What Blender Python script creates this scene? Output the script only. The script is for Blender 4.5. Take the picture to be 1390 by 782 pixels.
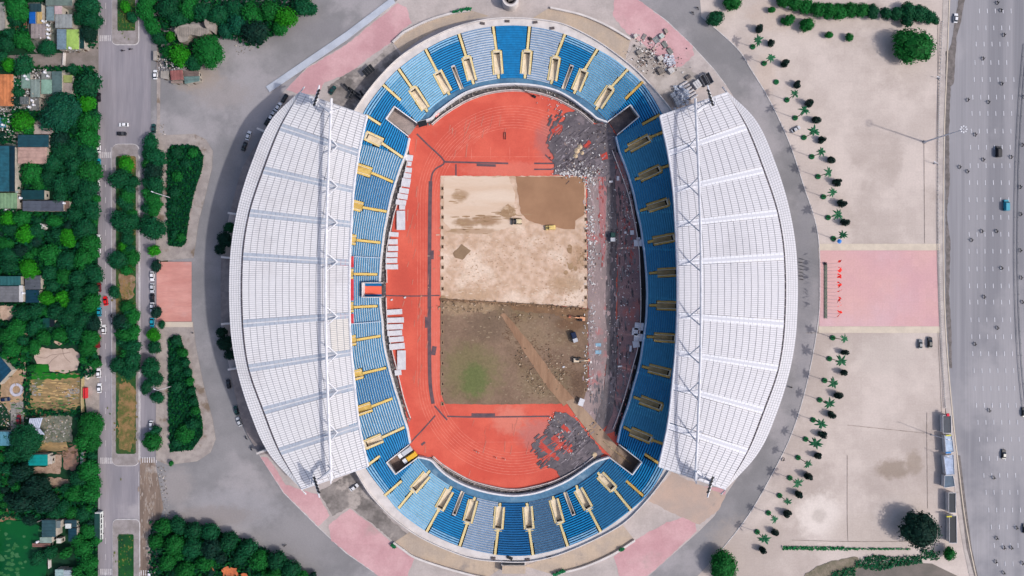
import bpy, bmesh, math, random
import numpy as np
from mathutils import Vector
random.seed(11)
sc = bpy.context.scene
for o in list(bpy.data.objects): bpy.data.objects.remove(o)
COL = sc.collection
# ------------------------------------------------------------ camera, light, exposure
S, H, CX, CY = 0.345, 320.0, 695.0, 391.0       # metres per photo pixel on the ground, drone height, nadir point
cam = bpy.data.cameras.new('drone_camera'); cam_o = bpy.data.objects.new('drone_camera', cam); COL.objects.link(cam_o)
cam_o.location = (0, 0, H); cam_o.rotation_euler = (0, 0, 0)
cam.sensor_width = 36; cam.lens = 36*H/(1390*S); cam.clip_start = 1; cam.clip_end = 5000
sc.camera = cam_o
EL, AZ = math.radians(45), math.atan2(-0.335, 0.942)          # direction towards the sun, from +X
w = bpy.data.worlds.new('World'); sc.world = w; w.use_nodes = True
nt = w.node_tree; nt.nodes.clear()
sky = nt.nodes.new('ShaderNodeTexSky'); sky.sky_type = 'NISHITA'; sky.sun_disc = False
sky.air_density = 0.8; sky.dust_density = 3.0; sky.sun_elevation = EL; sky.sun_rotation = math.pi/2 - AZ
bgn = nt.nodes.new('ShaderNodeBackground'); bgn.inputs[1].default_value = 0.15
wo = nt.nodes.new('ShaderNodeOutputWorld'); nt.links.new(sky.outputs[0], bgn.inputs[0]); nt.links.new(bgn.outputs[0], wo.inputs[0])
sl = bpy.data.lights.new('sun', 'SUN'); sl.energy = 2.2; sl.angle = math.radians(1.6); sl.color = (1, 0.955, 0.9)
so = bpy.data.objects.new('sun', sl); COL.objects.link(so)
sd = Vector((math.cos(EL)*math.cos(AZ), math.cos(EL)*math.sin(AZ), math.sin(EL)))
so.rotation_euler = sd.to_track_quat('Z', 'Y').to_euler(); so.location = sd*200
sc.view_settings.view_transform = 'Standard'; sc.view_settings.look = 'None'
sc.view_settings.exposure = 0.47; sc.view_settings.gamma = 1
sc.render.engine = 'CYCLES'; sc.cycles.samples = 64; sc.cycles.max_bounces = 5

# ------------------------------------------------------------ helpers
def P(px, py, h=0.0):
    k = S*(1-h/H); return Vector(((px-CX)*k, (CY-py)*k, h))
def A(r, g, b, K=1.35):
    f = lambda v: (v/255/12.92 if v/255 <= .04045 else ((v/255+.055)/1.055)**2.4)/K
    return (min(f(r), .85), min(f(g), .85), min(f(b), .85), 1)
MATS = {}
def M(name, c1, c2=None, scale=0.2, rough=0.85, grain=0.12, gscale=3.0, stretch=(1, 1, 1), c3=None, s3=0.03, t3=0.55, w3=0.12, bump=0.0,
      spec=0.25, objcol=False, rand=0.0, attr=False, tile=None, rot=0.0, lo=0.35, hi=0.65, metal=0.0, spots=()):
    if name in MATS: return MATS[name]
    m = bpy.data.materials.new(name); m.use_nodes = True; n = m.node_tree.nodes; l = m.node_tree.links
    b = n['Principled BSDF']; b.inputs['Roughness'].default_value = rough; b.inputs['Specular IOR Level'].default_value = spec
    b.inputs['Metallic'].default_value = metal
    tc = n.new('ShaderNodeTexCoord'); mp = n.new('ShaderNodeMapping'); l.new(tc.outputs['Object'], mp.inputs[0])
    mp.inputs['Scale'].default_value = stretch; mp.inputs['Rotation'].default_value = (0, 0, rot)
    def noise(s, det=4, v=None):
        q = n.new('ShaderNodeTexNoise'); q.inputs['Scale'].default_value = s; q.inputs['Detail'].default_value = det
        q.inputs['Roughness'].default_value = 0.6
        l.new(v or mp.outputs[0], q.inputs['Vector']); return q.outputs['Fac']
    def ramp(f, a, c):
        r = n.new('ShaderNodeMapRange'); r.inputs[1].default_value = a; r.inputs[2].default_value = c; r.clamp = True
        r.interpolation_type = 'SMOOTHSTEP'; l.new(f, r.inputs[0]); return r.outputs[0]
    def mix(f, x, y, mode='MIX'):
        q = n.new('ShaderNodeMix'); q.data_type = 'RGBA'; q.blend_type = mode
        for s_, v in ((0, f), (6, x), (7, y)):
            if hasattr(v, 'links'): l.new(v, q.inputs[s_])
            else: q.inputs[s_].default_value = v
        return q.outputs[2]
    cur = c1
    if objcol:
        oi = n.new('ShaderNodeObjectInfo'); cur = oi.outputs['Color']
        if c2: cur = mix(ramp(noise(scale), lo, hi), cur, mix(1.0, cur, c2, 'MULTIPLY'))
    elif c2: cur = mix(ramp(noise(scale), lo, hi), c1, c2)
    if c3: cur = mix(ramp(noise(s3, 6, tc.outputs['Object']), t3, t3+w3), cur, c3)
    for (sx_, sy_, rx_, ry_, cc, st_) in spots:              # worn or discoloured places in the surface, in photo pixels
        m2 = n.new('ShaderNodeMapping'); m2.vector_type = 'POINT'; p_ = P(sx_, sy_); a_, b_ = 1/(rx_*S), 1/(ry_*S)
        m2.inputs['Location'].default_value = (-p_.x*a_, -p_.y*b_, 0); m2.inputs['Scale'].default_value = (a_, b_, 0); l.new(tc.outputs['Object'], m2.inputs[0])
        ln = n.new('ShaderNodeVectorMath'); ln.operation = 'LENGTH'; l.new(m2.outputs[0], ln.inputs[0])
        ad = n.new('ShaderNodeMath'); ad.operation = 'MULTIPLY_ADD'; l.new(noise(.35, 6, tc.outputs['Object']), ad.inputs[0]); ad.inputs[1].default_value = 1.1; l.new(ln.outputs['Value'], ad.inputs[2])
        r_ = n.new('ShaderNodeMapRange'); r_.interpolation_type = 'SMOOTHSTEP'; r_.inputs[1].default_value = 1.75; r_.inputs[2].default_value = 1.05; r_.inputs[3].default_value = 0; r_.inputs[4].default_value = st_; l.new(ad.outputs[0], r_.inputs[0])
        cur = mix(r_.outputs[0], cur, cc)
    if tile:
        br = n.new('ShaderNodeTexBrick'); br.offset = 0.0; br.inputs['Scale'].default_value = 1.0
        br.inputs['Brick Width'].default_value = tile[0]; br.inputs['Row Height'].default_value = tile[1]
        br.inputs['Mortar Size'].default_value = tile[2]; br.inputs['Color1'].default_value = (1, 1, 1, 1)
        br.inputs['Color2'].default_value = (.955, .955, .955, 1); br.inputs['Mortar'].default_value = (tile[3],)*3+(1,)
        l.new(tc.outputs['Object'], br.inputs['Vector']); cur = mix(1.0, cur, br.outputs[0], 'MULTIPLY')
    if attr:
        at = n.new('ShaderNodeAttribute'); at.attribute_name = 'tint'; cur = mix(1.0, cur, at.outputs['Color'], 'MULTIPLY')
    if rand:
        oi2 = n.new('ShaderNodeObjectInfo'); r = n.new('ShaderNodeMapRange'); r.inputs[3].default_value = 1-rand; r.inputs[4].default_value = 1+rand
        l.new(oi2.outputs['Random'], r.inputs[0]); cur = mix(1.0, cur, r.outputs[0], 'MULTIPLY')
    if grain:
        g = n.new('ShaderNodeMapRange'); g.inputs[1].default_value = .3; g.inputs[2].default_value = .7
        g.inputs[3].default_value = 1-grain; g.inputs[4].default_value = 1+grain
        l.new(noise(gscale, 3), g.inputs[0]); cur = mix(1.0, cur, g.outputs[0], 'MULTIPLY')
    if hasattr(cur, 'links'): l.new(cur, b.inputs['Base Color'])
    else: b.inputs['Base Color'].default_value = cur
    if bump:
        bp = n.new('ShaderNodeBump'); bp.inputs['Strength'].default_value = bump; bp.inputs['Distance'].default_value = .3
        l.new(noise(gscale*.6), bp.inputs['Height']); l.new(bp.outputs[0], b.inputs['Normal'])
    MATS[name] = m; return m

def link(name, me, mat=None, parent=None):
    if mat is not None:
        me.materials.clear()
        for q in (mat if isinstance(mat, (list, tuple)) else [mat]): me.materials.append(q)
    o = bpy.data.objects.new(name, me); COL.objects.link(o)
    if parent is not None: o.parent = parent
    return o
def empty(name, loc=(0, 0, 0), rz=0):
    o = bpy.data.objects.new(name, None); COL.objects.link(o); o.location = loc; o.rotation_euler = (0, 0, rz); o.empty_display_size = .5
    return o
def tag(o, label, cat, group=None):
    o['label'] = label; o['category'] = cat
    if group: o['group'] = group
    return o
def stuff(o, label=None, cat=None):
    o['kind'] = 'stuff'
    if label: o['label'] = label
    if cat: o['category'] = cat
    return o
def struct(o): o['kind'] = 'structure'; return o
class MB:
    def __init__(s): s.v = []; s.f = []; s.m = []; s.t = []
    def face(s, pts, mi=0, tint=1.0):
        n = len(s.v); s.v += [tuple(p) for p in pts]; s.f.append(tuple(range(n, n+len(pts)))); s.m.append(mi); s.t.append(tint)
    def hexa(s, b, t, mi=0, tint=1.0, bottom=True):          # two matching loops: bottom and top
        n = len(s.v); k = len(b); s.v += [tuple(p) for p in b]+[tuple(p) for p in t]
        fs = [tuple(range(n+k, n+2*k))]
        if bottom: fs.append(tuple(range(n+k-1, n-1, -1)))
        for i in range(k): j = (i+1) % k; fs.append((n+i, n+j, n+k+j, n+k+i))
        s.f += fs; s.m += [mi]*len(fs); s.t += [tint]*len(fs)
    def box(s, c, d, rz=0, mi=0, taper=1.0, tint=1.0):       # centre of the base, size
        cs, sn = math.cos(rz), math.sin(rz)
        def L(x, y, z): return (c[0]+x*cs-y*sn, c[1]+x*sn+y*cs, c[2]+z)
        q = [(-.5, -.5), (.5, -.5), (.5, .5), (-.5, .5)]
        s.hexa([L(a*d[0], b*d[1], 0) for a, b in q], [L(a*d[0]*taper, b*d[1]*taper, d[2]) for a, b in q], mi, tint)
    def tube(s, pts, r, n=6, mi=0, closed=False):
        pts = [Vector(p) for p in pts]; rs = r if isinstance(r, (list, tuple)) else [r]*len(pts); rings = []
        for i, p in enumerate(pts):
            d = (pts[min(i+1, len(pts)-1)]-pts[max(i-1, 0)]).normalized()
            a = d.cross(Vector((0, 0, 1)) if abs(d.z) < .95 else Vector((1, 0, 0))).normalized(); b = d.cross(a)
            rings.append(len(s.v))
            for k in range(n):
                t = 2*math.pi*k/n; s.v.append(tuple(p+(a*math.cos(t)+b*math.sin(t))*rs[i]))
        fs = []
        for i in range(len(pts)-1):
            for k in range(n): j = (k+1) % n; fs.append((rings[i]+k, rings[i+1]+k, rings[i+1]+j, rings[i]+j))
        fs.append(tuple(rings[0]+k for k in range(n))); fs.append(tuple(rings[-1]+k for k in reversed(range(n))))
        s.f += fs; s.m += [mi]*len(fs); s.t += [1.0]*len(fs)
    def cyl(s, c, r, h, n=12, mi=0, r2=None):
        r2 = r if r2 is None else r2
        b = [(c[0]+r*math.cos(2*math.pi*k/n), c[1]+r*math.sin(2*math.pi*k/n), c[2]) for k in range(n)]
        t = [(c[0]+r2*math.cos(2*math.pi*k/n), c[1]+r2*math.sin(2*math.pi*k/n), c[2]+h) for k in range(n)]
        s.hexa(b, t, mi)
    def mesh(s, name='mesh', tint=False):
        me = bpy.data.meshes.new(name); me.from_pydata(s.v, [], s.f); me.polygons.foreach_set('material_index', s.m)
        if tint:
            at = me.color_attributes.new('tint', 'FLOAT_COLOR', 'CORNER'); arr = []
            for f, t in zip(s.f, s.t):
                c = t if isinstance(t, tuple) else (t, t, t)
                arr += [c[0], c[1], c[2], 1]*len(f)
            at.data.foreach_set('color', arr)
        me.update(); return me
    def build(s, name, mat, parent=None, tint=False):
        return link(name, s.mesh(name, tint), mat, parent)

def crv(pts, n=6, closed=False):                             # Catmull-Rom through image points
    pts = [tuple(map(float, p)) for p in pts]; out = []; N = len(pts)
    for i in range(N if closed else N-1):
        g = (lambda k: pts[k % N]) if closed else (lambda k: pts[max(0, min(N-1, k))])
        p0, p1, p2, p3 = g(i-1), g(i), g(i+1), g(i+2)
        for k in range(n):
            t = k/n
            out.append(tuple(.5*((2*b)+(c-a)*t+(2*a-5*b+4*c-d)*t*t+(-a+3*b-3*c+d)*t**3) for a, b, c, d in zip(p0, p1, p2, p3)))
    if not closed: out.append(pts[-1])
    return out
def jag(poly, amp=2.0, step=3.0, rnd=random):                # uneven edge
    out = []
    for i, a in enumerate(poly):
        b = poly[(i+1) % len(poly)]; L = math.hypot(b[0]-a[0], b[1]-a[1]); n = max(1, int(L/step)); nx, ny = (b[1]-a[1])/max(L, .1), -(b[0]-a[0])/max(L, .1)
        for k in range(n):
            o = rnd.uniform(-amp, amp); t = k/n; out.append((a[0]+(b[0]-a[0])*t+nx*o, a[1]+(b[1]-a[1])*t+ny*o))
    return out
SHN = [0]
def sheet(name, pts, mat, layer, kind='structure', parent=None, thick=0):
    SHN[0] += 1; z = 0.03*layer+SHN[0]*.00025; mb = MB()
    top = [P(x, y, 0)+Vector((0, 0, z+thick)) for x, y in pts]
    if thick:
        bot = [p-Vector((0, 0, thick)) for p in top]; mb.hexa(bot, top, bottom=False)
    else: mb.face(top)
    o = mb.build(name, mat, parent)
    if kind: o['kind'] = kind
    return o
def rect(x0, y0, x1, y1): return [(x0, y0), (x1, y0), (x1, y1), (x0, y1)]
def pip(x, y, poly):
    c = False; j = len(poly)-1
    for i in range(len(poly)):
        xi, yi = poly[i][0], poly[i][1]; xj, yj = poly[j][0], poly[j][1]
        if (yi > y) != (yj > y) and x < (xj-xi)*(y-yi)/(yj-yi)+xi: c = not c
        j = i
    return c
def offs(pts, d):                                            # offset a polyline (2-D tuples)
    out = []
    for i, p in enumerate(pts):
        a = pts[max(0, i-1)]; b = pts[min(len(pts)-1, i+1)]; L = math.hypot(b[0]-a[0], b[1]-a[1]) or 1
        out.append((p[0]-(b[1]-a[1])/L*d, p[1]+(b[0]-a[0])/L*d))
    return out
def strip(mb, A_, B_, h, z0=None, mi=0):                     # band between two image polylines, top at height h, optional skirt to z0
    for i in range(len(A_)-1):
        t = [P(*A_[i], h), P(*A_[i+1], h), P(*B_[i+1], h), P(*B_[i], h)]
        if z0 is None: mb.face(t, mi)
        else: mb.hexa([Vector((p.x, p.y, z0)) for p in t], t, mi)
def wall(name, pts, wpx, h, z0, mat, parent=None):
    mb = MB(); strip(mb, offs(pts, wpx/2), offs(pts, -wpx/2), h, z0); return mb.build(name, mat, parent)
def line_sheet(mb, pts, wpx, layer, mi=0):
    a, b = offs(pts, wpx/2), offs(pts, -wpx/2); SHN[0] += 1; z = Vector((0, 0, .03*layer+SHN[0]*.00025))
    for i in range(len(pts)-1): mb.face([P(*a[i])+z, P(*a[i+1])+z, P(*b[i+1])+z, P(*b[i])+z], mi)
REG = []                                                     # things whose label is told from what they stand beside
LAND = [((9,122),'the orange tiled roof'),((98,53),'the lime green roof'),((44,24),'the bright blue roof'),((63,118),'the pale green flat roof'),
 ((6,230),'the big steel blue roof'),((44,211),'the pinkish terrace roof'),((58,279),'the long slate grey roof'),((61,308),'the round white tank'),
 ((15,399),'the grey flat roof with a white edge'),((67,438),'the small dark shed roof'),((78,488),'the bare sandy pit'),((23,529),'the white ring on the ground'),
 ((48,578),'the pleated pale canopy'),((52,624),'the bright teal roof'),((136,712),'the long dark green bus'),((70,717),'the grey teal house by the pond'),
 ((86,777),'the striped white roof'),((8,595),'the light blue corrugated roof'),((235,396),'the pink crossing'),((172,560),'the bare soil of the median'),
 ((258,42),'the beige roof among the trees'),((250,104),'the rusty shack'),((172,60),'the upper end of the median'),((172,632),'the lower crosswalks'),
 ((172,705),'the lowest median tip'),((300,780),'the orange soil patch'),((172,205),'the rounded tip of the long median'),((251,260),'the upper shrub bed'),
 ((251,540),'the lower shrub bed'),((1253,722),'the dark round tree at lower right'),((1243,60),'the big tree at upper right')]
ORD = ['','second ','third ','fourth ','fifth ','sixth ','seventh ','eighth ','ninth ','tenth ','eleventh ','twelfth ']
def ordw(i):
    if i < 12: return ORD[i].strip() or 'first'
    t = ['thirteenth','fourteenth','fifteenth','sixteenth','seventeenth','eighteenth','nineteenth']
    if i < 19: return t[i-12]
    tens = {2:'twenty',3:'thirty',4:'forty',5:'fifty'}; q, r = divmod(i+1, 10)
    return {2:'twentieth',3:'thirtieth',4:'fortieth',5:'fiftieth'}[q] if r == 0 else tens[q]+'-'+(ORD[r-1].strip() or 'first')
def reg(o, look, cat, px, py, group=None):
    o['category'] = cat
    if group: o['group'] = group
    REG.append((o, look, px, py))
def settle_labels():
    B = {}
    for o, look, x, y in REG:
        c = min(LAND, key=lambda L: (math.hypot(L[0][0]-x, L[0][1]-y) if abs(L[0][0]-x)+abs(L[0][1]-y) > 7 else 1e3))
        dx, dy = x-c[0][0], y-c[0][1]
        d = ('right of' if dx > 0 else 'left of') if abs(dx) > abs(dy) else ('below' if dy > 0 else 'above')
        B.setdefault((look, c[1], d), []).append((math.hypot(dx, dy), o))
    for (look, lm, d), L in B.items():
        L.sort(key=lambda q: q[0])
        for i, (_, o) in enumerate(L):
            o['label'] = f'{look}, '+('' if len(L) == 1 else (ORD[i] if i < 12 else ordw(i)+' ')+'nearest ')+f'{d} {lm}'

# ------------------------------------------------------------ materials of the setting
asph = M('asphalt', A(146,143,145), A(130,128,130), .05, grain=.06, gscale=1.5, c3=A(163,158,160), s3=.02, t3=.5, spots=[(270,108,34,20,A(160,146,134),.7),(300,128,44,22,A(156,148,146),.6),(240,660,24,30,A(158,150,148),.6),(320,690,70,30,A(160,157,161),.6),(400,740,60,40,A(150,146,148),.5),(340,300,16,80,A(122,120,124),.4),(290,700,60,16,A(140,130,126),.5),(430,40,60,14,A(132,129,133),.5),(1000,740,40,40,A(168,156,148),.6),(1090,400,14,140,A(138,136,141),.5)])
asph_st = M('asphalt_street', A(152,146,152), A(136,132,139), .25, stretch=(1,.08,1), grain=.06, gscale=1.2, c3=A(166,160,163), s3=.03, t3=.55)
asph_hw = M('asphalt_highway', A(152,150,155), A(134,133,139), .1, lo=.42, hi=.58, stretch=(1,.02,1), grain=.06, gscale=1.5, c3=A(162,159,163), s3=.012, t3=.5)
plaza = M('plaza_concrete', A(196,184,180), A(178,168,164), .08, grain=.07, gscale=1.2, c3=A(160,150,148), s3=.04, t3=.58, w3=.15, tile=(6,6,.08,.93))
plaza_dirty = M('plaza_stained', A(150,142,138), A(112,106,103), .12, grain=.14, gscale=.8, c3=A(176,166,160), s3=.09, t3=.5, w3=.1)
field = M('parade_paving', A(210,196,188), A(196,182,174), .05, grain=.06, gscale=1.3, c3=A(186,172,164), s3=.02, t3=.5, w3=.12, tile=(4.2,4.2,.1,.95), spots=[(1112,700,34,33,A(228,216,208),.9),(1112,700,11,11,A(192,180,172),.7),(1212,637,26,15,A(150,134,120),.8),(1240,628,14,18,A(158,142,128),.7),(1050,20,40,26,A(196,176,162),.5),(1040,100,16,30,A(206,186,172),.5),(1180,720,60,30,A(186,172,162),.5),(1200,480,50,30,A(200,188,180),.5),(1060,640,24,20,A(184,168,162),.5)])
pink = M('pink_paving', A(214,172,174), A(198,152,156), .07, grain=.06, gscale=1.2, c3=A(188,160,158), s3=.05, t3=.6, w3=.15, tile=(5,5,.07,.95))
pink_r = M('pink_court', A(218,174,170), A(212,167,170), .03, grain=.05, gscale=1.3, c3=A(214,178,182), s3=.02, t3=.5, w3=.2, tile=(3.4,3.4,.1,.95))
salmon = M('salmon_paving', A(214,156,145), A(200,138,128), .16, stretch=(.25,1,1), grain=.07, gscale=1.6, c3=A(206,156,148), s3=.07, t3=.6)
cream = M('cream_kerb_paving', A(216,202,184), A(204,190,174), .2, grain=.05)
ramp_m = M('ramp_paving', A(196,176,156), A(182,166,152), .12, grain=.08, gscale=1.5, c3=A(160,148,140), s3=.08, t3=.58, tile=(2.2,9,.08,.92))
kerb = M('kerb_stone', A(216,212,212), A(190,186,186), .5, grain=.08)
dirt = M('bare_soil', A(150,128,100), A(128,100,76), .15, grain=.16, gscale=1.4, c3=A(176,158,132), s3=.12, t3=.5)
under = M('undergrowth_ground', A(6,54,34), A(16,62,34), .12, grain=.25, gscale=1.0, c3=A(60,74,50), s3=.05, t3=.66)
grassm = M('grass', A(22,84,30), A(14,66,34), .2, grain=.25, gscale=1.8, c3=A(96,92,48), s3=.09, t3=.6)
white_p = M('white_paint', A(232,230,232), A(214,212,214), .5, grain=.04, rough=.6)
white_c = M('white_concrete', A(222,215,212), A(206,199,196), .25, grain=.05, c3=A(188,182,180), s3=.12, t3=.62)
concr = M('grey_concrete', A(160,152,150), A(138,132,132), .3, grain=.1)
dark_m = M('dark_void', A(42,40,42), A(24,24,28), .3, grain=.2)
blackm = M('black_rubber', A(34,36,40), None, grain=.1, rough=.6)
glass = M('dark_glass', A(26,32,40), None, grain=0, rough=.12, spec=.6)
steel = M('grey_steel', A(150,150,156), A(130,130,136), 1, rough=.5)
white_s = M('white_steel', A(226,226,232), A(208,208,214), .6, rough=.5, grain=.04)

# ------------------------------------------------------------ ground, roads, paving
sheet('ground', rect(-2600, -2600, 4000, 3400), under, -6)
sheet('street', rect(133, -300, 218, 1080), asph_st, 0)
ring = [(205,-200),(205,200),(228,205),(228,400),(213,440),(213,640),(217,720),(300,722),(420,800),(470,860),(520,1000),(900,1000),(930,800),(975,752),(1015,701),(1048,644),
        (1075,588),(1095,522),(1110,442),(1113,392),(1110,316),(1090,249),(1070,190),(1043,133),(1020,95),(1000,65),(956,18),(962,-60),(962,-200)]
sheet('ring_road', ring, asph, 1)
sheet('parade_ground', [(930,-260),(952,22),(1000,65),(1020,95),(1043,133),(1070,190),(1090,249),(1110,316),(1113,392),(1110,442),(1095,522),(1075,588),(1048,644),(1015,701),(975,752),(930,800),(930,1000),(1290,1000),(1320,790),(1300,680),(1283,560),(1279,400),(1279,200),(1283,60),(1288,-260)], field, 2)
mb = MB(); ek = crv([(952,22),(1000,65),(1020,95),(1043,133),(1070,190),(1090,249),(1110,316),(1113,392),(1110,442),(1095,522),(1075,588),(1048,644),(1015,701),(975,752)])
strip(mb, offs(ek, .5), offs(ek, -.5), .2, 0); struct(mb.build('parade_kerb', kerb))
hwl = crv([(1295,-260),(1291,-60),(1289,0),(1286,80),(1282,180),(1281,300),(1282,400),(1286,480),(1293,560),(1302,640),(1311,710),(1325,782),(1350,880),(1372,980)])
sheet('highway', hwl+[(2300,980),(2300,-260)], asph_hw, 4)
sheet('verge_paving', offs(hwl, 9)+list(reversed(hwl)), M('verge_paving', A(196,186,180), A(178,168,164), .2, grain=.08, c3=A(150,140,134), s3=.08, t3=.58, tile=(2,2,.08,.92)), 5)
mb = MB(); strip(mb, offs(hwl, .6), offs(hwl, -.7), .3, 0); struct(mb.build('highway_kerb', cream))
drain = [(1283,70),(1288,68),(1291,60),(1296,30),(1301,0),(1311,-8),(1304,30),(1298,50),(1296,90),(1294,115),(1290,118),(1288,180),(1289,250),(1285,290),(1290,330),(1288,400),(1291,440),(1292,500),(1289,500),(1284,420),(1283,250)]
sheet('dirty_gutter', jag(drain, .5, 4), M('gutter_dirt', A(128,120,118), A(104,98,96), .4, grain=.15), 6)
sheet('dirty_gutter', [(1298,618),(1303,618),(1308,660),(1313,700),(1319,745),(1331,800),(1327,800),(1312,745),(1305,690),(1300,650)], MATS['gutter_dirt'], 6)
sheet('lower_side_road', [(1130,784),(1170,768),(1215,762),(1265,765),(1300,782),(1300,900),(1000,900),(1060,800)], M('worn_road', A(128,118,112), A(110,104,98), .1, grain=.1), 4)
sheet('pink_court', rect(1112, 340, 1278, 443), pink_r, 4)
sheet('cream_border', rect(1111, 331, 1276, 339.8), cream, 5); sheet('cream_border', rect(1111, 443.2, 1276, 452), cream, 5)
stain = M('stained_paving', A(178,163,150), A(160,145,131), .3, grain=.14, c3=A(190,178,168), s3=.2, t3=.5)
mb = MB()
for pts in ([(1150,618),(1150,705),(1151,735)],[(1258,560),(1258,600),(1259,690)],[(1075,733),(1150,735),(1260,735)],[(1150,577),(1255,588)],[(1254,190),(1255,330)],[(1273,30),(1273,330)],[(1273,450),(1278,560)],[(1094,452),(1111,452)]):
    line_sheet(mb, crv(pts, 4), .55, 6)
struct(mb.build('drain_channel', M('drain_channel', A(132,120,110), A(170,156,148), .5, grain=.2)))
sheet('dry_planting', jag([(1090,782),(1105,770),(1150,756),(1165,756),(1170,768),(1130,790),(1100,800)], 1.5, 4), M('dry_planting', A(140,128,112), A(112,106,88), .4, grain=.25), 7)
# lane markings on the highway
rowsY = [(-8,1331),(15,1329),(38,1327),(60,1324.6),(85,1323),(108,1322),(132,1320),(154,1319),(178,1318),(200,1317),(225,1316.5),(248,1315.6),(271,1315),(295,1315),(318,1315),(341,1315),(365,1315),(388,1315.5),(410,1316),(434,1317.5),(457,1318.6),(480,1320),(503,1321.7),(527,1323),(550,1325),(573,1327),(596,1329),(622,1331.6),(645,1335),(668,1338),(692,1341.6),(715,1345),(740,1349),(765,1353),(790,1357)]
mb = MB()
for y, x in rowsY:
    for k in range(-1 if False else 0, 6):
        xx = x+k*10.75
        if xx < 1382+(y-391)*.02: line_sheet(mb, [(xx-.1, y-3), (xx+.25, y+3.2)], .85, 6)
struct(mb.build('lane_markings', M('worn_marking', A(226,226,232), A(206,206,214), .6, grain=.1)))
bar = crv([(1395,60),(1389,130),(1384,220),(1382,330),(1383,400),(1385,450),(1388,500),(1394,560)])
t = empty('median_fence'); tag(t, 'low railing along the middle of the highway at the right edge', 'fence')
wall('rail', bar, .5, .6, .4, steel, t); wall('rail', offs(bar, 4.6), .4, .6, .4, steel, t)
mb = MB()
for p in bar[::2]: q = P(*p); mb.box((q.x, q.y, 0), (.25, .25, .55)); q = P(p[0]-4.6, p[1]); mb.box((q.x, q.y, 0), (.25, .25, .55))
stuff(mb.build('post', steel, t))
bar2 = crv([(1279,30),(1275,130),(1273.5,200),(1274,330),(1276,400),(1279,480),(1283,555)])
t = empty('roadside_fence'); tag(t, 'thin fence of short posts between the pale square and the highway', 'fence')
wall('rail', bar2, .3, .7, .55, kerb, t)
mb = MB()
for i in range(0, len(bar2)-1):
    for k in range(4):
        x = bar2[i][0]+(bar2[i+1][0]-bar2[i][0])*k/4; y = bar2[i][1]+(bar2[i+1][1]-bar2[i][1])*k/4; q = P(x, y); mb.box((q.x, q.y, 0), (.3, .3, .75))
stuff(mb.build('post', kerb, t))
# left: pavements and medians
sheet('lane_ground', [(0,76),(40,74),(85,72),(115,66),(118,54),(134,48),(134,100),(120,92),(100,90),(60,92),(30,92),(0,80)], M('lane_ground', A(142,132,128), A(122,114,108), .2, grain=.12), 2)
sheet('side_pavement', [(116,478),(126,470),(135,462),(135,575),(118,560),(113,520)], M('side_pavement', A(172,160,152), A(152,142,134), .3, grain=.1), 2)
sheet('brown_lane', [(190,622),(210,622),(222,690),(212,720),(207,1000),(190,1000)], M('brown_lane', A(140,122,110), A(118,102,92), .3, stretch=(1,.15,1), grain=.12, c3=A(166,156,150), s3=.08, t3=.52), 3)
def island(pts, inner=None, im=None, nm='median_island'):
    struct(sheet(nm, pts, M('island_paving', A(158,150,150), A(140,132,130), .3, grain=.1), 1, thick=.14))
    mb = MB(); c = pts+[pts[0]]; strip(mb, offs(c, .75), offs(c, -.75), .2, 0); struct(mb.build('island_kerb', kerb))
    if inner: sheet('planted_soil', inner, im or grassm, 10)
def rr(x0, y0, x1, y1, r=6):
    out = []
    for cx_, cy_, a0 in ((x1-r, y0+r, -90), (x1-r, y1-r, 0), (x0+r, y1-r, 90), (x0+r, y0+r, 180)):
        for k in range(5): a = math.radians(a0+k*22.5); out.append((cx_+r*math.cos(a), cy_+r*math.sin(a)))
    return out
gb = M('median_soil', A(20,80,34), A(60,80,40), .18, grain=.25, c3=A(140,112,72), s3=.06, t3=.55)
island(rr(152.5,-60,188,60.5), rr(160,-60,184,42,2), gb)
island(rr(152.5,196,188.5,632,8), rr(158,212,185,616,3), gb)
sheet('bare_soil', jag([(162,372),(184,376),(182,402),(174,408),(164,400)], 1.5, 3), dirt, 12)
sheet('bare_soil', jag([(163,522),(176,518),(185,530),(184,590),(178,612),(163,610),(160,560)], 1.5, 3), M('median_bare', A(150,118,80), A(92,96,50), .3, grain=.2), 12)
island(rr(153.5,705.5,189.5,1000), rr(161,725,182,1000,2), grassm)
ped = M('grey_pavement', A(172,162,156), A(152,142,138), .25, grain=.1, c3=A(126,110,96), s3=.1, t3=.56)
sheet('pavement', [(211,184),(265,182),(280,190),(289,205),(288,228),(278,270),(270,300),(263,350),(212,355)], ped, 4, thick=.12)
sheet('pavement', [(212,437),(262,437),(266,470),(276,520),(289,570),(293,596),(286,614),(268,626),(228,631),(212,624)], ped, 4, thick=.12)
sheet('pink_crossing', rect(213, 355.5, 260.5, 436.5), salmon, 9); sheet('cream_border', rect(213, 437, 262, 444), cream, 11)
sheet('pavement', [(213,-60),(217,60),(218,110),(217,180),(222,182),(216,184),(213,184)], ped, 4)
mb = MB()
line_sheet(mb, [(134.2,20),(134.2,58)], .5, 2); line_sheet(mb, [(134.5,630),(134.8,705)], .5, 2); line_sheet(mb, [(188.6,640),(188.6,700)], .5, 2)
for y in range(-40, 800, 22):
    if not (60 < y < 196 or 632 < y < 700): line_sheet(mb, [(143.5, y), (143.5, y+8)], .5, 2)
line_sheet(mb, [(151,200),(151.5,400),(152.4,630)], .55, 2)
line_sheet(mb, [(191,200),(191,630)], .5, 3.5)
for k in range(6):
    x = 136.2+k*2.7; line_sheet(mb, [(x, 48), (x, 56)], 1.2, 2); line_sheet(mb, [(x, 206.5), (x, 214.5)], 1.2, 2)
    line_sheet(mb, [(x+1, 621), (x+1, 629.5)], 1.2, 2); line_sheet(mb, [(x+1, 772), (x+1, 780)], 1.2, 2)
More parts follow.
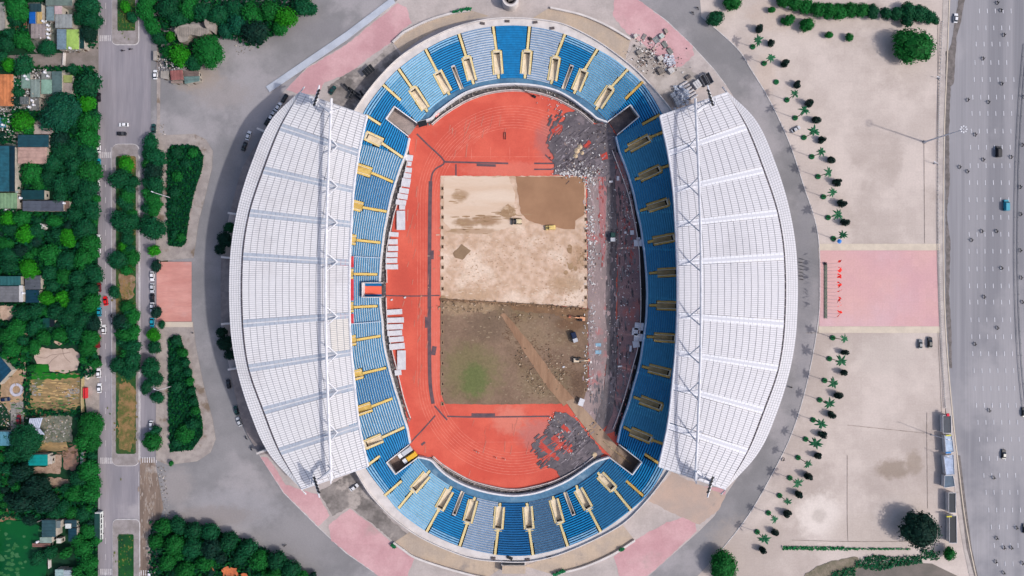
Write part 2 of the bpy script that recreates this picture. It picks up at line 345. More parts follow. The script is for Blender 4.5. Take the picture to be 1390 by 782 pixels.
for k in range(7): x = 194+k*3.1; line_sheet(mb, [(x, 620.5), (x, 628)], 1.3, 4); line_sheet(mb, [(x-2, 774), (x-2, 781)], 1.2, 4)
struct(mb.build('road_markings', M('road_paint', A(222,218,220), A(196,190,192), .6, grain=.1)))
# stains and tyre polish on the wide forecourts
# the plaza round the stadium
plz = [(300,349),(312,289),(329,228),(350,196),(380,130),(416,92),(470,60),(540,0),(560,-60),(840,-60),(866,0),(905,28),(938,60),(970,95),(985,115),(1040,200),(1065,300),(1072,391),(1065,500),(1040,590),(985,672),(970,700),(948,722),(880,782),(830,840),(560,840),(515,782),(470,751),(430,714),(385,669),(353,619),(335,588),(312,502),(300,440)]
sheet('plaza', plz, plaza, 2)
mb = MB(); pk = [(353,619),(385,669),(430,714),(470,751),(515,782),(560,840)]; strip(mb, offs(pk,.4), offs(pk,-.4), .15, 0)
pk = [(840,-60),(866,0),(905,28),(938,60),(970,95),(985,115)]; strip(mb, offs(pk,.4), offs(pk,-.4), .15, 0); struct(mb.build('plaza_kerb', kerb))
sheet('pink_paving', jag([(388,122),(416,94),(470,61),(540,4),(551,10),(559,31),(545,42),(533,56),(502,78),(478,96),(462,104),(440,112),(432,128),(405,128)], .8, 4), pink, 3)
sheet('pink_paving', jag([(836,-20),(858,-6),(905,29),(940,63),(942,75),(925,91),(908,92),(880,66),(850,44),(832,22)], .8, 4), pink, 3)
sheet('pink_paving', jag([(475,690),(505,712),(533,739),(563,756),(553,782),(560,820),(540,800),(513,781),(450,734),(446,712)], .8, 4), pink, 3)
sheet('pink_paving', jag([(354,620),(364,621),(388,658),(431,671),(448,700),(432,714),(386,669)], .8, 4), pink, 3)
sheet('pink_paving', jag([(833,756),(870,728),(905,709),(935,700),(944,708),(946,721),(880,781),(846,800)], .8, 4), pink, 3)
sheet('pink_paving', jag([(950,660),(985,662),(984,670),(972,690),(955,680)], .8, 4), pink, 3)
sheet('stained_paving', jag([(445,118),(470,100),(510,80),(532,58),(545,78),(490,136),(480,152),(450,140)], 1, 3), plaza_dirty, 4)
sheet('stained_paving', jag([(432,668),(480,640),(500,672),(525,700),(556,728),(535,736),(505,710),(475,688),(452,700)], 1, 3), plaza_dirty, 4)
sheet('stained_paving', jag([(860,60),(880,66),(905,92),(930,92),(960,108),(940,120),(905,150),(885,112),(850,80)], 1.2, 3), M('stained_paving_pale', A(176,166,160), A(156,148,142), .2, grain=.1, c3=A(192,182,176), s3=.1, t3=.5), 4)
sheet('ochre_paving', jag([(912,640),(930,650),(985,672),(975,692),(950,712),(920,700),(880,680)], 1, 4), M('ochre_paving', A(190,166,152), A(178,160,150), .12, grain=.08, c3=A(150,140,134), s3=.08, t3=.6), 3)
def ramp(pts_o, pts_i, nm='entrance_ramp'):
    sheet(nm, crv(pts_o)+list(reversed(crv(pts_i))), ramp_m, 5)
r1 = [(533,57),(545,46),(553,41),(580,28),(610,18.5),(638,14)]; r2 = [(747,10),(790,20),(825,35),(856,53)]
r3 = [(534,737),(548,747),(563,757),(600,770),(640,781),(660,785)]; r4 = [(862,734),(830,754),(790,771),(752,780)]
ramp(r1, [(545,72),(576,50),(610,34),(664,22)]); ramp(r2, [(715,30),(765,38),(815,62),(848,84)])
ramp(r3, [(556,722),(595,742),(640,758),(690,764)]); ramp(r4, [(845,712),(800,735),(760,750),(712,768)])
for pts, lb in ((r1,'curved white parapet of the upper left ramp'),(r2,'curved white parapet of the upper right ramp'),(r3,'curved white parapet of the lower left ramp'),(r4,'curved white parapet of the lower right ramp')):
    tag(wall('ramp_wall', crv(pts), 2.6, 1.3, 0, white_c), lb, 'wall')
tag(sheet('covered_walkway', [(361.5,118),(366.5,125.5),(470,55.5),(537,4),(532,-3),(470,44)], M('walkway_roof', A(190,196,208), A(176,182,194), .15, grain=.05, tile=(2,2,.08,.95)), 3, kind=None, thick=.35), 'long pale blue walkway slab running towards the upper left forecourt', 'walkway')
def green_strip(pts, lb):
    mb = MB()
    for p in crv(pts, 8):
        q = P(*p)
        for _ in range(6):
            a = random.uniform(0, 6.28); r = random.uniform(.3, .9); c = Vector((q.x+random.uniform(-.6,.6), q.y+random.uniform(-.4,.4), random.uniform(1.0, 1.8)))
            mb.face([c+Vector((math.cos(a+k*2.1)*r, math.sin(a+k*2.1)*r, random.uniform(-.3,.3))) for k in range(3)])
    o = mb.build('climbing_plant', M('ivy', A(10,120,74), A(20,90,50), 2, grain=.2)); tag(o, lb, 'plant')
green_strip([(617,18),(628,15),(638,13.5)], 'bright green creeper on the end of the upper ramp parapet')
green_strip([(752,779),(758,776),(765,774)], 'bright green creeper on the end of the lower right parapet')
green_strip([(533,739),(536,741)], 'small green creeper at the corner of the lower left parapet')
green_strip([(842,745),(844,744)], 'tiny green creeper halfway along the lower right parapet')

# ------------------------------------------------------------ inside the bowl: track and pitch
redt = M('running_track', A(224,104,84), A(208,88,72), .05, grain=.06, gscale=1.6, c3=A(230,132,112), s3=.03, t3=.56, w3=.2, spots=[(692,570,26,22,A(226,150,130),.5),(735,590,34,26,A(186,120,112),.7),(745,190,22,30,A(180,110,104),.7),(700,230,80,12,A(226,130,112),.5),(590,400,10,150,A(230,126,108),.5),(545,400,14,60,A(196,84,70),.6),(640,150,50,14,A(204,82,66),.6),(660,640,60,14,A(206,80,64),.6)])
track = [(553,184),(566,168),(586,168),(600,156),(638,133),(697,121),(756,133),(794,156),(808,168),(826,166),(838,183),(838,200),(850,250),(866,320),(870,391),(866,470),(850,540),(838,590),(840,604),(827,621),(808,620),(794,631),(749,655),(697,666),(645,655),(600,632),(586,620),(567,621),(555,604),(556,584),(548,548),(534,490),(524,430),(524,361),(534,300),(546,250),(556,210)]
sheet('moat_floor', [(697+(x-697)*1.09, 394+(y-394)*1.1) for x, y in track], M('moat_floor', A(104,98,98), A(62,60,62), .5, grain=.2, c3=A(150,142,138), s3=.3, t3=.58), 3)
sheet('running_track', track, redt, 4)
lane = M('faded_lane_line', A(236,150,132), A(228,116,96), .4, grain=.08)
mb = MB()
for k in range(9):
    R = 130-k*3.7
    arc = [(697+R*math.cos(a), 274-R*math.sin(a)) for a in np.linspace(0.05, math.pi, 60)]
    line_sheet(mb, [p for p in arc if p[0] < 770], .42, 5)
    arc = [(697+R*math.cos(a), 514+R*math.sin(a)) for a in np.linspace(.4, math.pi, 60)]
    line_sheet(mb, [p for p in arc if p[0] < 760 or p[1] > 625], .42, 5)
    line_sheet(mb, [(697-R, 274), (697-R, 514)], .36, 5)
for x in (640,666,692,718): line_sheet(mb, [(x,200),(x,216)], .4, 5)
line_sheet(mb, [(607,213),(740,213)], .4, 5); line_sheet(mb, [(640,600),(760,600)], .3, 5)
for k in range(7): line_sheet(mb, [(618+k*4, 205-k*1.5), (640+k*5, 178-k*1.2)], .3, 5)
struct(mb.build('lane_lines', lane))
tr = M('trench_soil', A(112,88,92), A(92,76,84), .4, grain=.15)
mb = MB()
for pts, wd in (([(566,182),(580,196),(603,219),(592,229),(587,236),(585,247)],2.2),([(584.5,246),(583.6,290),(583,391),(583,470),(584,520),(588,548)],5),([(603,220),(650,221),(690,222)],2.4),([(619,223),(619,240)],2),
        ([(519,401),(560,402),(597,401)],1.6),([(590,551),(598,560),(607,570)],2.2),([(607,565),(650,566),(746,565)],2),([(591,564),(575,582),(556,602)],1.8),([(640,563),(672,563)],4),([(647,224),(673,225)],3.4),([(586,340),(586,352)],6),([(580,430),(580,445)],6),([(590,470),(588,482)],6),
        ([(572,604),(577,600)],3),([(725,222),(752,222)],2.2),([(725,230),(752,230)],2),([(740,210),(748,218)],2)):
    line_sheet(mb, crv(pts, 4), wd, 6)
struct(mb.build('cable_trench', tr))
mb = MB()
for (x0,y0,x1,y1) in ((637,198,697,219),(645,178,700,200)): pass
sand = M('pitch_sand', A(220,190,168), A(196,164,138), .3, grain=.14, gscale=1.2, c3=A(228,204,184), s3=.05, t3=.5, bump=.5, spots=[(770,385,26,14,A(176,144,112),.7),(640,400,40,10,A(186,154,124),.6),(785,350,12,20,A(176,140,108),.6)])
sand_s = M('sand_smooth', A(226,204,184), A(216,188,164), .1, stretch=(.15,1,1), grain=.04, c3=A(204,178,160), s3=.06, t3=.58, spots=[(625,266,12,9,A(170,138,106),.8),(632,302,18,7,A(160,128,98),.9),(660,300,20,8,A(164,130,100),.9),(690,288,12,10,A(158,124,94),.9),(640,314,40,5,A(176,144,116),.8)])
wet = M('wet_sand', A(170,130,100), A(156,118,90), .06, grain=.04)
soil = M('pitch_soil', A(142,117,98), A(122,99,82), .06, grain=.16, gscale=1.2, c3=A(132,112,84), s3=.025, t3=.5, w3=.2, bump=.4, spots=[(640,505,46,44,A(124,114,80),.8),(644,516,20,26,A(100,112,64),.8),(665,445,34,22,A(116,96,80),.7),(720,455,40,24,A(150,126,104),.5),(740,520,40,24,A(134,118,90),.5),(775,440,22,10,A(118,88,66),.8),(785,520,12,20,A(104,80,64),.7),(620,420,30,10,A(164,138,112),.7)])
rs = random.Random(5)
sheet('pitch_sand', jag([(598,239),(700,239),(792,239),(795,245),(796,300),(797,360),(797,419),(750,414),(690,411),(640,409),(598,406)], .5, 4, rs), sand, 7)
sheet('smoothed_sand', jag([(603,241),(690,240),(700,262),(699,282),(690,300),(705,306),(660,318),(615,318),(602,300)], 1.2, 4, rs), sand_s, 8)
sheet('wet_sand', jag([(700,240),(788,240),(793,246),(793,292),(786,296),(781,300),(780,312),(752,309),(735,305),(718,300),(707,290),(703,262)], .7, 4, rs), wet, 9)
brn = M('brown_mud', A(176,146,114), A(158,126,96), .3, stretch=(.3,1,1), grain=.1, c3=A(206,178,150), s3=.18, t3=.56)
def blotches(name, mat, layer, clusters, n, rx, ry, kind='structure'):
    mb = MB(); z0 = .03*layer
    for (cx_, cy_, sx, sy) in clusters:
        for _ in range(n):
            x, y = rs.gauss(cx_, sx), rs.gauss(cy_, sy); a, b = rs.uniform(.35, 1)*rx, rs.uniform(.35, 1)*ry; k = 9; SHN[0] += .05
            if name in ('turf_remnant','scuffed_soil','churned_soil') and not (602 < x-a and x+a < 796 and y+b < 546): continue
            mb.face([P(x+a*math.cos(t*6.283/k)*rs.uniform(.6,1.2), y+b*math.sin(t*6.283/k)*rs.uniform(.6,1.2))+Vector((0,0,z0+SHN[0]*.00025)) for t in range(k)])
    o = mb.build(name, mat); o['kind'] = kind; return o
blotches('brown_mud', brn, 10, [(622,265,5,5),(630,302,9,3.5),(655,300,10,3),(684,287,6,4),(700,296,10,3),(640,312,18,2),(663,296,8,2)], 9, 9, 1.2)
blotches('brown_mud', brn, 10, [(776,362,5,5),(773,338,2,3),(789,350,3,8)], 14, 2.2, 1.6)
sheet('brown_mud', jag([(690,276),(698,284),(702,292),(688,296),(678,292),(682,284)], 1, 2, rs), brn, 10)
blotches('clod', M('clods', A(190,156,128), A(172,138,110), .4, grain=.15), 9.5, [(640,370,22,22),(740,360,30,22),(700,345,40,12),(770,400,16,10)], 70, 1.6, .9)
blotches('clod', M('wheel_polish', A(226,202,180), A(214,188,164), .4, grain=.08), 9.6, [(660,340,30,14),(720,395,35,8),(640,385,20,12)], 50, 3.0, .9)
sheet('soil_heap_stain', jag([(615,344),(622,336),(627,331),(633,336),(639,340),(633,347),(628,353),(617,350)], .8, 3, rs), M('grey_mud', A(150,124,98), A(142,116,92), .3, grain=.1), 10)
for cx_, cy_, r in ((773,340,3.5),(775,362,4),(781,365,3),(768,370,3),(790,350,3),(602,406,4)):
    sheet('brown_mud', jag([(cx_+r*math.cos(a), cy_+r*1.2*math.sin(a)) for a in np.arange(0, 6.2, .7)], .6, 2, rs), brn, 10)
sheet('pitch_soil', jag([(598,406),(640,409),(690,411),(750,414),(798,420),(798,520),(795,546),(760,548),(660,549),(604,548),(598,530)], .4, 4, rs), soil, 8)
sheet('trampled_soil', jag([(600,409),(640,410),(680,412),(676,420),(660,425),(640,421),(622,426),(606,420)], 1.5, 3, rs), M('trampled_soil', A(166,140,112), A(140,116,92), .35, grain=.18), 9)
sheet('trampled_soil', jag([(690,413),(745,416),(797,421),(795,430),(770,436),(752,426),(720,424),(695,420)], 1.5, 3, rs), M('reddish_soil', A(140,108,80), A(122,94,72), .3, grain=.15), 9)
blotches('scuffed_soil', M('scuff', A(156,136,112), A(146,124,102), .3, grain=.12), 9.3, [(740,450,26,14),(770,480,14,26),(640,440,24,14),(720,530,26,8)], 60, 2.4, 1.2)
blotches('churned_soil', M('churned', A(102,78,62), A(134,108,86), .8, grain=.22), 9.8, [(708,474,6,8),(722,500,8,9),(742,480,7,10),(757,500,6,10),(735,525,12,8),(770,530,6,8),(784,520,6,12),(777,505,5,8),(700,432,5,6),(724,470,4,8),(690,455,4,6)], 44, 1.9, 1.2)
haul = [(682,426),(700,450),(716,472),(730,492),(745,514),(760,532),(772,546)]
hw = [3.0,4.8,6.4,7.2,7.8,8.2,8.4]
L_ = [(p[0]+w_*.85, p[1]-w_*.6) for p, w_ in zip(haul, hw)]; R_ = [(p[0]-w_*.85, p[1]+w_*.6) for p, w_ in zip(haul, hw)]
mb = MB(); LL, RR_ = crv(L_, 6), crv(R_, 6); z = Vector((0,0,.46))
LL = [(x+rs.uniform(-.6,.6), y+rs.uniform(-.4,.4)) for x, y in LL]; RR_ = [(x+rs.uniform(-.6,.6), y+rs.uniform(-.4,.4)) for x, y in RR_]
for k in range(len(LL)-1): mb.face([P(*LL[k])+z, P(*RR_[k])+z, P(*RR_[k+1])+z, P(*LL[k+1])+z])
struct(mb.build('haul_road', M('haul_road', A(162,128,102), A(146,112,88), .3, grain=.12, rot=.9, stretch=(1,.15,1))))
sheet('haul_road_ramp', [(768,545),(778,541),(796,558),(838,606),(852,622),(838,628),(808,598),(783,566)], M('haul_ramp', A(176,148,124), A(156,130,110), .3, rot=.85, stretch=(1,.12,1), grain=.1), 12)
# torn-up east side
estrip = M('stripped_base', A(166,146,143), A(142,126,125), .12, stretch=(1,.35,1), grain=.12, c3=A(190,120,118), s3=.06, t3=.56)
sheet('stripped_base', jag([(797,240),(826,240),(826,300),(823,400),(824,480),(818,540),(806,575),(790,552),(799,520),(798,420)], .6, 5, rs), estrip, 9)
sheet('pink_remnant', jag([(812,214),(822,208),(823,250),(822,330),(820,360),(815,330),(812,260)], 1.0, 4, rs), M('pink_remnant', A(184,124,122), A(168,122,124), .3, stretch=(1,.3,1), grain=.12), 10)
sheet('grey_base', jag([(822,240),(836,240),(838,330),(836,420),(838,520),(832,570),(812,590),(806,575),(818,540),(824,480),(822,400),(825,300)], .8, 4, rs), M('grey_base', A(118,108,110), A(96,88,90), .15, stretch=(1,.4,1), grain=.14, c3=A(142,128,130), s3=.08, t3=.55), 10)
mar = M('maroon_base', A(150,118,118), A(128,104,106), .12, grain=.2, c3=A(172,110,104), s3=.05, t3=.56)
sheet('maroon_base', jag([(836,205),(845,220),(855,255),(863,300),(868,350),(869,400),(866,460),(858,510),(846,548),(834,585),(818,592),(832,560),(838,500),(838,400),(838,300),(834,240)], .5, 4, rs), mar, 11)
dk = M('torn_track_base', A(112,104,108), A(90,84,90), .16, grain=.18, gscale=1.0, c3=A(134,122,126), s3=.08, t3=.54)
sheet('torn_track_base', jag([(775,152),(790,152),(806,168),(826,167),(837,184),(836,206),(834,240),(797,240),(760,238),(752,238),(752,212),(746,204),(744,192),(758,184),(764,176),(758,168),(768,162),(766,156)], 1.3, 3, rs), dk, 12)
sheet('torn_track_base', jag([(754,558),(768,560),(785,572),(800,592),(812,606),(820,616),(808,622),(796,630),(776,640),(762,649),(756,640),(742,630),(730,616),(722,604),(730,596),(744,590),(748,578)], 1.6, 3, rs), dk, 12)
for poly in ([(752,590),(778,612),(774,616),(748,596)],[(735,600),(760,622),(757,626),(731,606)],[(765,575),(775,585),(772,588),(762,580)],[(792,196),(799,190),(803,196),(797,202),(791,200)],[(748,176),(762,170),(764,174),(750,182)],[(816,210),(824,206),(825,216),(817,218)]):
    sheet('track_remnant', jag(poly, .8, 3, rs), M('track_remnant', A(206,76,62), A(170,72,66), .3, grain=.12), 13)
def strokes(name, mat, layer, clusters, n, L, wd, ang_):
    mb = MB(); z0 = .03*layer
    for (cx_, cy_, sx, sy) in clusters:
        for _ in range(n):
            x, y = rs.gauss(cx_, sx), rs.gauss(cy_, sy); a = math.radians(ang_+rs.gauss(0, 6)); l = L*rs.uniform(.4,1.2); w_ = wd*rs.uniform(.5,1.2); SHN[0] += .05
            dx, dy = math.cos(a)*l/2, -math.sin(a)*l/2; nx, ny = math.sin(a)*w_/2, math.cos(a)*w_/2; z = Vector((0,0,z0+SHN[0]*.00025)); j = lambda: rs.uniform(-.4,.4)
            mb.face([P(x-dx+nx+j(), y-dy+ny+j())+z, P(x+dx+nx+j(), y+dy+ny+j())+z, P(x+dx-nx+j(), y+dy-ny+j())+z, P(x-dx-nx+j(), y-dy-ny+j())+z])
    struct(mb.build(name, mat))
gb1 = M('base_blot_grey', A(128,120,122), A(106,100,104), .5, grain=.2); gb2 = M('base_blot_pale', A(186,166,164), A(170,146,146), .5, grain=.15); gb3 = M('base_blot_dark', A(92,82,86), A(76,70,74), .5, grain=.2); gb4 = M('base_blot_red', A(180,92,84), A(160,86,84), .5, grain=.15)
blotches('base_blot', gb2, 11.2, [(806,300,5,40),(808,400,6,50),(806,500,6,30),(830,440,6,40)], 34, 1.6, 5)
blotches('base_blot', gb1, 11.4, [(828,300,4,40),(840,420,8,60),(850,330,8,30),(812,540,6,14),(845,520,8,26)], 34, 2.0, 6)
blotches('base_blot', gb3, 11.6, [(836,340,7,50),(850,400,8,50),(838,480,6,40),(848,270,6,20),(832,235,6,14)], 30, 1.8, 6)
blotches('base_blot', gb4, 11.8, [(846,228,4,8),(850,300,5,14),(850,560,5,10),(816,260,3,24),(818,330,2,26),(858,340,3,20)], 16, 1.6, 4)
rdt = M('track_shred', A(212,88,72), A(186,84,76), .4, grain=.12); 
strokes('track_shred', rdt, 13, [(747,606,7,7),(758,598,6,6),(768,608,6,6),(746,620,6,4)], 9, 12, 1.6, 35)
strokes('base_strip', dk, 12.5, [(737,600,6,6),(732,612,4,4),(744,586,5,4),(750,576,4,3),(742,630,5,3)], 12, 11, 2.2, 35)
strokes('base_strip', dk, 12.6, [(752,180,6,10),(748,200,5,12),(756,164,7,5)], 8, 10, 3, 60)
strokes('base_strip', M('base_streak_pale', A(150,140,146), A(132,124,130), .4, grain=.15), 13.2, [(785,590,12,12),(775,615,12,10),(780,190,14,14),(800,215,12,12),(765,215,8,10)], 16, 9, 1.1, 42)
strokes('base_strip', M('base_streak_dark', A(84,76,84), A(70,66,74), .4, grain=.15), 13.4, [(790,600,12,12),(770,600,12,14),(785,185,16,14),(800,210,14,14),(770,225,8,8)], 18, 9, 1.0, 42)
strokes('tyre_mark', M('tyre_dust', A(206,130,112), A(200,118,102), .5, grain=.1), 5.5, [(680,600,40,16),(650,180,30,14),(560,330,8,60),(570,460,6,50)], 16, 16, .9, 80)
# tunnels' floor
sheet('tunnel_floor', [(520,158),(538,140),(570,165),(556,184)], M('tunnel_floor', A(172,156,150), A(148,136,132), .3, grain=.12), 14)
sheet('tunnel_floor', [(524,630),(538,648),(569,622),(556,603)], M('tunnel_floor_dark', A(140,118,108), A(112,96,90), .3, grain=.15), 14)
sheet('tunnel_floor', [(826,164),(858,140),(870,158),(838,184)], M('tunnel_floor_grey', A(124,112,110), A(96,88,90), .3, grain=.2), 14)
sheet('tunnel_floor', [(828,622),(861,647),(874,628),(840,602)], M('tunnel_floor_brown', A(150,128,110), A(110,94,84), .3, rot=.85, stretch=(1,.2,1), grain=.15), 14)
mb = MB()
for (x, y, r) in [(833,610,1.5),(842,618,2),(848,616,1.2)]: 
    q = P(x, y); mb.tube([q+Vector((-5,4,.2)), q+Vector((5,-4,.2))], [r*.3, r*.3], 5)
stuff(mb.build('soil_ridge', dirt), 'ridges of soil pushed into the lower right tunnel', 'soil')

# ------------------------------------------------------------ stadium bowl
BC = (697.0, 394.0)
def pol(p): return math.degrees(math.atan2(-(p[1]-BC[1]), p[0]-BC[0])) % 360, math.hypot(p[0]-BC[0], p[1]-BC[1])
def ringfn(pts, sg=1.6):
    q = sorted(pol(p) for p in pts); a = np.array([x[0] for x in q]); r = np.array([x[1] for x in q])
    a3 = np.concatenate([a-360, a, a+360]); r3 = np.tile(r, 3); g = np.arange(0, 360, .5); v = np.interp(g, a3, r3)
    k = np.exp(-.5*((np.arange(-12, 13)*.5)/sg)**2); k /= k.sum(); v = np.convolve(np.concatenate([v[-12:], v, v[:12]]), k, 'valid')
    return lambda th: float(np.interp(th % 360, np.append(g, 360), np.append(v, v[0])))
IN = [(569,165.5),(584,147.5),(610,128),(641,114.3),(679,106.6),(711,106.3),(740,111.5),(765.6,121),(791,133),(809,148),(823,163),(837.8,183),(837.7,199),(845.2,215.6),(855.4,245),(865,287),(873,330),(876.6,360),(878.2,383),(878.2,415),(875,452),(872.4,470),(867.3,499.4),(859.6,526),(847.5,566),(840,586),(840,603),(827,621),(812,638),(795,651),(782,659.6),(764,669),(740,677),(714.4,682.4),(677,682.4),(644,675),(630,670),(600,652),(583,640),(567,621),(555,604),(555,584),(549,572),(542,546.5),(533,518),(526.5,493),(519,437.5),(515.6,405.6),(516,367),(519,335),(524.6,298),(528,279.5),(536.7,247.5),(548,215.6),(554.6,200),(554,184.6)]
OUT = [(518.6,117),(535,98),(552,84.5),(577.5,67),(600,54.8),(623,46),(645,39.5),(669,35.8),(697,34.5),(719,35.8),(745,39.5),(768,46.8),(790,56),(811,67),(833,79),(852,94.5),(875.5,115.3),(896.8,150.4),(914,190),(925,230),(934,280),(941,330),(943,391),(941,455),(934,510),(925,555),(915,590),(901.5,636.5),(882,669.7),(855,693),(816,721.5),(770,742),(722,754),(697,755),(671.5,753),(624,742),(579,722),(539,692.5),(523.5,671),(495,634),(480,598),(466,540),(453,455),(451,391),(453,330),(460,280),(470,230),(480,195),(493,151.4)]
RIM = [(479.6,151.4),(509.6,109.7),(540,78),(576,54.8),(610,38.8),(640,29.5),(664,24.7),(702,23.4),(740,26.6),(765,31),(790,43),(815,57),(840,75),(865,95),(888,120),(911,147),(940,200),(960,260),(972,320),(977,391),(972,460),(960,530),(940,590),(911,636),(880,678),(848,711),(820,727),(790,741.4),(750,757),(715,764),(680,763),(640,759.5),(609,748),(585,738),(561,725),(526,698),(500,670),(481,637),(452,590),(432,530),(420,460),(416,391),(420,320),(432,260),(452,200)]
rI, rO, rR = ringfn(IN), ringfn(OUT), ringfn(RIM)
NR = 22; H0, H1 = 2.0, 7.4
hrow = lambda j: H0+(j+1)*(H1-H0)/NR
def XY(th, t):
    r = rI(th)+(rO(th)-rI(th))*t; a = math.radians(th); return (BC[0]+r*math.cos(a), BC[1]-r*math.sin(a))
def tpos(x, y):
    th, r = pol((x, y)); return (r-rI(th))/(rO(th)-rI(th))
TUN = [[(566,166.7),(535.2,144.3),(523.7,161),(553.8,184.6),(566,190)], [(555,604),(524.6,628.2),(536.7,644.2),(567.4,621.2),(572,600)],
       [(825,165.2),(855.7,142.2),(867.9,158.2),(837.8,183.1),(820,184)], [(827.3,621.2),(858.6,644.8),(871.4,627.5),(840,603.2),(820,600)]]
VIP = [(491.5,384),(517,384),(517,403.5),(491.5,403.5)]
# vomitories: inner end, outer end, width
VOM = [((676.5,101.5),(674,69.5),14.5),((712.8,101.5),(715.7,69.3),14.5),((641,109.5),(633,78),14),((749.5,109.5),(754.5,78),14),((608,125),(593.5,97.5),14),((781.5,123),(793,95.5),14),
 ((578,148),(559.5,120),13.5),((811.5,145),(829,119),13.5),((518.5,194),(496,183.5),13.5),((854,201.5),(881.5,187),13),((868.5,241.5),(896,228.6),13),((879,283),(907,274),13),((886.7,327.5),(915.5,322),13),((891.5,370.5),(920,369),13),
 ((891.8,414.5),(920.5,415.5),13),((888,457.5),(917,459.5),13),((880.5,499.8),(910,507),13),((869.2,542.4),(898,553),13),((856,585.5),(884,597),13),((814.5,645),(833,664),13.5),((784.5,664.5),(799.5,691),14),((751.5,678),(760,709.5),14),
 ((716,687.5),(718.5,718.8),14.5),((678.6,687.5),(676,718.8),14.5),((642.5,679),(634.5,709.5),14),((610.5,665),(596,691.5),14),((580,643.5),(560.5,666),13.5),((518.5,594.5),(495,604.5),13.5),
 ((504,234.5),(478,226),14),((492,281.5),(464,274),14),((484,326),(456,322),14),((480,372),(452,371),14),((480,417),(452,418),14),((484,461.5),(456,466),14),((492,507),(464,514),14),((504,552),(478,561),14)]
SLOT = [((626.7,120.5),(614.5,89),5.5),((764.5,120.5),(776.5,88.5),5.5),((628,667.5),(616,699.5),5.5),((767,668.5),(779,699.5),5.5)]
AIS = [((677,106.6),(676.5,101)),((712.5,106.3),(712.8,101)),((643,114),(641,109)),((748,114),(749.5,109)),((610,128.5),(608,124.5)),((779,127),(781.5,122.5)),((580,151.5),(578,147.5)),((809,149),(811.5,145)),
 ((674,70),(669.4,36)),((715.7,70),(718.8,36)),((633,78),(623,46)),((754.5,78),(767,46.5)),((593.5,97.5),(577.5,66.5)),((793,95.5),(811,67)),((559.5,120),(541,93.5)),((829,119),(852,94.5)),
 ((544.8,137.3),(520,115)),((849,134),(873,111)),((517,169.5),(496,156)),((871.7,169),(896,155.5)),((881.5,187),(908,176)),((896,228.6),(925,219)),
 ((547,214),(518,194)),((848,205.5),(854,201.5)),((860.5,244),(868.5,241.5)),((869,286),(879,283)),((879,329),(887,327)),((881,371),(892,370)),((881,414.5),(892,414.5)),((878,457),(888,457.7)),((871.5,497.5),(881,499.8)),((860,539),(869.2,542.4)),((846.5,579.5),(856,585)),
 ((811.5,641),(814,645)),((782.5,659),(784,665)),((750.5,674),(751.5,678)),((715,683),(716,687.5)),((678.8,683),(678.6,687.5)),((645,675),(643,679)),((613,660.5),(610.5,665)),((583.5,639),(580,643)),((549,580),(518.5,594)),
 ((833,663.5),(856.4,692.5)),((799.5,691),(815.5,722)),((760,709.5),(770.5,741.5)),((718.5,718.8),(723.5,753.5)),((676,718.8),(672,753)),((634.5,709.5),(624,741.5)),((596,691.5),(579,722)),((560.5,666),(540.5,690.5)),
 ((849.3,652),(874,674)),((874.6,616),(900,633)),((884,597),(910,606)),((545,653),(522,673)),((515.6,619.2),(497.5,633)),((495,604.5),(470,614)),
 ((534.5,247.5),(504,234.5)),((526,287.5),(492,281.5)),((517,329.5),(484,326)),((512,372.5),(480,372)),((512,415.5),(480,417)),((517.5,456),(484,461.5)),((524,499.5),(492,507)),((534,540.5),(504,552))]
def quadrect(a, b, wd, e0=0, e1=0):
    dx, dy = b[0]-a[0], b[1]-a[1]; L = math.hypot(dx, dy); ux, uy = dx/L, dy/L; nx, ny = -uy*wd/2, ux*wd/2
    a = (a[0]-ux*e0, a[1]-uy*e0); b = (b[0]+ux*e1, b[1]+uy*e1)
    return [(a[0]+nx, a[1]+ny), (b[0]+nx, b[1]+ny), (b[0]-nx, b[1]-ny), (a[0]-nx, a[1]-ny)]
CUT = [quadrect(*v) for v in VOM]+[quadrect(*v) for v in SLOT]+[quadrect(a, b, 3.6) for a, b in AIS]+TUN+[VIP]
CUTB = [(min(p[0] for p in c), max(p[0] for p in c), min(p[1] for p in c), max(p[1] for p in c), c) for c in CUT]
def incut(x, y):
    for a, b, c, d, poly in CUTB:
        if a <= x <= b and c <= y <= d and pip(x, y, poly): return True
    return False
# block colours: seat, tread
def seatm(n, s, t_):
    return (M('seat_'+n, A(*s), tuple(v*.8 for v in A(*s)[:3])+(1,), .5, rough=.45, grain=.1, gscale=1.2, spec=.35), M('tread_'+n, A(*t_), tuple(v*.85 for v in A(*t_)[:3])+(1,), .4, grain=.08))
BT = {'c': seatm('royal', (0,124,186), (6,104,158)), 'g': seatm('grey', (122,152,186), (212,222,234)), 'b': seatm('bright', (0,138,200), (34,92,142)),
      'l': seatm('light', (110,178,216), (178,210,228)), 's': seatm('sky', (66,154,202), (160,200,222)), 'w': seatm('west', (30,124,174), (206,224,236)), 'x': seatm('westdeep', (0,110,168), (184,210,226)),
      'e': seatm('east', (20,130,182), (100,176,208)), 'f': seatm('eastfaded_shade', (66,156,194), (84,166,202)), 'h': seatm('southgrey', (74,120,158), (150,178,202)), 'm': seatm('southblue', (46,134,184), (110,172,208)), 'd': seatm('southdeep', (0,100,160), (50,120,168))}  # east treads carry the roof's shade in their colour; f is also faded
BND = [((844,140),(869,113),'l?')]
def ang(a): return pol(a)[0]
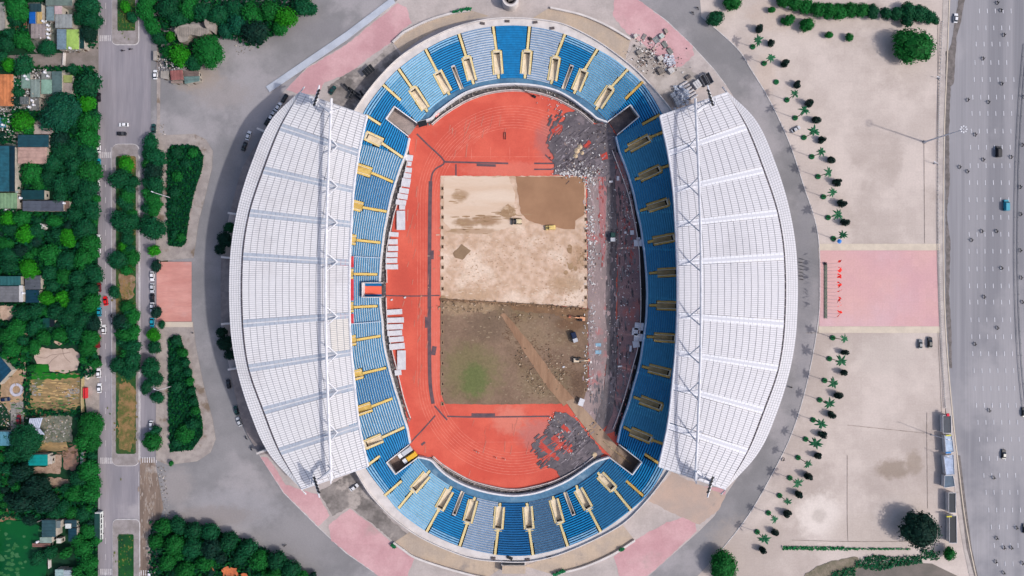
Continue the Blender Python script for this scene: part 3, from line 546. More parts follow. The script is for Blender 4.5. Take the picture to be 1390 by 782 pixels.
# (inner point, outer point) dividing lines counter-clockwise, colour of the block that follows
D = [((876,391),(943,391),'f'),((876,371),(943,369),'e'),((873,328),(941,321),'f'),((866,285),(932,272),'e'),((855.4,245),(925,219),'f'),((848,206),(908,176),'e'),((838,183),(897,153),'b'),((826,165),(874,112),'s'),((810,149),(852,94.5),'l'),((779,127),(811,67),'b'),((748,114),(767,46.5),'g'),((712.5,106.3),(718.8,36),'c'),
     ((677,106.6),(669.4,36),'g'),((643,114),(623,46),'b'),((610,128.5),(577.5,66.5),'l'),((580,151.5),(541,93.5),'s'),((566,166),(520,115),'b'),((553,185),(496,156),'b'),((548,214),(476,190),'w'),
     ((534.5,247.5),(463,222),'x'),((526,287.5),(456,272),'w'),((517,329.5),(452,322),'w'),((516,349),(452,345),'w'),((515.6,440),(453,445),'w'),((517.5,456),(454,466),'w'),((524,499.5),(460,514),'x'),((534,540.5),(472,563),'w'),
     ((549,580),(484,606),'b'),((556,604),(497.5,633),'b'),((567,621),(522,673),'s'),((583.5,639),(540.5,690.5),'l'),((613,660.5),(579,722),'b'),((645,675),(624,741.5),'g'),((678.8,683),(672,753),'d'),
     ((715,683),(723.5,753.5),'h'),((750.5,674),(770.5,741.5),'b'),((782.5,659),(815.5,722),'m'),((811.5,641),(856.4,692.5),'m'),((827,621),(874,674),'b'),((840,603),(900,633),'b'),((846.5,579.5),(910,606),'f'),((860,539),(927,555),'e'),
     ((871.5,497.5),(936,514),'f'),((876,457),(941,460),'e'),((878,415),(943,415),'f')]
st = empty('stadium'); tag(st, 'oval football stadium with blue stands and two white crescent roofs', 'stadium')
rows_all = []                                                # (block, runs)
D = [d for d in D]; nb = len(D)
for bi in range(nb):
    a, b, col = D[bi]; a2, b2, _ = D[(bi+1) % nb]
    ti0, to0, ti1, to1 = ang(a), ang(b), ang(a2), ang(b2)
    if ti1 < ti0-180: ti1 += 360
    if to1 < to0-180: to1 += 360
    if to0-ti0 > 180: to0 -= 360; 
    if ti0-to0 > 180: to0 += 360
    if to1-ti1 > 180: to1 -= 360
    if ti1-to1 > 180: to1 += 360
    blk = MB()
    bo = None; seats = []
    for j in range(NR):
        tm = (j+.5)/NR; s_, e_ = ti0+(to0-ti0)*tm, ti1+(to1-ti1)*tm
        n = max(2, int((e_-s_)/.25)); runs = []; cur = []
        for k in range(n+1):
            th = s_+(e_-s_)*k/n; x, y = XY(th, tm)
            if incut(x, y):
                if len(cur) > 2: runs.append(cur)
                cur = []
            else: cur.append(th)
        if len(cur) > 2: runs.append(cur)
        h = hrow(j); hp = hrow(j-1) if j else H0-.2
        for r in runs:
            sm = MB(); q = r[::5]+([r[-1]] if (len(r)-1) % 5 else [])
            for u, v in zip(q, q[1:]):
                A0, A1, B0, B1 = XY(u, j/NR), XY(v, j/NR), XY(u, (j+1)/NR), XY(v, (j+1)/NR)
                blk.face([P(*A0, h), P(*B0, h), P(*B1, h), P(*A1, h)], 0); blk.face([P(*A0, hp), P(*A0, h), P(*A1, h), P(*A1, hp)], 0)
                f0, f1 = (j+.34)/NR, (j+.82)/NR
                if col in 'c': f0, f1 = (j+.12)/NR, (j+.97)/NR
                if col in 'bdx': f0, f1 = (j+.22)/NR, (j+.78)/NR
                X = [XY(u, f0), XY(u, f1), XY(v, f1), XY(v, f0)]
                sm.hexa([P(*p, h) for p in X], [P(*X[0], h+.34), P(*X[1], h+.46), P(*X[2], h+.46), P(*X[3], h+.34)], 0, bottom=False)
            if sm.v: seats.append((j, sm, len(r)))
    if not blk.v: continue
    bo = blk.build('seating_block', BT[col][1], st)
    for j, sm, ln in seats: rows_all.append((bo, col, j, sm, ln*(abs(math.sin(math.radians(s_)))+.6)))
rows_all.sort(key=lambda r: -r[4])
rest = {}
pale_top = M('seat_sunbleached', A(140,190,220), A(110,170,212), .5, grain=.1)
for i, (bo, col, j, sm, ln) in enumerate(rows_all):
    mt = BT[col][0]
    if j >= 19 and col in 'bls': mt = pale_top
    if i < 290: sm.build('seat_row', mt, bo)
    else:
        k = (bo.name, mt.name); r = rest.setdefault(k, (bo, mt, MB())); n = len(r[2].v)
        r[2].v += sm.v; r[2].f += [tuple(x+n for x in f) for f in sm.f]; r[2].m += sm.m; r[2].t += sm.t
for bo, mt, mb in rest.values(): stuff(mb.build('seat_rows', mt, bo))
# rim, facade, inner walls
mb = MB(); mb2 = MB()
for k in range(720):
    a, b = k*.5, (k+1)*.5
    def pt(th, r, h): q = math.radians(th); return P(BC[0]+r*math.cos(q), BC[1]-r*math.sin(q), h)
    mb.face([pt(a, rO(a), H1+.05), pt(a, rR(a), H1+.05), pt(b, rR(b), H1+.05), pt(b, rO(b), H1+.05)])
    t0, t1 = pt(a, rR(a), H1+1), pt(b, rR(b), H1+1); i0, i1 = pt(a, rR(a)-1.1, H1+1), pt(b, rR(b)-1.1, H1+1)
    mb2.hexa([Vector((p.x, p.y, 0)) for p in (t0, t1)]+[Vector((p.x, p.y, H1)) for p in (i1, i0)], [t0, t1, i1, i0])
mb.build('rim_walkway', white_c, st); mb2.build('outer_wall', white_c, st)
yel = M('yellow_step_paint', A(238,218,164), A(226,204,148), .6, grain=.08); yelw = M('west_step_paint', A(234,206,128), A(226,196,118), .6, grain=.08)
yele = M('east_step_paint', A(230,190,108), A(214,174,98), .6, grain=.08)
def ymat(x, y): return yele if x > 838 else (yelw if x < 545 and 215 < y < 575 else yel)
def hstand(x, y):
    t = min(.9999, max(0, tpos(x, y))); return hrow(int(t*NR))
def steps(mb, a, b, wd, lift=.06):
    L = math.hypot(b[0]-a[0], b[1]-a[1]); n = max(2, int(L/1.5)); ux, uy = (b[0]-a[0])/L, (b[1]-a[1])/L
    for k in range(n):
        p = (a[0]+(b[0]-a[0])*k/n, a[1]+(b[1]-a[1])*k/n); q = (a[0]+(b[0]-a[0])*(k+1)/n, a[1]+(b[1]-a[1])*(k+1)/n)
        m_ = ((p[0]+q[0])/2, (p[1]+q[1])/2); h = H0+max(0, tpos(*m_))*(H1-H0)+.25+lift
        ww = wd*(1 if k % 2 else .86)
        r = quadrect(p, q, ww); t = [P(*v, h) for v in r]; mb.hexa([v-Vector((0, 0, .5)) for v in t], t)
for a, b in AIS:
    mb = MB(); steps(mb, a, b, 3.5); mb.build('aisle_stairs', ymat(*a), st)
pitf = M('vomitory_floor', A(236,220,194), A(220,202,174), .5, grain=.1, c3=A(150,134,112), s3=.3, t3=.6)
pitw = M('vomitory_floor_west', A(228,198,118), A(206,172,96), .5, grain=.1)
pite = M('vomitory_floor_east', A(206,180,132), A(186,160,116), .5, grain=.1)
cope = M('parapet_cream', A(236,222,196), A(220,206,182), .6, grain=.05)
def vomitory(a, b, wd, nm='vomitory'):
    L = math.hypot(b[0]-a[0], b[1]-a[1]); ux, uy = (b[0]-a[0])/L, (b[1]-a[1])/L; nx, ny = -uy, ux
    Q = lambda u, v: (a[0]+ux*u+nx*v, a[1]+uy*u+ny*v)
    ha = H0+max(0, tpos(*a))*(H1-H0); hb = H0+min(1.15, tpos(*b))*(H1-H0)
    slot = wd < 7; y = ymat(*a); fl = pitw if y is yelw else (pite if y is yele else pitf)
    iw = wd/2-(0.2 if slot else 2.4)
    mb = MB(); fz = ha-.1; fe = max(fz, hb-1.9)
    z = [P(*Q(-.4, -iw), fz), P(*Q(L-1.5, -iw), fe), P(*Q(L-1.5, iw), fe), P(*Q(-.4, iw), fz)]
    mb.face(z); vo = mb.build(nm, fl, st)
    mb = MB(); cw = 1.15
    for s_ in (-1, 1):
        n = 8; cw = .7
        for k in range(n):
            u0, u1 = L*k/n, L*(k+1)/n; h = ha+(hb-ha)*k/n+.5; h2 = ha+(hb-ha)*(k+1)/n+.5
            r = [Q(u0, s_*iw), Q(u1, s_*iw), Q(u1, s_*(iw-cw)), Q(u0, s_*(iw-cw))]
            t = [P(*p, z_) for p, z_ in zip(r, (h, h2, h2, h))]; mb.hexa([Vector((p.x, p.y, fz-1.5)) for p in t], t)
    t = [P(*p, hb+.6) for p in (Q(L-1.2, -iw), Q(L, -iw), Q(L, iw), Q(L-1.2, iw))]; mb.hexa([v-Vector((0, 0, 1.4)) for v in t], t)
    mb.build('parapet', cope if not slot else white_c, vo)
    mb = MB(); i2 = iw-cw
    dz = Vector((0,0,.04)); mb.face([P(*Q(L-4.2, -i2), hb-1.95)+dz, P(*Q(L-4.2, i2), hb-1.95)+dz, P(*Q(L-1.2, i2), hb-1.85)+dz, P(*Q(L-1.2, -i2), hb-1.85)+dz]); mb.face([P(*Q(L-1.2, -i2), hb-.3), P(*Q(L-1.2, i2), hb-.3), Vector(P(*Q(L-1.2, i2), hb-.3))-Vector((0, 0, hb-fz)), Vector(P(*Q(L-1.2, -i2), hb-.3))-Vector((0, 0, hb-fz))])
    mb.build('doorway_shade', dark_m, vo)  # dark faces paint the shade inside the opening under the stand
    if not slot:
        for s_ in (-1, 1):
            mb = MB(); steps(mb, Q(0, s_*(wd/2-1.15)), Q(L+.5, s_*(wd/2-1.15)), 2.4); mb.build('side_stairs', y, vo)
        mb = MB(); steps(mb, Q(L+.2, 0), Q(L+2.4, 0), wd*.75, .2); mb.build('landing', y, vo)
for v in VOM: vomitory(*v)
for v in SLOT: vomitory(*v, nm='stair_slot')
# tunnel walls with white coping
for T in TUN:
    c = T[:4]; mb = MB(); mw = MB()
    for i in range(3):
        p, q = c[i], c[i+1]; n = 8
        hh = [max(3.2, H0+max(0, tpos(p[0]+(q[0]-p[0])*k/n, p[1]+(q[1]-p[1])*k/n))*(H1-H0)+1.1) for k in range(n+1)]
        for k in range(n):
            u = (p[0]+(q[0]-p[0])*k/n, p[1]+(q[1]-p[1])*k/n); v = (p[0]+(q[0]-p[0])*(k+1)/n, p[1]+(q[1]-p[1])*(k+1)/n)
            r = quadrect(u, v, 1.2); t = [P(*x, h) for x, h in zip(r, (hh[k], hh[k+1], hh[k+1], hh[k]))]; mb.hexa([x-Vector((0, 0, 1.5)) for x in t], t)
            r = quadrect(u, v, .8); t = [P(*x, h-1.4) for x, h in zip(r, (hh[k], hh[k+1], hh[k+1], hh[k]))]; mw.hexa([Vector((x.x, x.y, 0)) for x in t], t)
    mb.build('tunnel_coping', white_p, st); mw.build('tunnel_wall', concr, st)
# front parapets, walkways and moats
NP = crv([(567,166),(584,161),(592,153),(600,147),(619,133),(638,123),(664,116.2),(697,113.7),(730,116.2),(756,123),(775,133),(794,147),(802,153),(811,160.5),(825,165.5)])
SP = crv([(567,621),(584,625),(594,635),(605.5,645),(622,655),(643,663.7),(670,670.5),(699,673.3),(728,669.5),(752.7,661),(770,653),(785,643.6),(803,631),(812,626),(828,621)])
walk = M('walkway_paint', A(92,134,164), A(74,112,142), .3, grain=.1, c3=A(120,150,172), s3=.2, t3=.6)
def seatfront(pts): 
    out = []
    for p in pts:
        th, r = pol(p); q = math.radians(th); rr_ = rI(th)+.2; rr_ = max(rr_, r+.3); out.append((BC[0]+rr_*math.cos(q), BC[1]-rr_*math.sin(q)))
    return out
mb = MB()
for L in (NP, SP): mb = MB(); strip(mb, L, seatfront(L), H0-.1); mb.build('front_walkway', walk, st)
for L in (NP, SP): wall('front_parapet', L, 2.2, H0+.9, 0, white_p, st)
for a0, a1 in ((206.6+0, 0), ):
    pass
def arc_pts(p, q, dr=0, n=60):
    a, b = ang(p), ang(q)
    if b < a: b += 360
    out = []
    for k in range(n+1):
        th = a+(b-a)*k/n; r = rI(th)+dr; x = math.radians(th); out.append((BC[0]+r*math.cos(x), BC[1]-r*math.sin(x)))
    return out
bluep = M('pale_blue_parapet', A(196,214,234), A(180,200,222), .5, grain=.05)
WP1, WP2 = arc_pts((553.8,184.6),(516,383)), arc_pts((516,404.5),(555,604)); EP = arc_pts((840,603),(837.8,183))
for L in (WP1, WP2): wall('front_parapet', L, 1.7, H0+.7, 0, white_p, st)
wall('front_parapet', EP, 1.6, H0+.7, 0, bluep, st)
low = M('low_wall', A(226,212,208), A(200,188,184), .6, grain=.08)
NL = crv([(585.7,168.5),(600,156.5),(619,144),(638,134),(664,125.5),(697,121.8),(730,125.5),(756,134),(775,144),(790,153),(806,167)])
SL = crv([(588,620),(600,630),(620,642.5),(645,654.5),(680,663),(697,664.5),(714,663),(749,654.5),(774,642.5),(794,630),(806,620)])
WL1 = crv([(553,218),(546,248),(538,279.5),(534.8,290),(529.7,313),(524.5,341),(524.5,362),(525,384)]); WL2 = crv([(524,404),(525,430),(527,450),(533,480),(539,503),(548,541),(557,568)])
EL_ = crv([(831,204),(851.6,259),(859,290),(866.6,329.5),(869,370),(870,421),(866.7,467),(858,502),(847,541.6),(838,568),(832,583)])
for L in (NL, SL): wall('moat_wall', L, 1.1, 1.2, 0, low, st); wall('moat_kerb', offs(L, 1.9 if L is SL else 1.9), .5, .8, 0, low, st)
for L in (WL1, WL2, EL_): wall('moat_wall', L, .9, 1.2, 0, low, st)
mb = MB(); strip(mb, EL_, [ (lambda th, r: (BC[0]+(rI(th)-.6)*math.cos(math.radians(th)), BC[1]-(rI(th)-.6)*math.sin(math.radians(th))))(*pol(p)) for p in EL_], .4); mb.build('moat_floor', M('moat_black', A(40,38,40), A(26,26,28), .3, grain=.2), st)  # east moat floor laid in a near-black colour
for L, sgn in ((NL,1),(SL,1),(WL1,1),(WL2,1)):
    mb = MB()
    for p in L[::1]:
        for _ in range(2):
            th, r = pol(p); rr_ = r+random.uniform(1.5, 5); q = P(BC[0]+rr_*math.cos(math.radians(th)), BC[1]-rr_*math.sin(math.radians(th)))
            mb.box((q.x+random.uniform(-1,1), q.y+random.uniform(-1,1), .1), (random.uniform(.2,1.2), random.uniform(.2,.7), random.uniform(.1,.5)), random.uniform(0,3))
    stuff(mb.build('rubble', M('rubble', A(170,160,154), A(90,84,82), .9, grain=.25)), 'bits of rubble lying in the moat between the walls', 'rubble')
# VIP box entrance in the west stand
mb = MB(); t = [P(*p, 5) for p in VIP]; 
fl = [(492,384.5),(518,384.5),(518,403),(492,403)]; mb.hexa([P(*p, .3) for p in fl], [P(*p, 1.2) for p in fl]); mb.build('players_entrance', M('entrance_blue', A(0,104,162), None, grain=.08), st)
mb = MB(); fl = [(492.5,388.5),(518,388.5),(518,399.5),(492.5,399.5)]; mb.hexa([P(*p, 1.25) for p in fl], [P(*p, 1.45) for p in fl]); mb.build('players_carpet', M('entrance_red', A(238,112,88), None, grain=.06), st)
for seg in ([(491.5,384),(517,384)],[(491.5,384),(491.5,403.5)],[(491.5,403.5),(517,403.5)]): wall('entrance_parapet', seg, 1.0, 6.6, 0, white_p, st)
redv = M('vip_red_carpet', A(224,78,84), A(204,60,74), .4, grain=.08)
for y0, y1, mt in ((348,363,1),(379,408,0),(426,439,1)):
    mb = MB(); n = 6
    for k in range(n):
        ya, yb = y0+(y1-y0)*k/n, y0+(y1-y0)*(k+1)/n; t = [P(x, y, 9.6+.02*mt) for x, y in ((462,ya),(479.3,ya),(479.3,yb),(462,yb))]; mb.hexa([v-Vector((0,0,1.2)) for v in t], t)
    mb.build('vip_platform', redv, st)
for L in ([(516,350),(474,348),(455,347)],[(517,436.5),(475,440),(455,442)]):
    mb = MB(); pts = [P(*p, H0+max(0, tpos(*p))*(H1-H0)+1.5) for p in crv(L)]; mb.tube(pts, .2, 5); mb.build('block_railing', bluep, st)
# small vents on the rim, south door, north stair drum
for x, y in ((655,32),(688.5,29),(726.5,30.5),(749.5,38.5),(669.5,757.5),(716,759.5),(745,756.5)):
    mb = MB(); q = P(x, y, H1+.1); mb.box(q, (2.1, 1.1, .35), (x-697)*.003); mb.box(q+Vector((0,0,.35)), (1.7, .7, .12)); mb.build('rim_vent', M('vent_grey', A(108,98,98), A(84,78,78), 2), st)
mb = MB(); q = P(692, 757, H1+.1); mb.box(q, (2.6, 1.2, .6), -.4); mb.build('rim_box', blackm, st)
t = empty('gate_building', P(697.5, 768)); tag(t, 'small gate building with a black slot roof at the bottom of the bowl', 'building')
mb = MB(); q = P(697.5, 770, 4)-t.location; q.z = 0; mb.box(q+Vector((0,-1.2,0)), (10.8, 3.6, 4)); mb.build('base', ramp_m, t)
mb = MB(); q = P(697, 764.5, 8)-t.location; q.z = 7; mb.box(q, (10.2, 2.1, .6)); mb.build('canopy', blackm, t)
mb = MB(); q = P(697, 764.5, 8)-t.location; q.z = 0; mb.box(q, (10.9, 2.9, 7)); mb.build('wall', white_c, t)
t = empty('stair_drum', P(693, 5)); tag(t, 'round white stair drum with dark openings above the bowl', 'stair tower')
for r0, r1, h, nm, m_ in ((11,8.3,6,'outer_ring',white_c),(7.6,6.4,5.5,'inner_ring',concr)):
    mb = MB(); n = 32
    for k in range(n):
        a, b = 2*math.pi*k/n, 2*math.pi*(k+1)/n
        tt = [Vector((r0*S*math.cos(a), r0*S*math.sin(a), h)), Vector((r0*S*math.cos(b), r0*S*math.sin(b), h)), Vector((r1*S*math.cos(b), r1*S*math.sin(b), h)), Vector((r1*S*math.cos(a), r1*S*math.sin(a), h))]
        mb.hexa([Vector((v.x, v.y, 0)) for v in tt], tt)
    mb.build(nm, m_, t)
mb = MB(); mb.cyl((0,0,0), 8.2*S, .5, 24); mb.build('well_floor', dark_m, t)
mb = MB(); mb.box((.2,1.2,.5), (2.6,3.2,4.6), .05); mb.build('stair_core', concr, t)

# ------------------------------------------------------------ roofs
Xm = lambda p, e: (1394-p[0], p[1]) if e else p
GUT = [(407,126),(381,172.5),(358,231),(339,289),(330,348),(330,439.6),(338,500),(358,557.5),(380,613),(409,664)]
INE = [(498,157.5),(487,208),(480,258),(477,304.5),(474.7,356.5),(474.5,428),(477,478.5),(481.3,524.5),(487.5,578),(499.5,633)]
OUTL = [(413,118.5),(368,163),(341,222),(322,285),(312.3,349),(312.3,440),(321,500),(340,562),(366,617),(415,670.5)]
ss = [-1,-.8,-.58,-.38,-.18,.18,.38,.58,.8,1]
def cat1(L, s):                                              # smooth curve through stations
    i = max(0, min(len(ss)-2, sum(1 for v in ss[1:-1] if v <= s))); t = (s-ss[i])/(ss[i+1]-ss[i])
    g = lambda k: np.array(L[max(0, min(len(L)-1, k))], float); gs = lambda k: ss[max(0, min(9, k))]
    p1, p2 = g(i), g(i+1); d = ss[i+1]-ss[i]
    m1 = (g(i+1)-g(i-1))/(gs(i+1)-gs(i-1))*d; m2 = (g(i+2)-g(i))/(gs(i+2)-gs(i))*d
    return tuple((2*t**3-3*t*t+1)*p1+(t**3-2*t*t+t)*m1+(-2*t**3+3*t*t)*p2+(t**3-t*t)*m2)
def hroof(s, t): return (23.5-4*s*s)+3.2*t+.7*math.sin(math.pi*t)
pan = {0: M('roof_panel_west', A(240,237,238), None, grain=.03, gscale=.5, rough=.55, attr=True, c3=A(222,217,217), s3=.035, t3=.52, w3=.25),
       1: M('roof_panel_east', A(222,220,225), None, grain=.02, gscale=.5, rough=.6, attr=True, c3=A(210,208,213), s3=.035, t3=.52, w3=.25)}
seam = M('roof_seam', A(168,167,173), A(158,158,164), .3)
strip_m = {0: M('skylight_strip_west', A(190,197,208), A(178,185,198), .3, grain=.04), 1: M('skylight_strip_east_glint', A(234,234,240), None, grain=.02)}  # east strips whiter: sun glint on the slopes put into the colour
for e in (0, 1):
    side = empty('roof'); side.parent = st
    bpy.data.objects.remove(side)
    eave = MB(); eseam = MB()
    for bay in range(9):
        s0, s1 = ss[bay], ss[bay+1]; g0 = .0; w_ = 5.2/np.hypot(*(np.array(GUT[bay+1])-np.array(GUT[bay])))*(s1-s0)
        a0 = s0+(w_ if bay else 0); a1 = s1-(w_ if bay < 8 else 0)
        Lm = abs(GUT[bay+1][1]-GUT[bay][1]); nr = max(6, int(round(Lm/2.95*(a1-a0)/(s1-s0)))); nc = max(9, int(round((INE[bay][0]-GUT[bay][0])/8.9)))
        U = MB(); T = MB()
        for i in range(nr):
            for j in range(nc):
                def pt(u, v, dz=0):
                    s = a0+(a1-a0)*u; G, E = cat1(GUT, s), cat1(INE, s); x, y = G[0]+(E[0]-G[0])*v, G[1]+(E[1]-G[1])*v
                    return P(*Xm((x, y), e), hroof(s, v)+dz)
                u0, u1, v0, v1 = i/nr, (i+1)/nr, j/nc, (j+1)/nc
                if j % 3 == 0: 
                    vv = min(1, (j+3)/nc); U.face([pt(u0, v0, -.12), pt(u0, vv, -.12), pt(u1, vv, -.12), pt(u1, v0, -.12)])
                gu, gv = .09*(u1-u0), .042*(v1-v0)
                tn = random.gauss(1, .008)*(1-.03*(random.random() < .03))
                if e == 0 and bay == 5 and v0 > .76: tn = (1.0*tn, .965*tn, .88*tn)
                T.face([pt(u0+gu, v0+gv), pt(u0+gu, v1-gv), pt(u1-gu, v1-gv), pt(u1-gu, v0+gv)], 0, tn)
        ro = U.build('roof_bay', seam, st); T.build('roof_panels', pan[e], ro, tint=True); ro.children[0]['kind'] = 'stuff'
        # eave beyond the gutter
        n2 = nr+2
        for i in range(n2):
            for j in range(2 if False else 5):
                def pe(u, v, dz=0):
                    s = s0+(s1-s0)*u; G, O = cat1(GUT, s), cat1(OUTL, s); x, y = G[0]+(O[0]-G[0])*v, G[1]+(O[1]-G[1])*v
                    return P(*Xm((x, y), e), 23.5-4*s*s-.5-1.0*v+dz)
                u0, u1 = i/n2, (i+1)/n2; v0, v1 = .1+.9*j/5, .1+.9*(j+1)/5
                eave.face([pe(u0+.06/n2, v0+.01), pe(u1-.06/n2, v0+.01), pe(u1-.06/n2, v1-.01), pe(u0+.06/n2, v1-.01)], 0, random.gauss(.985, .012))
            eseam.face([pe(u0, .08, -.15), pe(u1, .08, -.15), pe(u1, 1, -.15), pe(u0, 1, -.15)])
    eo = eseam.build('roof_eave', seam, st); eo2 = eave.build('eave_panels', pan[e], eo, tint=True); eo2['kind'] = 'stuff'
    # gutter: dark open joint with white bridges
    for bay in range(9):
        mb = MB(); s0, s1 = ss[bay], ss[bay+1]; n = 8
        for k in range(n):
            if k in (3,) : pass
            u0, u1 = s0+(s1-s0)*(k+.04)/n, s0+(s1-s0)*(k+.96)/n
            if bay in (0, 8) and (u0 < -.93 or u1 > .93): continue
            G0, G1, O0, O1 = cat1(GUT, u0), cat1(GUT, u1), cat1(OUTL, u0), cat1(OUTL, u1)
            L2 = lambda a, b, v: Xm((a[0]+(b[0]-a[0])*v, a[1]+(b[1]-a[1])*v), e)
            hh = 23.5-4*u0*u0-.1; mb.face([P(*L2(G0,O0,-.015),hh), P(*L2(G1,O1,-.015),hh), P(*L2(G1,O1,.085),hh), P(*L2(G0,O0,.085),hh)])
        mb.build('gutter', M('gutter_dark', A(96,88,94), A(70,64,70), .6), st)
    # radial strips
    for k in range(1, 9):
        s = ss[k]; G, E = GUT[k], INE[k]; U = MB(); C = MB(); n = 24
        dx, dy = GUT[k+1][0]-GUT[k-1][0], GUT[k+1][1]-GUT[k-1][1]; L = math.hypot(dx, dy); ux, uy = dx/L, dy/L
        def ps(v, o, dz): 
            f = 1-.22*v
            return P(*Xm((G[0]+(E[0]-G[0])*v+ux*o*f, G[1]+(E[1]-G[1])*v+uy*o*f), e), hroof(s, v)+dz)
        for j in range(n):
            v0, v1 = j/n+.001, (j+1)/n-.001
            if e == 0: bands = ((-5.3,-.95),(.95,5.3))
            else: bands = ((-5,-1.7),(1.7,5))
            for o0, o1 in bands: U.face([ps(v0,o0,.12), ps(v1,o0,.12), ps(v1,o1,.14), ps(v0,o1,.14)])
        o0, o1 = (-.9,.9) if e == 0 else (-1.6,1.6)
        C.hexa([ps(0,o0,-.3), ps(1,o0,-.3), ps(1,o1,-.3), ps(0,o1,-.3)], [ps(0,o0,.35), ps(1,o0,.35), ps(1,o1,.35), ps(0,o1,.35)]) if False else None
        for j in range(n):
            v0, v1 = j/n, (j+1)/n; C.hexa([ps(v0,o0,-.2), ps(v1,o0,-.2), ps(v1,o1,-.2), ps(v0,o1,-.2)], [ps(v0,o0,.25), ps(v1,o0,.25), ps(v1,o1,.25), ps(v0,o1,.25)])
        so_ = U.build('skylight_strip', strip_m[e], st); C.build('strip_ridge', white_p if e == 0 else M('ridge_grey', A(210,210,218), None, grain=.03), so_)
    for k in range(1, 9):
        G = GUT[k]; c = P(*Xm((G[0]+6, G[1]), e), 22); th, r = pol(Xm((G[0]+44, G[1]), e)); mb = MB(); q = P(*Xm((G[0]+62, G[1]+(391-G[1])*.1), e), H1)
        mb.tube([Vector((c.x, c.y, 0)), c-Vector((0,0,1))], .6, 8); mb.tube([Vector((q.x, q.y, 4)), P(*Xm((G[0]+34, G[1]), e), 22)], .5, 6); mb.build('roof_column', concr, st)
    # edge beams
    mb = MB(); E = [cat1(INE, s) for s in np.linspace(-1, 1, 61)]
    mb.tube([P(*Xm(p, e), hroof(s, 1)-.2) for p, s in zip(E, np.linspace(-1, 1, 61))], .55, 6)
    for kk in (0, -1):
        q = [GUT[kk], OUTL[kk]]; sg = -1 if kk == 0 else 1
        mb.tube([P(*Xm(INE[kk], e), hroof(1, 1)), P(*Xm(GUT[kk], e), hroof(1, 0)), P(*Xm(OUTL[kk], e), 14)], .4, 5)
    mb.build('edge_beam', white_s, st)
    # end infill triangle between gutter and eave tips
    # arch truss
    A0 = [(450,134),(449,160),(447,200),(445,250),(443,310),(442.3,350),(442.2,391),(442.3,432),(443,480),(445,540),(447,590),(449,630),(450,652)]
    hs = [26,29,31,32.5,33.6,34,34,34,33.6,32.5,31,29,26] if e else [25,26.5,27.8,28.8,29.4,29.6,29.6,29.6,29.4,28.8,27.8,26.5,25]
    pts = [P(*Xm(p, e), h+1) for p, h in zip(A0, hs)]
    mb = MB(); mb.tube(pts, .56, 8); ar = mb.build('roof_arch', white_s, st)
    def onarch(y):
        ys = [p[1] for p in A0]; i = max(0, min(len(ys)-2, sum(1 for v in ys if v <= y)-1)); t = (y-ys[i])/(ys[i+1]-ys[i]); return pts[i].lerp(pts[i+1], t)
    for k in range(1, 9):
        G, E = GUT[k], INE[k]; v = (458-G[0])/(E[0]-G[0]); y = G[1]+(E[1]-G[1])*v; b = P(*Xm((458, y), e), hroof(ss[k], v)+.3)
        mb = MB()
        for d in (-13, 13): mb.tube([b, onarch(min(650, max(136, y+d)))], .3, 5)
        mb.tube([b+Vector((0,0,.2)), P(*Xm((440, y-1), e), hroof(ss[k], .8)+.2)], .2, 4)
        mb.build('arch_brace', white_s, ar)
    # pylons and floodlight fins at both ends
    for top in (1, 0):
        Y = lambda y: y if top else 784-y-1+8 if False else (y if top else 791-y)
        q = lambda x, y, h: P(*Xm((x, Y(y)), e), h)
        mb = MB(); mb.tube([q(449,134,27), q(449,152,28)], [.2,.8], 6); mb.tube([q(449,152,29), q(436,142,27), q(427,136,24)], [.8,.6,.45], 6)
        mb.tube([q(449,153,27), q(464,146,22)], .15, 4); mb.tube([q(449,153,27), q(445,160,26)], .2, 4); mb.tube([q(427,136,25), q(421,142,25)], .3, 5)
        mb.build('pylon', white_s, st)
        fr = MB(); fr.face([q(426,142,30), q(433.5,116,31), q(434.5,117,27), q(431,140,26)]); fr.tube([q(426,143,30), q(433.5,116,32)], .35, 5); fr.tube([q(422,133,28), q(424,144,28)], .3, 5); fr.tube([q(427,136,25), q(433.5,116,32)], .3, 5)
        f = fr.build('floodlight_frame', white_s, st)
        for k in range(5):
            mb = MB(); x, y = 426.5+k*1.5, 142-k*4.6; c = q(x+.4, y, 31.4); mb.box(c, (1.5, .8, .5), (.9 if not e else -.9)*(1 if top else -1)); mb.build('floodlight', blackm, f)
# low podium ledges west of the facade
def podium(pts_o, pts_i):
    mb = MB(); strip(mb, crv(pts_o, 4), crv(pts_i, 4), 1.6, 0); o = mb.build('podium_ledge', M('podium_concrete', A(150,140,138), A(128,120,120), .3, grain=.1), st)
podium([(352,190),(329,228.6),(312,289)], [(380,190),(355,235),(338,292)])
podium([(312,502),(322,548),(335,588),(353,618)], [(338,500),(350,548),(362,580),(382,612)])
podium([(300,349),(299.5,391),(300,440)], [(325,349),(325,391),(325,440)])
for x0, y0, x1, y1 in ((348.5,174,361,179),(309,289,324,291),(300,349,316,350.5),(300,440,316,439),(309,502,324,499.5),(348,616,362,611)):
    mb = MB(); t = [P(*p, 6) for p in quadrect((x0,y0),(x1,y1),2.6)]; mb.hexa([Vector((v.x,v.y,0)) for v in t], t); mb.build('facade_fin', white_c, st)
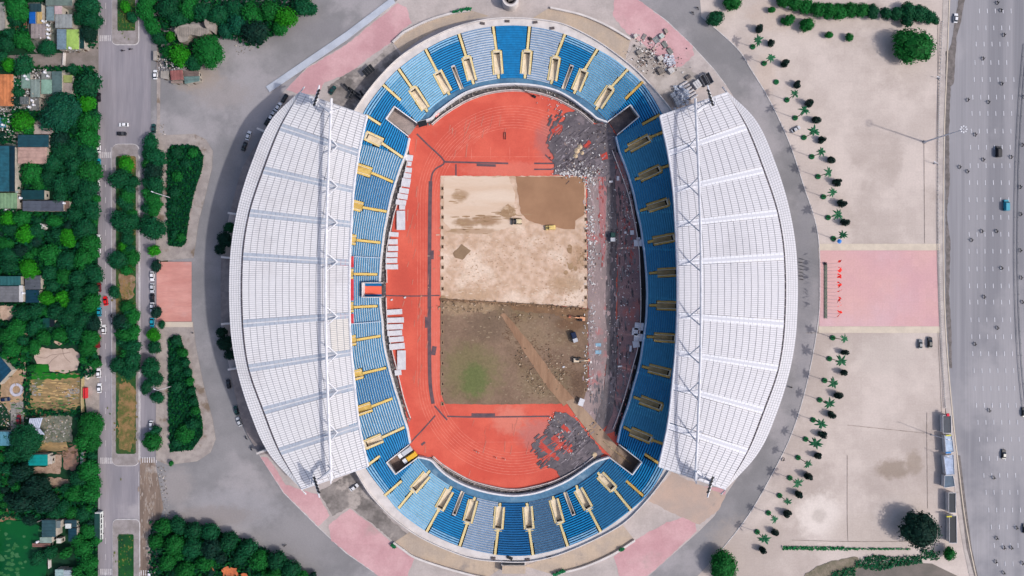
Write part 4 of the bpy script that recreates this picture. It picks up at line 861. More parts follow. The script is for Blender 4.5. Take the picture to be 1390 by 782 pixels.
#PART2
# ------------------------------------------------------------ vegetation
leafm = M('leaves', None, (.62,.9,.7,1), .5, rough=.75, objcol=True, grain=.2, gscale=1.6, attr=True, rand=.13, spec=.15, lo=.4, hi=.7)
barkm = M('bark', A(96,78,62), A(70,58,46), 3, grain=.2)
def crown_mesh(R, seed, leaf=.75, dens=4.2, flat=.62, lobes=9, rag=1.0):
    r = random.Random(seed); mb = MB(); L = [(0, 0, R*.42*flat, R*.82)]
    for i in range(lobes):
        a = 2*math.pi*i/lobes+r.uniform(-.3,.3); d = R*r.uniform(.38,.66); L.append((d*math.cos(a), d*math.sin(a), R*flat*r.uniform(.15,.55), R*r.uniform(.26,.44)))
    for i in range(max(2, lobes//3)):
        a = r.uniform(0, 6.28); d = R*r.uniform(.1,.35); L.append((d*math.cos(a), d*math.sin(a), R*flat*r.uniform(.6,.85), R*r.uniform(.25,.4)))
    for (x, y, z, q) in L:                                   # inner core of each lobe, tinted darker than the leaves
        n = 7; rings = []
        for k in range(4):
            ph = -.6+k*.62; rings.append([(x+q*.8*math.cos(ph)*math.cos(t*6.283/n)*r.uniform(.85,1.1), y+q*.8*math.cos(ph)*math.sin(t*6.283/n)*r.uniform(.85,1.1), z+q*.72*math.sin(ph)*flat*1.3) for t in range(n)])
        for k in range(3):
            for t in range(n): mb.face([rings[k][t], rings[k][(t+1)%n], rings[k+1][(t+1)%n], rings[k+1][t]], 0, r.uniform(.6,.9))
        mb.face(rings[3], 0, .8)
    tot = int(dens*math.pi*R*R/(leaf*leaf*.8)); ws = [l[3]**2 for l in L]
    for _ in range(tot):
        x, y, z, q = r.choices(L, ws)[0]; ph = math.asin(r.uniform(-.35, 1)); t = r.uniform(0, 6.283); k = q*r.uniform(.86, 1.1)*rag
        c = Vector((x+k*math.cos(ph)*math.cos(t), y+k*math.cos(ph)*math.sin(t), z+k*math.sin(ph)*flat*1.35))
        n_ = Vector((math.cos(ph)*math.cos(t)+r.uniform(-.7,.7), math.cos(ph)*math.sin(t)+r.uniform(-.7,.7), math.sin(ph)+r.uniform(-.2,.9))).normalized()
        u = n_.cross(Vector((r.uniform(-1,1), r.uniform(-1,1), .3))).normalized(); v = n_.cross(u); s = leaf*r.uniform(.45,.95)
        tn = r.uniform(.74,1.2); tint = (tn*r.uniform(.85,1.25), tn, tn*r.uniform(.88,1.08))
        mb.face([c-u*s, c+v*s*.55, c+u*s, c-v*s*.55], 0, tint)
    me = mb.mesh('crown', True); me.materials.append(leafm); return me
CR = {'S': [crown_mesh(2.6, s, .5, 3.8, .75, 6) for s in (1,2,3)], 'M': [crown_mesh(5, s, .62, 3.6, .6, 10) for s in (4,5,6,7)], 'L': [crown_mesh(9.5, s, .75, 3.4, .5, 16) for s in (8,9,10)]}
CRR = {'S': 2.6, 'M': 5, 'L': 9.5}
mb = MB(); mb.tube([(0,0,0),(.05,.03,.5),(0,0,1)], [.16,.12,.07], 7)
for a in range(5): t = a*1.256; mb.tube([(0,0,.62+.05*a), (.35*math.cos(t), .35*math.sin(t), 1.0+.04*a)], [.07,.03], 5)
TRUNK = mb.mesh('trunk'); TRUNK.materials.append(barkm)
COLR = {'d': (A(6,76,46), 'dark green'), 'm': (A(16,98,38), 'mid green'), 'b': (A(34,124,16), 'bright green'), 'k': (A(6,50,40), 'very dark green'), 't': (A(8,78,58), 'blue green')}
def tree(px, py, r, c='d', h=None, noun='tree', group='leafy trees seen from above', look=None, label=None):
    R = r*S*.98; h = h or min(9, 2.2+R*.75); k = 'S' if R < 3.4 else ('M' if R < 6.8 else 'L'); cz = h*.62
    p = P(px, py, h*.85); o = empty(('tree' if noun == 'tree' else noun), (p.x, p.y, 0), random.uniform(0, 6.28))
    cr = link('crown', random.choice(CR[k]), None, o); s = R/CRR[k]; cr.location = (0, 0, cz*.7); e_ = random.uniform(.86, 1.16); cr.scale = (s*e_, s/e_, s*random.uniform(.85, 1.2)); cr.color = COLR[c][0]
    tk = link('trunk', TRUNK, None, o); tk.scale = (max(1, R*.35), max(1, R*.35), cz*.75)
    size = 'small' if R < 2.6 else ('large' if R > 6.5 else 'medium')
    if label: tag(o, label, noun.replace('_', ' '), group)
    else: reg(o, look or f'{size} {COLR[c][1]} {noun}', noun, px, py, group)
    return o
T = '''18 10 18 m;22 26 9 d;12 45 9 d;6 58 12 d;28 52 13 m;38 62 8 m;62 64 13 d;118 8 17 d;124 27 14 d;117 45 13 k;108 22 12 d;10 86 10 b;30 87 15 d;3 76 7 d;97 93 8 d;22 112 8 d;24 124 9 d;22 137 8 k;118 113 19 d;116 140 13 b;78 152 29 t;101 160 12 d;118 165 16 m;128 158 9 d;
28 166 17 b;38 176 9 m;80 190 15 k;117 187 17 m;100 197 13 d;84 205 17 d;70 221 13 d;118 208 15 d;119 232 18 m;101 225 14 d;96 245 15 d;118 254 16 d;80 250 14 d;40 235 16 m;50 249 10 m;64 240 12 d;80 267 11 d;110 272 14 d;123 285 14 d;100 291 13 d;8 297 12 b;27 296 12 m;32 317 15 b;12 311 10 d;5 331 11 m;48 313 11 d;72 300 10 m;
90 323 13 b;77 319 9 d;112 310 16 d;121 330 14 m;65 345 16 m;90 352 15 d;112 351 15 m;125 371 15 d;10 346 12 d;25 341 10 k;37 364 14 b;10 361 11 d;66 370 11 d;85 375 12 m;105 378 13 d;62 405 11 b;83 403 9 b;88 411 8 b;70 387 9 d;104 398 12 d;122 393 10 d;122 411 14 m;100 416 12 d;76 424 13 d;45 421 13 d;30 426 12 d;91 431 13 d;
110 435 13 d;125 441 11 k;20 446 14 m;8 456 13 m;45 444 12 d;80 455 11 m;58 458 11 m;100 453 13 d;121 459 13 m;116 474 12 m;44 471 10 m;12 475 12 m;111 489 6 m;30 487 6 m;42 500 6 m;120 580 20 m;112 600 14 m;124 603 12 m;118 640 16 m;105 651 13 d;126 656 11 m;100 670 13 m;120 671 15 m;89 664 9 d;
30 600 24 d;46 594 12 d;15 616 13 d;28 642 15 k;45 665 19 k;28 682 18 k;60 681 17 k;85 690 11 d;95 697 11 m;72 696 11 d;110 700 11 d;105 736 11 m;116 722 11 m;112 746 13 m;119 765 13 m;88 752 9 m;65 752 11 d;48 759 11 d;104 776 9 m;122 781 9 m;38 707 10 k;
170 222 12 b;161 243 16 d;178 246 10 d;170 265 11 m;172 281 10 d;165 300 17 d;180 300 12 d;172 324 10 d;166 335 8 b;158 353 15 d;178 351 11 m;171 367 8 m;153 397 9 d;170 417 10 m;163 436 13 k;178 431 11 m;182 449 9 m;168 455 12 m;178 470 12 d;160 495 13 d;178 488 13 d;172 505 12 d;169 8 8 b;178 22 8 d;
202 194 12 d;208 212 14 d;205 232 14 k;208 250 12 d;205 269 12 m;207 285 9 m;204 311 16 d;208 340 9 b;211.5 361 8.5 k;211.5 424 8.5 k;207 455 10.5 b;208 472 10 d;203 499 14 d;209 515 12 d;197 526 10 d;212 540 10 d;206 601 14 m;210 585 8 d;231 630 4 m;218 441 6 d;
195 14 14 m;205 35 13 m;213 51 10 d;225 10 16 d;240 25 13 d;255 8 15 m;275 15 15 d;231 49 8 b;242 73 17 b;228 70 10 m;281 68 24 m;262 84 12 d;295 20 15 d;315 12 15 d;321 31 16 t;345 42 19 k;340 19 17 m;365 14 15 m;387 22 17 b;379 38 11 m;409 7 15 d;423 12 9 d;305 41 11 t;199 -2 12 m;
220 716 13 m;240 715 13 d;262 721 13 d;285 723 13 d;210 735 11 m;235 741 15 m;260 745 15 d;285 746 15 k;310 736 14 d;335 746 15 d;225 765 13 m;250 775 13 m;275 767 12 m;299 758 9 k;325 757 10 d;350 762 15 m;375 761 14 d;395 774 14 d;410 786 11 m;371 781 11 m'''
TL = [(float(a), float(b), float(c), d) for a, b, c, d in (x.split() for x in T.replace('\n', '').split(';'))]
for x, y, r, c in TL: tree(x, y, r*(1.16 if 188 < x < 222 and 180 < y < 320 else 1.05), c)
for x, y, r, c in ((199,208,9,'d'),(199,222,9,'m'),(212,226,9,'d'),(199,248,9,'d'),(199,262,9,'m'),(211,262,9,'d'),(199,282,9,'d'),(213,278,8,'m'),(198,298,9,'d'),(170,232,9,'m'),(174,258,9,'d'),(166,274,9,'d'),(178,290,8,'m'),(172,314,9,'d'),(176,338,8,'d'),(172,342,8,'m'),(174,424,8,'d'),(172,442,9,'d'),(178,458,9,'m'),(166,465,9,'d'),(170,480,9,'m'),(168,500,8,'d'),(182,500,8,'d')): tree(x, y, r, c)
FR = [(1243,61,29,'m',8,'big round-crowned tree with spiky edge at the upper right of the pale square'),(1253,722,30,'k',9.5,'big almost black round tree at the lower right of the pale square'),(1290,752,10,'m',4,'small green tree beside the lower end of the kiosks by the highway'),
 (984,770,24,'m',7,'broad dark tree beside the ring road at the bottom edge of the photo'),(972,24,13,'d',5,'dark green tree with its shadow on the ring road at the upper right'),(996,0,15,'m',5,'green tree cut by the top edge above the pale square'),
 (1048,13,5.5,'m',2.5,'small round bush just left of the white van at the top'),(1072,27,9,'m',3,'two-lobed green bush below the white van'),(1063,28,4.5,'m',2,'small bush touching the left of the two-lobed bush below the white van'),(1097,33,11,'m',4,'round green tree right of the two-lobed bush'),(1125.6,47,6,'m',2.5,'left of the two clipped round bushes on the pale square'),(1153,50.6,6.5,'m',2.5,'right of the two clipped round bushes on the pale square')]
for x, y, r, c, h, lb in FR: tree(x, y, r, c, h, 'bush' if 'bush' in lb else 'tree', 'trees on the pale square', label=lb)
HX = [(1065,-2,12),(1080,4,12),(1095,8,12),(1110,12,12),(1125,14,13),(1140,15,13),(1155,13,13),(1170,13,12),(1185,14,11),(1203,17,9),(1218,18,11),(1233,14,13),(1248,17,14),(1262,22,11),(1271,26,7),(1232,28,9)]
for i, (x, y, r) in enumerate(HX): tree(x, y, r, 'm' if i < 8 else 'd', 4.5, 'tree', 'trees of the long hedge row', label=f'leafy tree of the hedge row at the top edge, {ordw(i)} from the left')
for i, (x, y, r, c, h) in enumerate([(303,324,12,'k',6),(297,338,9,'k',5),(310,309,9,'d',5),(300,452,9,'k',5),(304,466,12,'k',6),(311,482,9,'k',5)]):
    tree(x, y, r, c, h, 'tree', 'trees against the west facade', label=f'dark tree in the shade against the west roof edge, {ordw(i)} from the top')
# gap-filling young trees of the left wood
HOUSES = []   # filled below; rectangles kept free
KEEP = [(40,5,113,68),(28,98,100,150),(0,98,20,155),(24,165,73,223),(0,196,26,284),(28,258,95,288),(0,373,56,412),(44,468,112,556),(0,500,38,585),(36,563,110,660),(40,703,106,782),(0,703,60,790),(0,66,134,92),(0,415,20,435),(0,0,8,42),(55,300,70,315),(112,512,134,560)]
rt = random.Random(3); fill = list(TL)
for _ in range(2600):
    x, y = rt.uniform(-6, 130), rt.uniform(-6, 786); r = rt.uniform(5, 9)
    if any(a-r < x < c+r and b-r < y < d+r for a, b, c, d in KEEP): continue
    if any(math.hypot(x-t[0], y-t[1]) < .72*(r+t[2]) for t in fill): continue
    c = rt.choice('ddmmk'); fill.append((x, y, r, c)); tree(x, y, r, c)
for _ in range(500):
    x, y = rt.uniform(215, 425), rt.uniform(700, 790); r = rt.uniform(5, 8)
    if y < 712+(x-215)*.33 or (290 < x < 350 and y > 768) or any(math.hypot(x-t[0], y-t[1]) < .75*(r+t[2]) for t in fill): continue
    fill.append((x, y, r, 'd')); tree(x, y, r, rt.choice('dmk'))
def foliage(name, polys, n, leaf, h0, h1, cols, label, cat, avoid=()):
    mb = MB(); k = 0; bx = [(min(p[0] for p in q), max(p[0] for p in q), min(p[1] for p in q), max(p[1] for p in q)) for q in polys]; ar = [(b-a)*(d-c) for a, b, c, d in bx]
    while k < n:
        i = random.choices(range(len(polys)), ar)[0]; a, b, c, d = bx[i]; x, y = random.uniform(a, b), random.uniform(c, d)
        if not pip(x, y, polys[i]): k += .2; continue
        if any(q[0] < x < q[2] and q[1] < y < q[3] for q in avoid): k += .3; continue
        k += 1; p = P(x, y, 0); p.z = random.uniform(h0, h1)*(.6+.4*math.sin(x*.9)*math.cos(y*.55)); s = leaf*random.uniform(.5,1.1); t = random.uniform(0, 6.28)
        u = Vector((math.cos(t), math.sin(t), random.uniform(-.5,.5))); v = Vector((-math.sin(t), math.cos(t), random.uniform(-.5,.5))); cl = random.choice(cols); tn = random.uniform(.7,1.25)
        mb.face([p-u*s, p+v*s*.6, p+u*s, p-v*s*.6], 0, (cl[0]*tn, cl[1]*tn, cl[2]*tn))
    o = mb.build(name, M('ground_foliage', (1,1,1,1), None, grain=.15, attr=True, rough=.85, spec=.1), tint=True); stuff(o, label, cat); return o
g1, g2, g3, g4 = A(5,68,40), A(14,84,34), A(3,50,34), A(46,96,30)
foliage('undergrowth', [[(-8,-8),(133,-8),(133,790),(-8,790)]], 24000, 1.0, .8, 4.4, [g1,g2,g3,g1], 'low undergrowth filling the gaps between the trees at the left', 'undergrowth', KEEP)
foliage('undergrowth', [[(190,-8),(430,-8),(395,30),(350,66),(300,50),(270,95),(228,92),(214,60),(190,20)],[(206,706),(226,704),(290,714),(345,735),(395,762),(430,790),(206,790)]], 8000, 1.0, .8, 4.2, [g1,g2,g3], 'low undergrowth under the woods above and below the left forecourt', 'undergrowth', [(232,32,281,56)])
B1 = [(228,205),(234,198),(258,197),(270,200),(277,212),(275,230),(265,260),(258,290),(253,330),(247,335),(230,333),(228,300)]
B2 = [(230,460),(237,455),(245,456),(250,470),(258,500),(268,540),(276,575),(276,590),(262,610),(232,613),(230,560)]
for B_, lb in ((B1,'tapering bed of dark shrubs above the pink crossing'),(B2,'tapering bed of dark shrubs below the pink crossing')):
    sheet('bed_soil', B_, under, 12)
    mb = MB(); top = [P(x, y, 0)+Vector((0,0,1.5)) for x, y in [((x-252)*.92+252, (y-sum(q[1] for q in B_)/len(B_))*.97+sum(q[1] for q in B_)/len(B_)) for x, y in B_]]
    o = foliage('shrub_bed', [B_], 8000, .62, .8, 2.2, [g1,g2,g3,g1,g3], lb, 'shrubs')
for i, (x, y, r) in enumerate([(262,207,8),(240,208,9),(252,222,8),(241,240,9),(238,262,9),(236,282,8),(246,322,7),(237,318,7)]+[(240,462,8),(248,478,8),(252,492,7),(255,505,7),(258,518,7),(260,531,7),(263,544,7),(265,557,7),(240,525,9),(238,500,7),(250,590,15),(262,575,10),(240,600,8)]):
    tree(x, y, r, 'd' if i % 3 else 'm', 2.2, 'shrub', 'shrubs of the two tapering beds')
sheet('median_grass', rr(163,728,180,1000,2), grassm, 12)
foliage('grass_tufts', [rr(163,728,180,800,2), rr(160,215,185,615,3), rr(160,-20,184,42,2)], 5200, .5, .1, .6, [A(22,100,36),A(70,120,40),A(30,84,34),A(120,110,60)], 'rough grass growing along the median islands', 'grass', [(160,518,186,614),(162,372,185,406)])
foliage('hedge', [[(1062,741),(1150,742),(1150,747),(1062,746)],[(1150,743.5),(1235,744),(1235,746),(1150,746)]], 900, .45, .3, 1.2, [A(14,110,60),A(40,120,70)], 'thin clipped hedge line along the bottom of the pale square', 'hedge')
foliage('scrub', [[(1160,762),(1185,752),(1215,756),(1250,753),(1252,764),(1220,768),(1190,774),(1160,770)],[(1128,776),(1160,768),(1160,782),(1128,784)],[(1250,745),(1275,748),(1272,760),(1250,758)]], 1500, .6, .3, 1.8, [A(14,90,56),A(30,80,50)], 'patchy green scrub along the side road at the bottom right', 'scrub')
# palms with round planters
PB = [((1021.5,64),(1029,54.6)),((1037,86.5),(1046.5,78)),((1067.8,136),(1079,127)),((1079,160.4),(1092,150)),((1091,187),(1104.7,178.4)),((1101.6,213),(1114.7,206)),((1110,240),(1124.7,234)),((1117.4,267.4),(1130.5,261)),((1123.7,295.5),(1137.5,291.7)),((1131,324),(1144,319)),
 ((1130,458.6),(1146,460)),((1125.5,487),(1141.7,490)),((1119,516.5),(1131.6,520)),((1112.4,542.8),(1126,548)),((1103.4,570),(1115,575.4)),((1093.3,596),(1107.4,602)),((1083,621),(1096.6,630)),((1071.8,648.6),(1083,655.6)),((1058,672.5),(1069,681)),((1042.7,696),(1051.5,705)),((1027.5,721.8),(1037.7,731.3))]
palmm = M('palm_frond', A(16,104,62), A(8,80,48), 1.5, rough=.6, grain=.15, rand=.12)
plantm = M('planter_ring', A(72,128,92), A(50,100,70), 2, grain=.15); plants = M('planter_groundcover', A(20,120,66), A(14,96,54), 2.5, grain=.25)
def frond_mesh(seed):
    r = random.Random(seed); mb = MB(); n = 9
    for k in range(n):
        a = 2*math.pi*k/n+r.uniform(-.25,.25); L = r.uniform(2.0,3.3); dx, dy = math.cos(a), math.sin(a); pr = None; drp = r.uniform(.5,1.1)
        for i in range(6):
            t = i/5; wd = (.08+.42*math.sin(math.pi*min(1,t*.9+.12))); z = .7*math.sin(t*2.0)-drp*t*t*1.1; c = Vector((dx*L*t, dy*L*t, z)); u = Vector((-dy, dx, -.35))*wd; v = Vector((dy, -dx, -.35))*wd
            if pr: mb.face([pr[0], pr[1], c, c+u]) if False else (mb.face([pr[1], c, c+u, pr[0]]), mb.face([pr[1], pr[2], c+v, c]))
            pr = (c+u, c, c+v)
    mb.cyl((0,0,-.3), .22, .7, 8, r2=.3); me = mb.mesh('fronds'); me.materials.append(palmm); return me
FM = [frond_mesh(s) for s in range(5)]
mb = MB(); mb.tube([(0,0,0),(.06,.02,.35),(-.03,.04,.7),(0,0,1)], [.24,.17,.15,.13], 8); PT = mb.mesh('palm_trunk'); PT.materials.append(barkm)
mb = MB(); mb.cyl((0,0,0), 1.25, .5, 20); mb.cyl((0,0,.5), 1.05, .1, 20); PL = mb.mesh('planter'); PL.materials.append(plantm)
mb = MB(); r_ = random.Random(4)
for _ in range(90): t = r_.uniform(0,6.28); q = 1.0*math.sqrt(r_.random()); c = Vector((q*math.cos(t), q*math.sin(t), .65+r_.uniform(0,.25))); mb.face([c+Vector((.22*math.cos(k*2.1+t), .22*math.sin(k*2.1+t), r_.uniform(-.1,.1))) for k in range(3)])
PG = mb.mesh('planting'); PG.materials.append(plants)
for i, (b, c) in enumerate(PB):
    rb, rc = math.hypot(b[0]-CX, b[1]-CY), math.hypot(c[0]-CX, c[1]-CY); h = max(7, min(13, H*(1-rb/rc))); p = P(*b); row, k = ('upper', i) if i < 10 else ('lower', i-10)
    o = empty('planter', p); pl = link('planter_ring', PL, None, o); link('planting', PG, None, o)
    tag(o, f'round green planter, {ordw(k)} from the top in the {row} palm row', 'planter', 'round planters under the palms')
    o = empty('palm_tree', p, random.uniform(0, 6.28)); f = link('fronds', random.choice(FM), None, o); top = P(c[0], c[1], h)-p; cs, sn = math.cos(-o.rotation_euler.z), math.sin(-o.rotation_euler.z)
    f.location = (top.x*cs-top.y*sn, top.x*sn+top.y*cs, h); tk = link('trunk', PT, None, o); tk.scale = (1, 1, h); q_ = random.uniform(.72, 1.12); f.scale = (q_, q_, q_); f.rotation_euler = (random.uniform(-.3,.3), random.uniform(-.3,.3), 0)
    tag(o, f'slim palm tree, {ordw(k)} from the top in the {row} palm row', 'palm tree', 'palms along the ring road')
mb = MB(); q = P(1067,113); 
o = empty('planter', P(1053.3,111.7)); link('planter_ring', PL, None, o); link('planting', PG, None, o); tag(o, 'round planter without a palm, alone between two palms of the upper row', 'planter')
SB = [(1030.7,37.6),(1047.8,59),(1065,85),(1082,114.5),(1098,139),(1108,163),(1118,189),(1128.5,217),(1138,246),(1144,277.5),(1148.5,303),(1149,478.5),(1146,507),(1139.7,536),(1129.7,565),(1118,592),(1110.4,620),(1098,646),(1084.6,672.5),(1068.5,697.5),(1053.5,722.6),(1037,747.6)]
darkl = M('dark_leaves', A(14,54,44), A(8,40,34), 1.2, rough=.55, grain=.2, gscale=3, attr=True, rand=.15)
def shrub_mesh(seed):
    r = random.Random(seed); mb = MB(); st_ = [(0,0,1.15,5.2)]+[(r.uniform(-.9,.9), r.uniform(-.9,.9), r.uniform(.7,1.0), r.uniform(2.8,4.6)) for _ in range(3)]
    for (x, y, q, h) in st_:
        mb.tube([(x*.4,y*.4,0),(x,y,.6),(x*1.2,y*1.2,h*.45),(x*1.5,y*1.5,h*.95)], [.2,q*.75,q*.85,.15], 7)
        for _ in range(170):
            t = r.uniform(.08,1); a = r.uniform(0,6.28); rad = q*1.02*(math.sin(math.pi*min(1,t*.75+.2))**.6)*r.uniform(.85,1.15); f = 1+.5*t
            c = Vector((x*f+rad*math.cos(a), y*f+rad*math.sin(a), h*t)); u = Vector((r.uniform(-1,1), r.uniform(-1,1), r.uniform(-1,1)))*.3; v = Vector((r.uniform(-1,1), r.uniform(-1,1), r.uniform(-1,1)))*.3
            mb.face([c-u, c+v, c+u, c-v], 0, r.uniform(.7,1.5))
    me = mb.mesh('foliage', True); me.materials.append(darkl); return me
SM = [shrub_mesh(s) for s in range(6)]
for i, (x, y) in enumerate(SB):
    o = empty('upright_shrub', (0,0,0), random.uniform(0,6.28)); p = P(x, y, 2.6); o.location = (p.x, p.y, 0); f = link('foliage', random.choice(SM), None, o); s = random.uniform(.88,1.08); f.scale = (s,s,s)
    k = i if i < 11 else i-11; tag(o, f'upright almost black shrub, {ordw(k)} from the top beside the {"upper" if i < 11 else "lower"} palms', 'shrub', 'dark upright shrubs beside the palms')

# ------------------------------------------------------------ houses and yards on the left
yard = M('yard_concrete', A(150,146,142), A(120,120,114), .4, grain=.15)
sheet('yard', [(38,0),(133,0),(133,48),(116,68),(46,66),(38,50)], M('yard_dark', A(110,116,110), A(84,92,86), .4, grain=.15), 1)  # darker grey-green version of the yard ground
sheet('yard', [(26,96),(100,92),(100,150),(72,185),(24,182)], yard, 1)
sheet('yard', [(0,140),(28,150),(25,196),(0,200)], yard, 1); sheet('yard', [(0,195),(27,195),(27,290),(0,295)], MATS['yard_dark'], 1)
sheet('yard', jag([(8,28),(28,28),(36,30),(38,40),(20,42),(8,40)], 1, 3), M('red_earth', A(150,104,84), A(128,96,80), .5, grain=.15), 1.5)
sheet('dug_pit', jag([(48,473),(56,471),(70,474),(98,473),(108,480),(109,492),(105,502),(92,506),(68,504),(66,495),(50,494),(47,485)], .8, 3), M('pit_sand', A(196,174,160), A(182,160,146), .3, grain=.08), 3)
mb = MB()
for pts in ([(50,484),(62,486),(70,482),(86,480),(96,478)],[(66,495),(72,488),(80,482)],[(85,474),(88,484),(96,492)]): line_sheet(mb, crv(pts), .7, 4)
struct(mb.build('pit_crack', M('crack_dark', A(140,120,110), None, grain=.1)))
sheet('grass_patch', [(46,495),(66,494),(68,505),(46,506)], M('bright_grass', A(18,116,20), A(14,94,24), .4, grain=.2), 4)
site = M('site_soil', A(168,138,96), A(132,112,80), .4, stretch=(.25,1,1), grain=.2, c3=A(96,104,66), s3=.12, t3=.52)
sheet('site_ground', jag([(35,509),(112,507),(112,545),(98,562),(36,560)], 1.5, 4), site, 2)
sheet('site_ground', jag([(0,495),(16,505),(30,500),(32,545),(12,560),(0,545)], 2, 4), M('site_soil_b', A(182,152,122), A(150,126,100), .3, grain=.15), 2)
sheet('site_ground', jag([(8,462),(30,468),(33,495),(22,505),(6,490)], 2, 4), MATS['site_soil_b'], 1.5)
sheet('site_ground', jag([(40,506),(110,508),(110,513),(40,516)], 1.5, 4), MATS['bright_grass'], 2.5)
sheet('site_ground', [(15,548),(32,545),(33,584),(15,586)], yard, 2.5)
sheet('site_ground', jag([(48,598),(70,596),(92,600),(92,612),(50,614)], 1.5, 4), site, 2); sheet('site_ground', jag([(55,566),(98,560),(98,600),(56,600)], 1.5, 4), M('site_mix', A(122,122,108), A(92,98,84), .5, grain=.25, c3=A(150,140,124), s3=.2, t3=.55), 2.2)
sheet('site_ground', jag([(40,634),(84,632),(82,643),(40,642)], 1.2, 3), M('rubble_soil', A(172,148,130), A(150,126,108), .6, grain=.2), 3)
sheet('site_ground', [(66,617),(84,617),(84,634),(66,634)], MATS['rubble_soil'], 3.2); sheet('site_ground', jag([(86,613),(106,603),(108,628),(100,640),(88,636)], 1.5, 3), M('red_brown_soil', A(152,116,100), A(120,100,88), .5, grain=.2), 3)
sheet('site_ground', jag([(50,648),(95,650),(96,665),(80,672),(56,658)], 2, 4), MATS['rubble_soil'], 3)
sheet('bare_earth', jag([(0,600),(8,604),(14,640),(26,650),(30,690),(18,706),(0,708),(0,640)], 2, 4), M('bare_earth', A(156,120,92), A(124,96,76), .25, grain=.18), 3)
sheet('bare_earth', jag([(0,672),(8,680),(12,700),(0,706)], 1, 3), MATS['site_soil_b'], 3.5); sheet('bare_earth', jag([(0,416),(14,412),(22,418),(22,432),(0,436)], 1.5, 3), M('pale_rubble', A(198,172,152), A(176,148,128), .5, grain=.18), 3)
sheet('bare_earth', jag([(33,449),(42,454),(41,458),(34,457)], .6, 2), MATS['pale_rubble'], 60); sheet('bare_earth', jag([(78,462),(88,466),(84,469),(76,464)], .6, 2), MATS['pale_rubble'], 60)
sheet('bare_earth', [(32,460),(35,458),(36,514),(32,514)], MATS['pale_rubble'], 4)
sheet('pond', jag([(-20,706),(40,708),(58,716),(56,735),(64,760),(64,800),(-20,800)], 2.5, 5), M('algae_pond', A(8,86,38), A(5,72,38), .05, rough=.35, grain=.08, c3=A(24,82,42), s3=.03, t3=.5, w3=.3), 4)
sheet('orange_soil', jag([(285,758),(290,760),(295,772),(287,771)], 1, 2), M('orange_soil', A(210,120,74), A(180,98,64), .4, grain=.15), 90); sheet('orange_soil', jag([(304,770),(312,766),(324,768),(326,776),(338,775),(345,784),(330,790),(310,784)], 1.2, 2.5), MATS['orange_soil'], 90)
sheet('orange_soil', jag([(310,777),(326,779),(336,786),(315,786)], 1.2, 2.5), M('dark_orange_soil', A(130,84,66), A(150,96,70), .5, grain=.2), 91)
wallm = M('house_wall', A(190,182,170), A(168,160,150), .5, grain=.1)
def roofmat(c, dirty=.85): 
    n = 'roof_%d_%d_%d' % c; d = tuple(max(0, int(v*dirty)) for v in c); return M(n, A(*c), A(*d), .35, rough=.6, grain=.07, gscale=1.2, c3=A(*tuple(int(v*.72) for v in c)), s3=.25, t3=.62)
def house(pts, c, h, label, cat='house', ribs='v', pitch=.5, name='house'):
    """roof outline given at roof height; ribs: v/h sheets with raised joints, 0 flat"""
    if len(pts) == 4 and not hasattr(pts[0], '__len__'): pts = rect(*pts)
    w_ = [P(x, y, h) for x, y in pts]; cx_ = sum((p for p in w_), Vector())/len(w_); base = Vector((cx_.x, cx_.y, 0)); o = empty(name, base); tag(o, label, cat)
    L = [p-base for p in w_]; ins = [Vector((p.x*.95, p.y*.95, 0)) for p in L]
    mb = MB(); mb.hexa(ins, [Vector((p.x, p.y, h-.15)) for p in ins], bottom=False); mb.build('wall', wallm, o)
    rm = roofmat(c); a, b, c_, d = L[0], L[1], L[2], L[3]
    mb = MB(); mb.hexa([p-Vector((0,0,.15)) for p in L], L); rf = mb.build('roof', rm, o)
    if ribs:
        if ribs == 'h': a, b, c_, d = b, c_, d, a
        wd = (b-a).length; n = max(2, int(round(wd/1.6)))
        for k in range(n):
            t0, t1 = (k+.03)/n, (k+.97)/n; p0, p1, q0, q1 = a.lerp(b, t0), a.lerp(b, t1), d.lerp(c_, t0), d.lerp(c_, t1); mb = MB(); zz = Vector((0,0,.06+pitch*.0)); m_ = .25*((k % 2)*.25); z2 = Vector((0,0,random.uniform(.06,.12)))
            pm0, pm1 = p0.lerp(p1, .5)+Vector((0,0,.16)), q0.lerp(q1, .5)+Vector((0,0,.16))
            if n <= 44: mb.face([p0+z2, pm0, pm1, q0+z2]); mb.face([pm0, p1+z2, q1+z2, pm1]); mb.build('roof_sheet', rm, rf)
    mb = MB(); e = (ins[2]+ins[3])*.5; mb.box((e.x, e.y*1.01, 0), (1.0,.12,2.1)); mb.build('door', M('door_brown', A(96,70,50), None, grain=.1), o)
    e = (ins[1]+ins[2])*.5; mb = MB(); mb.box((e.x*1.01, e.y, 1.0), (.1,1.2,1.0)); mb.build('window', glass, o)
    return o
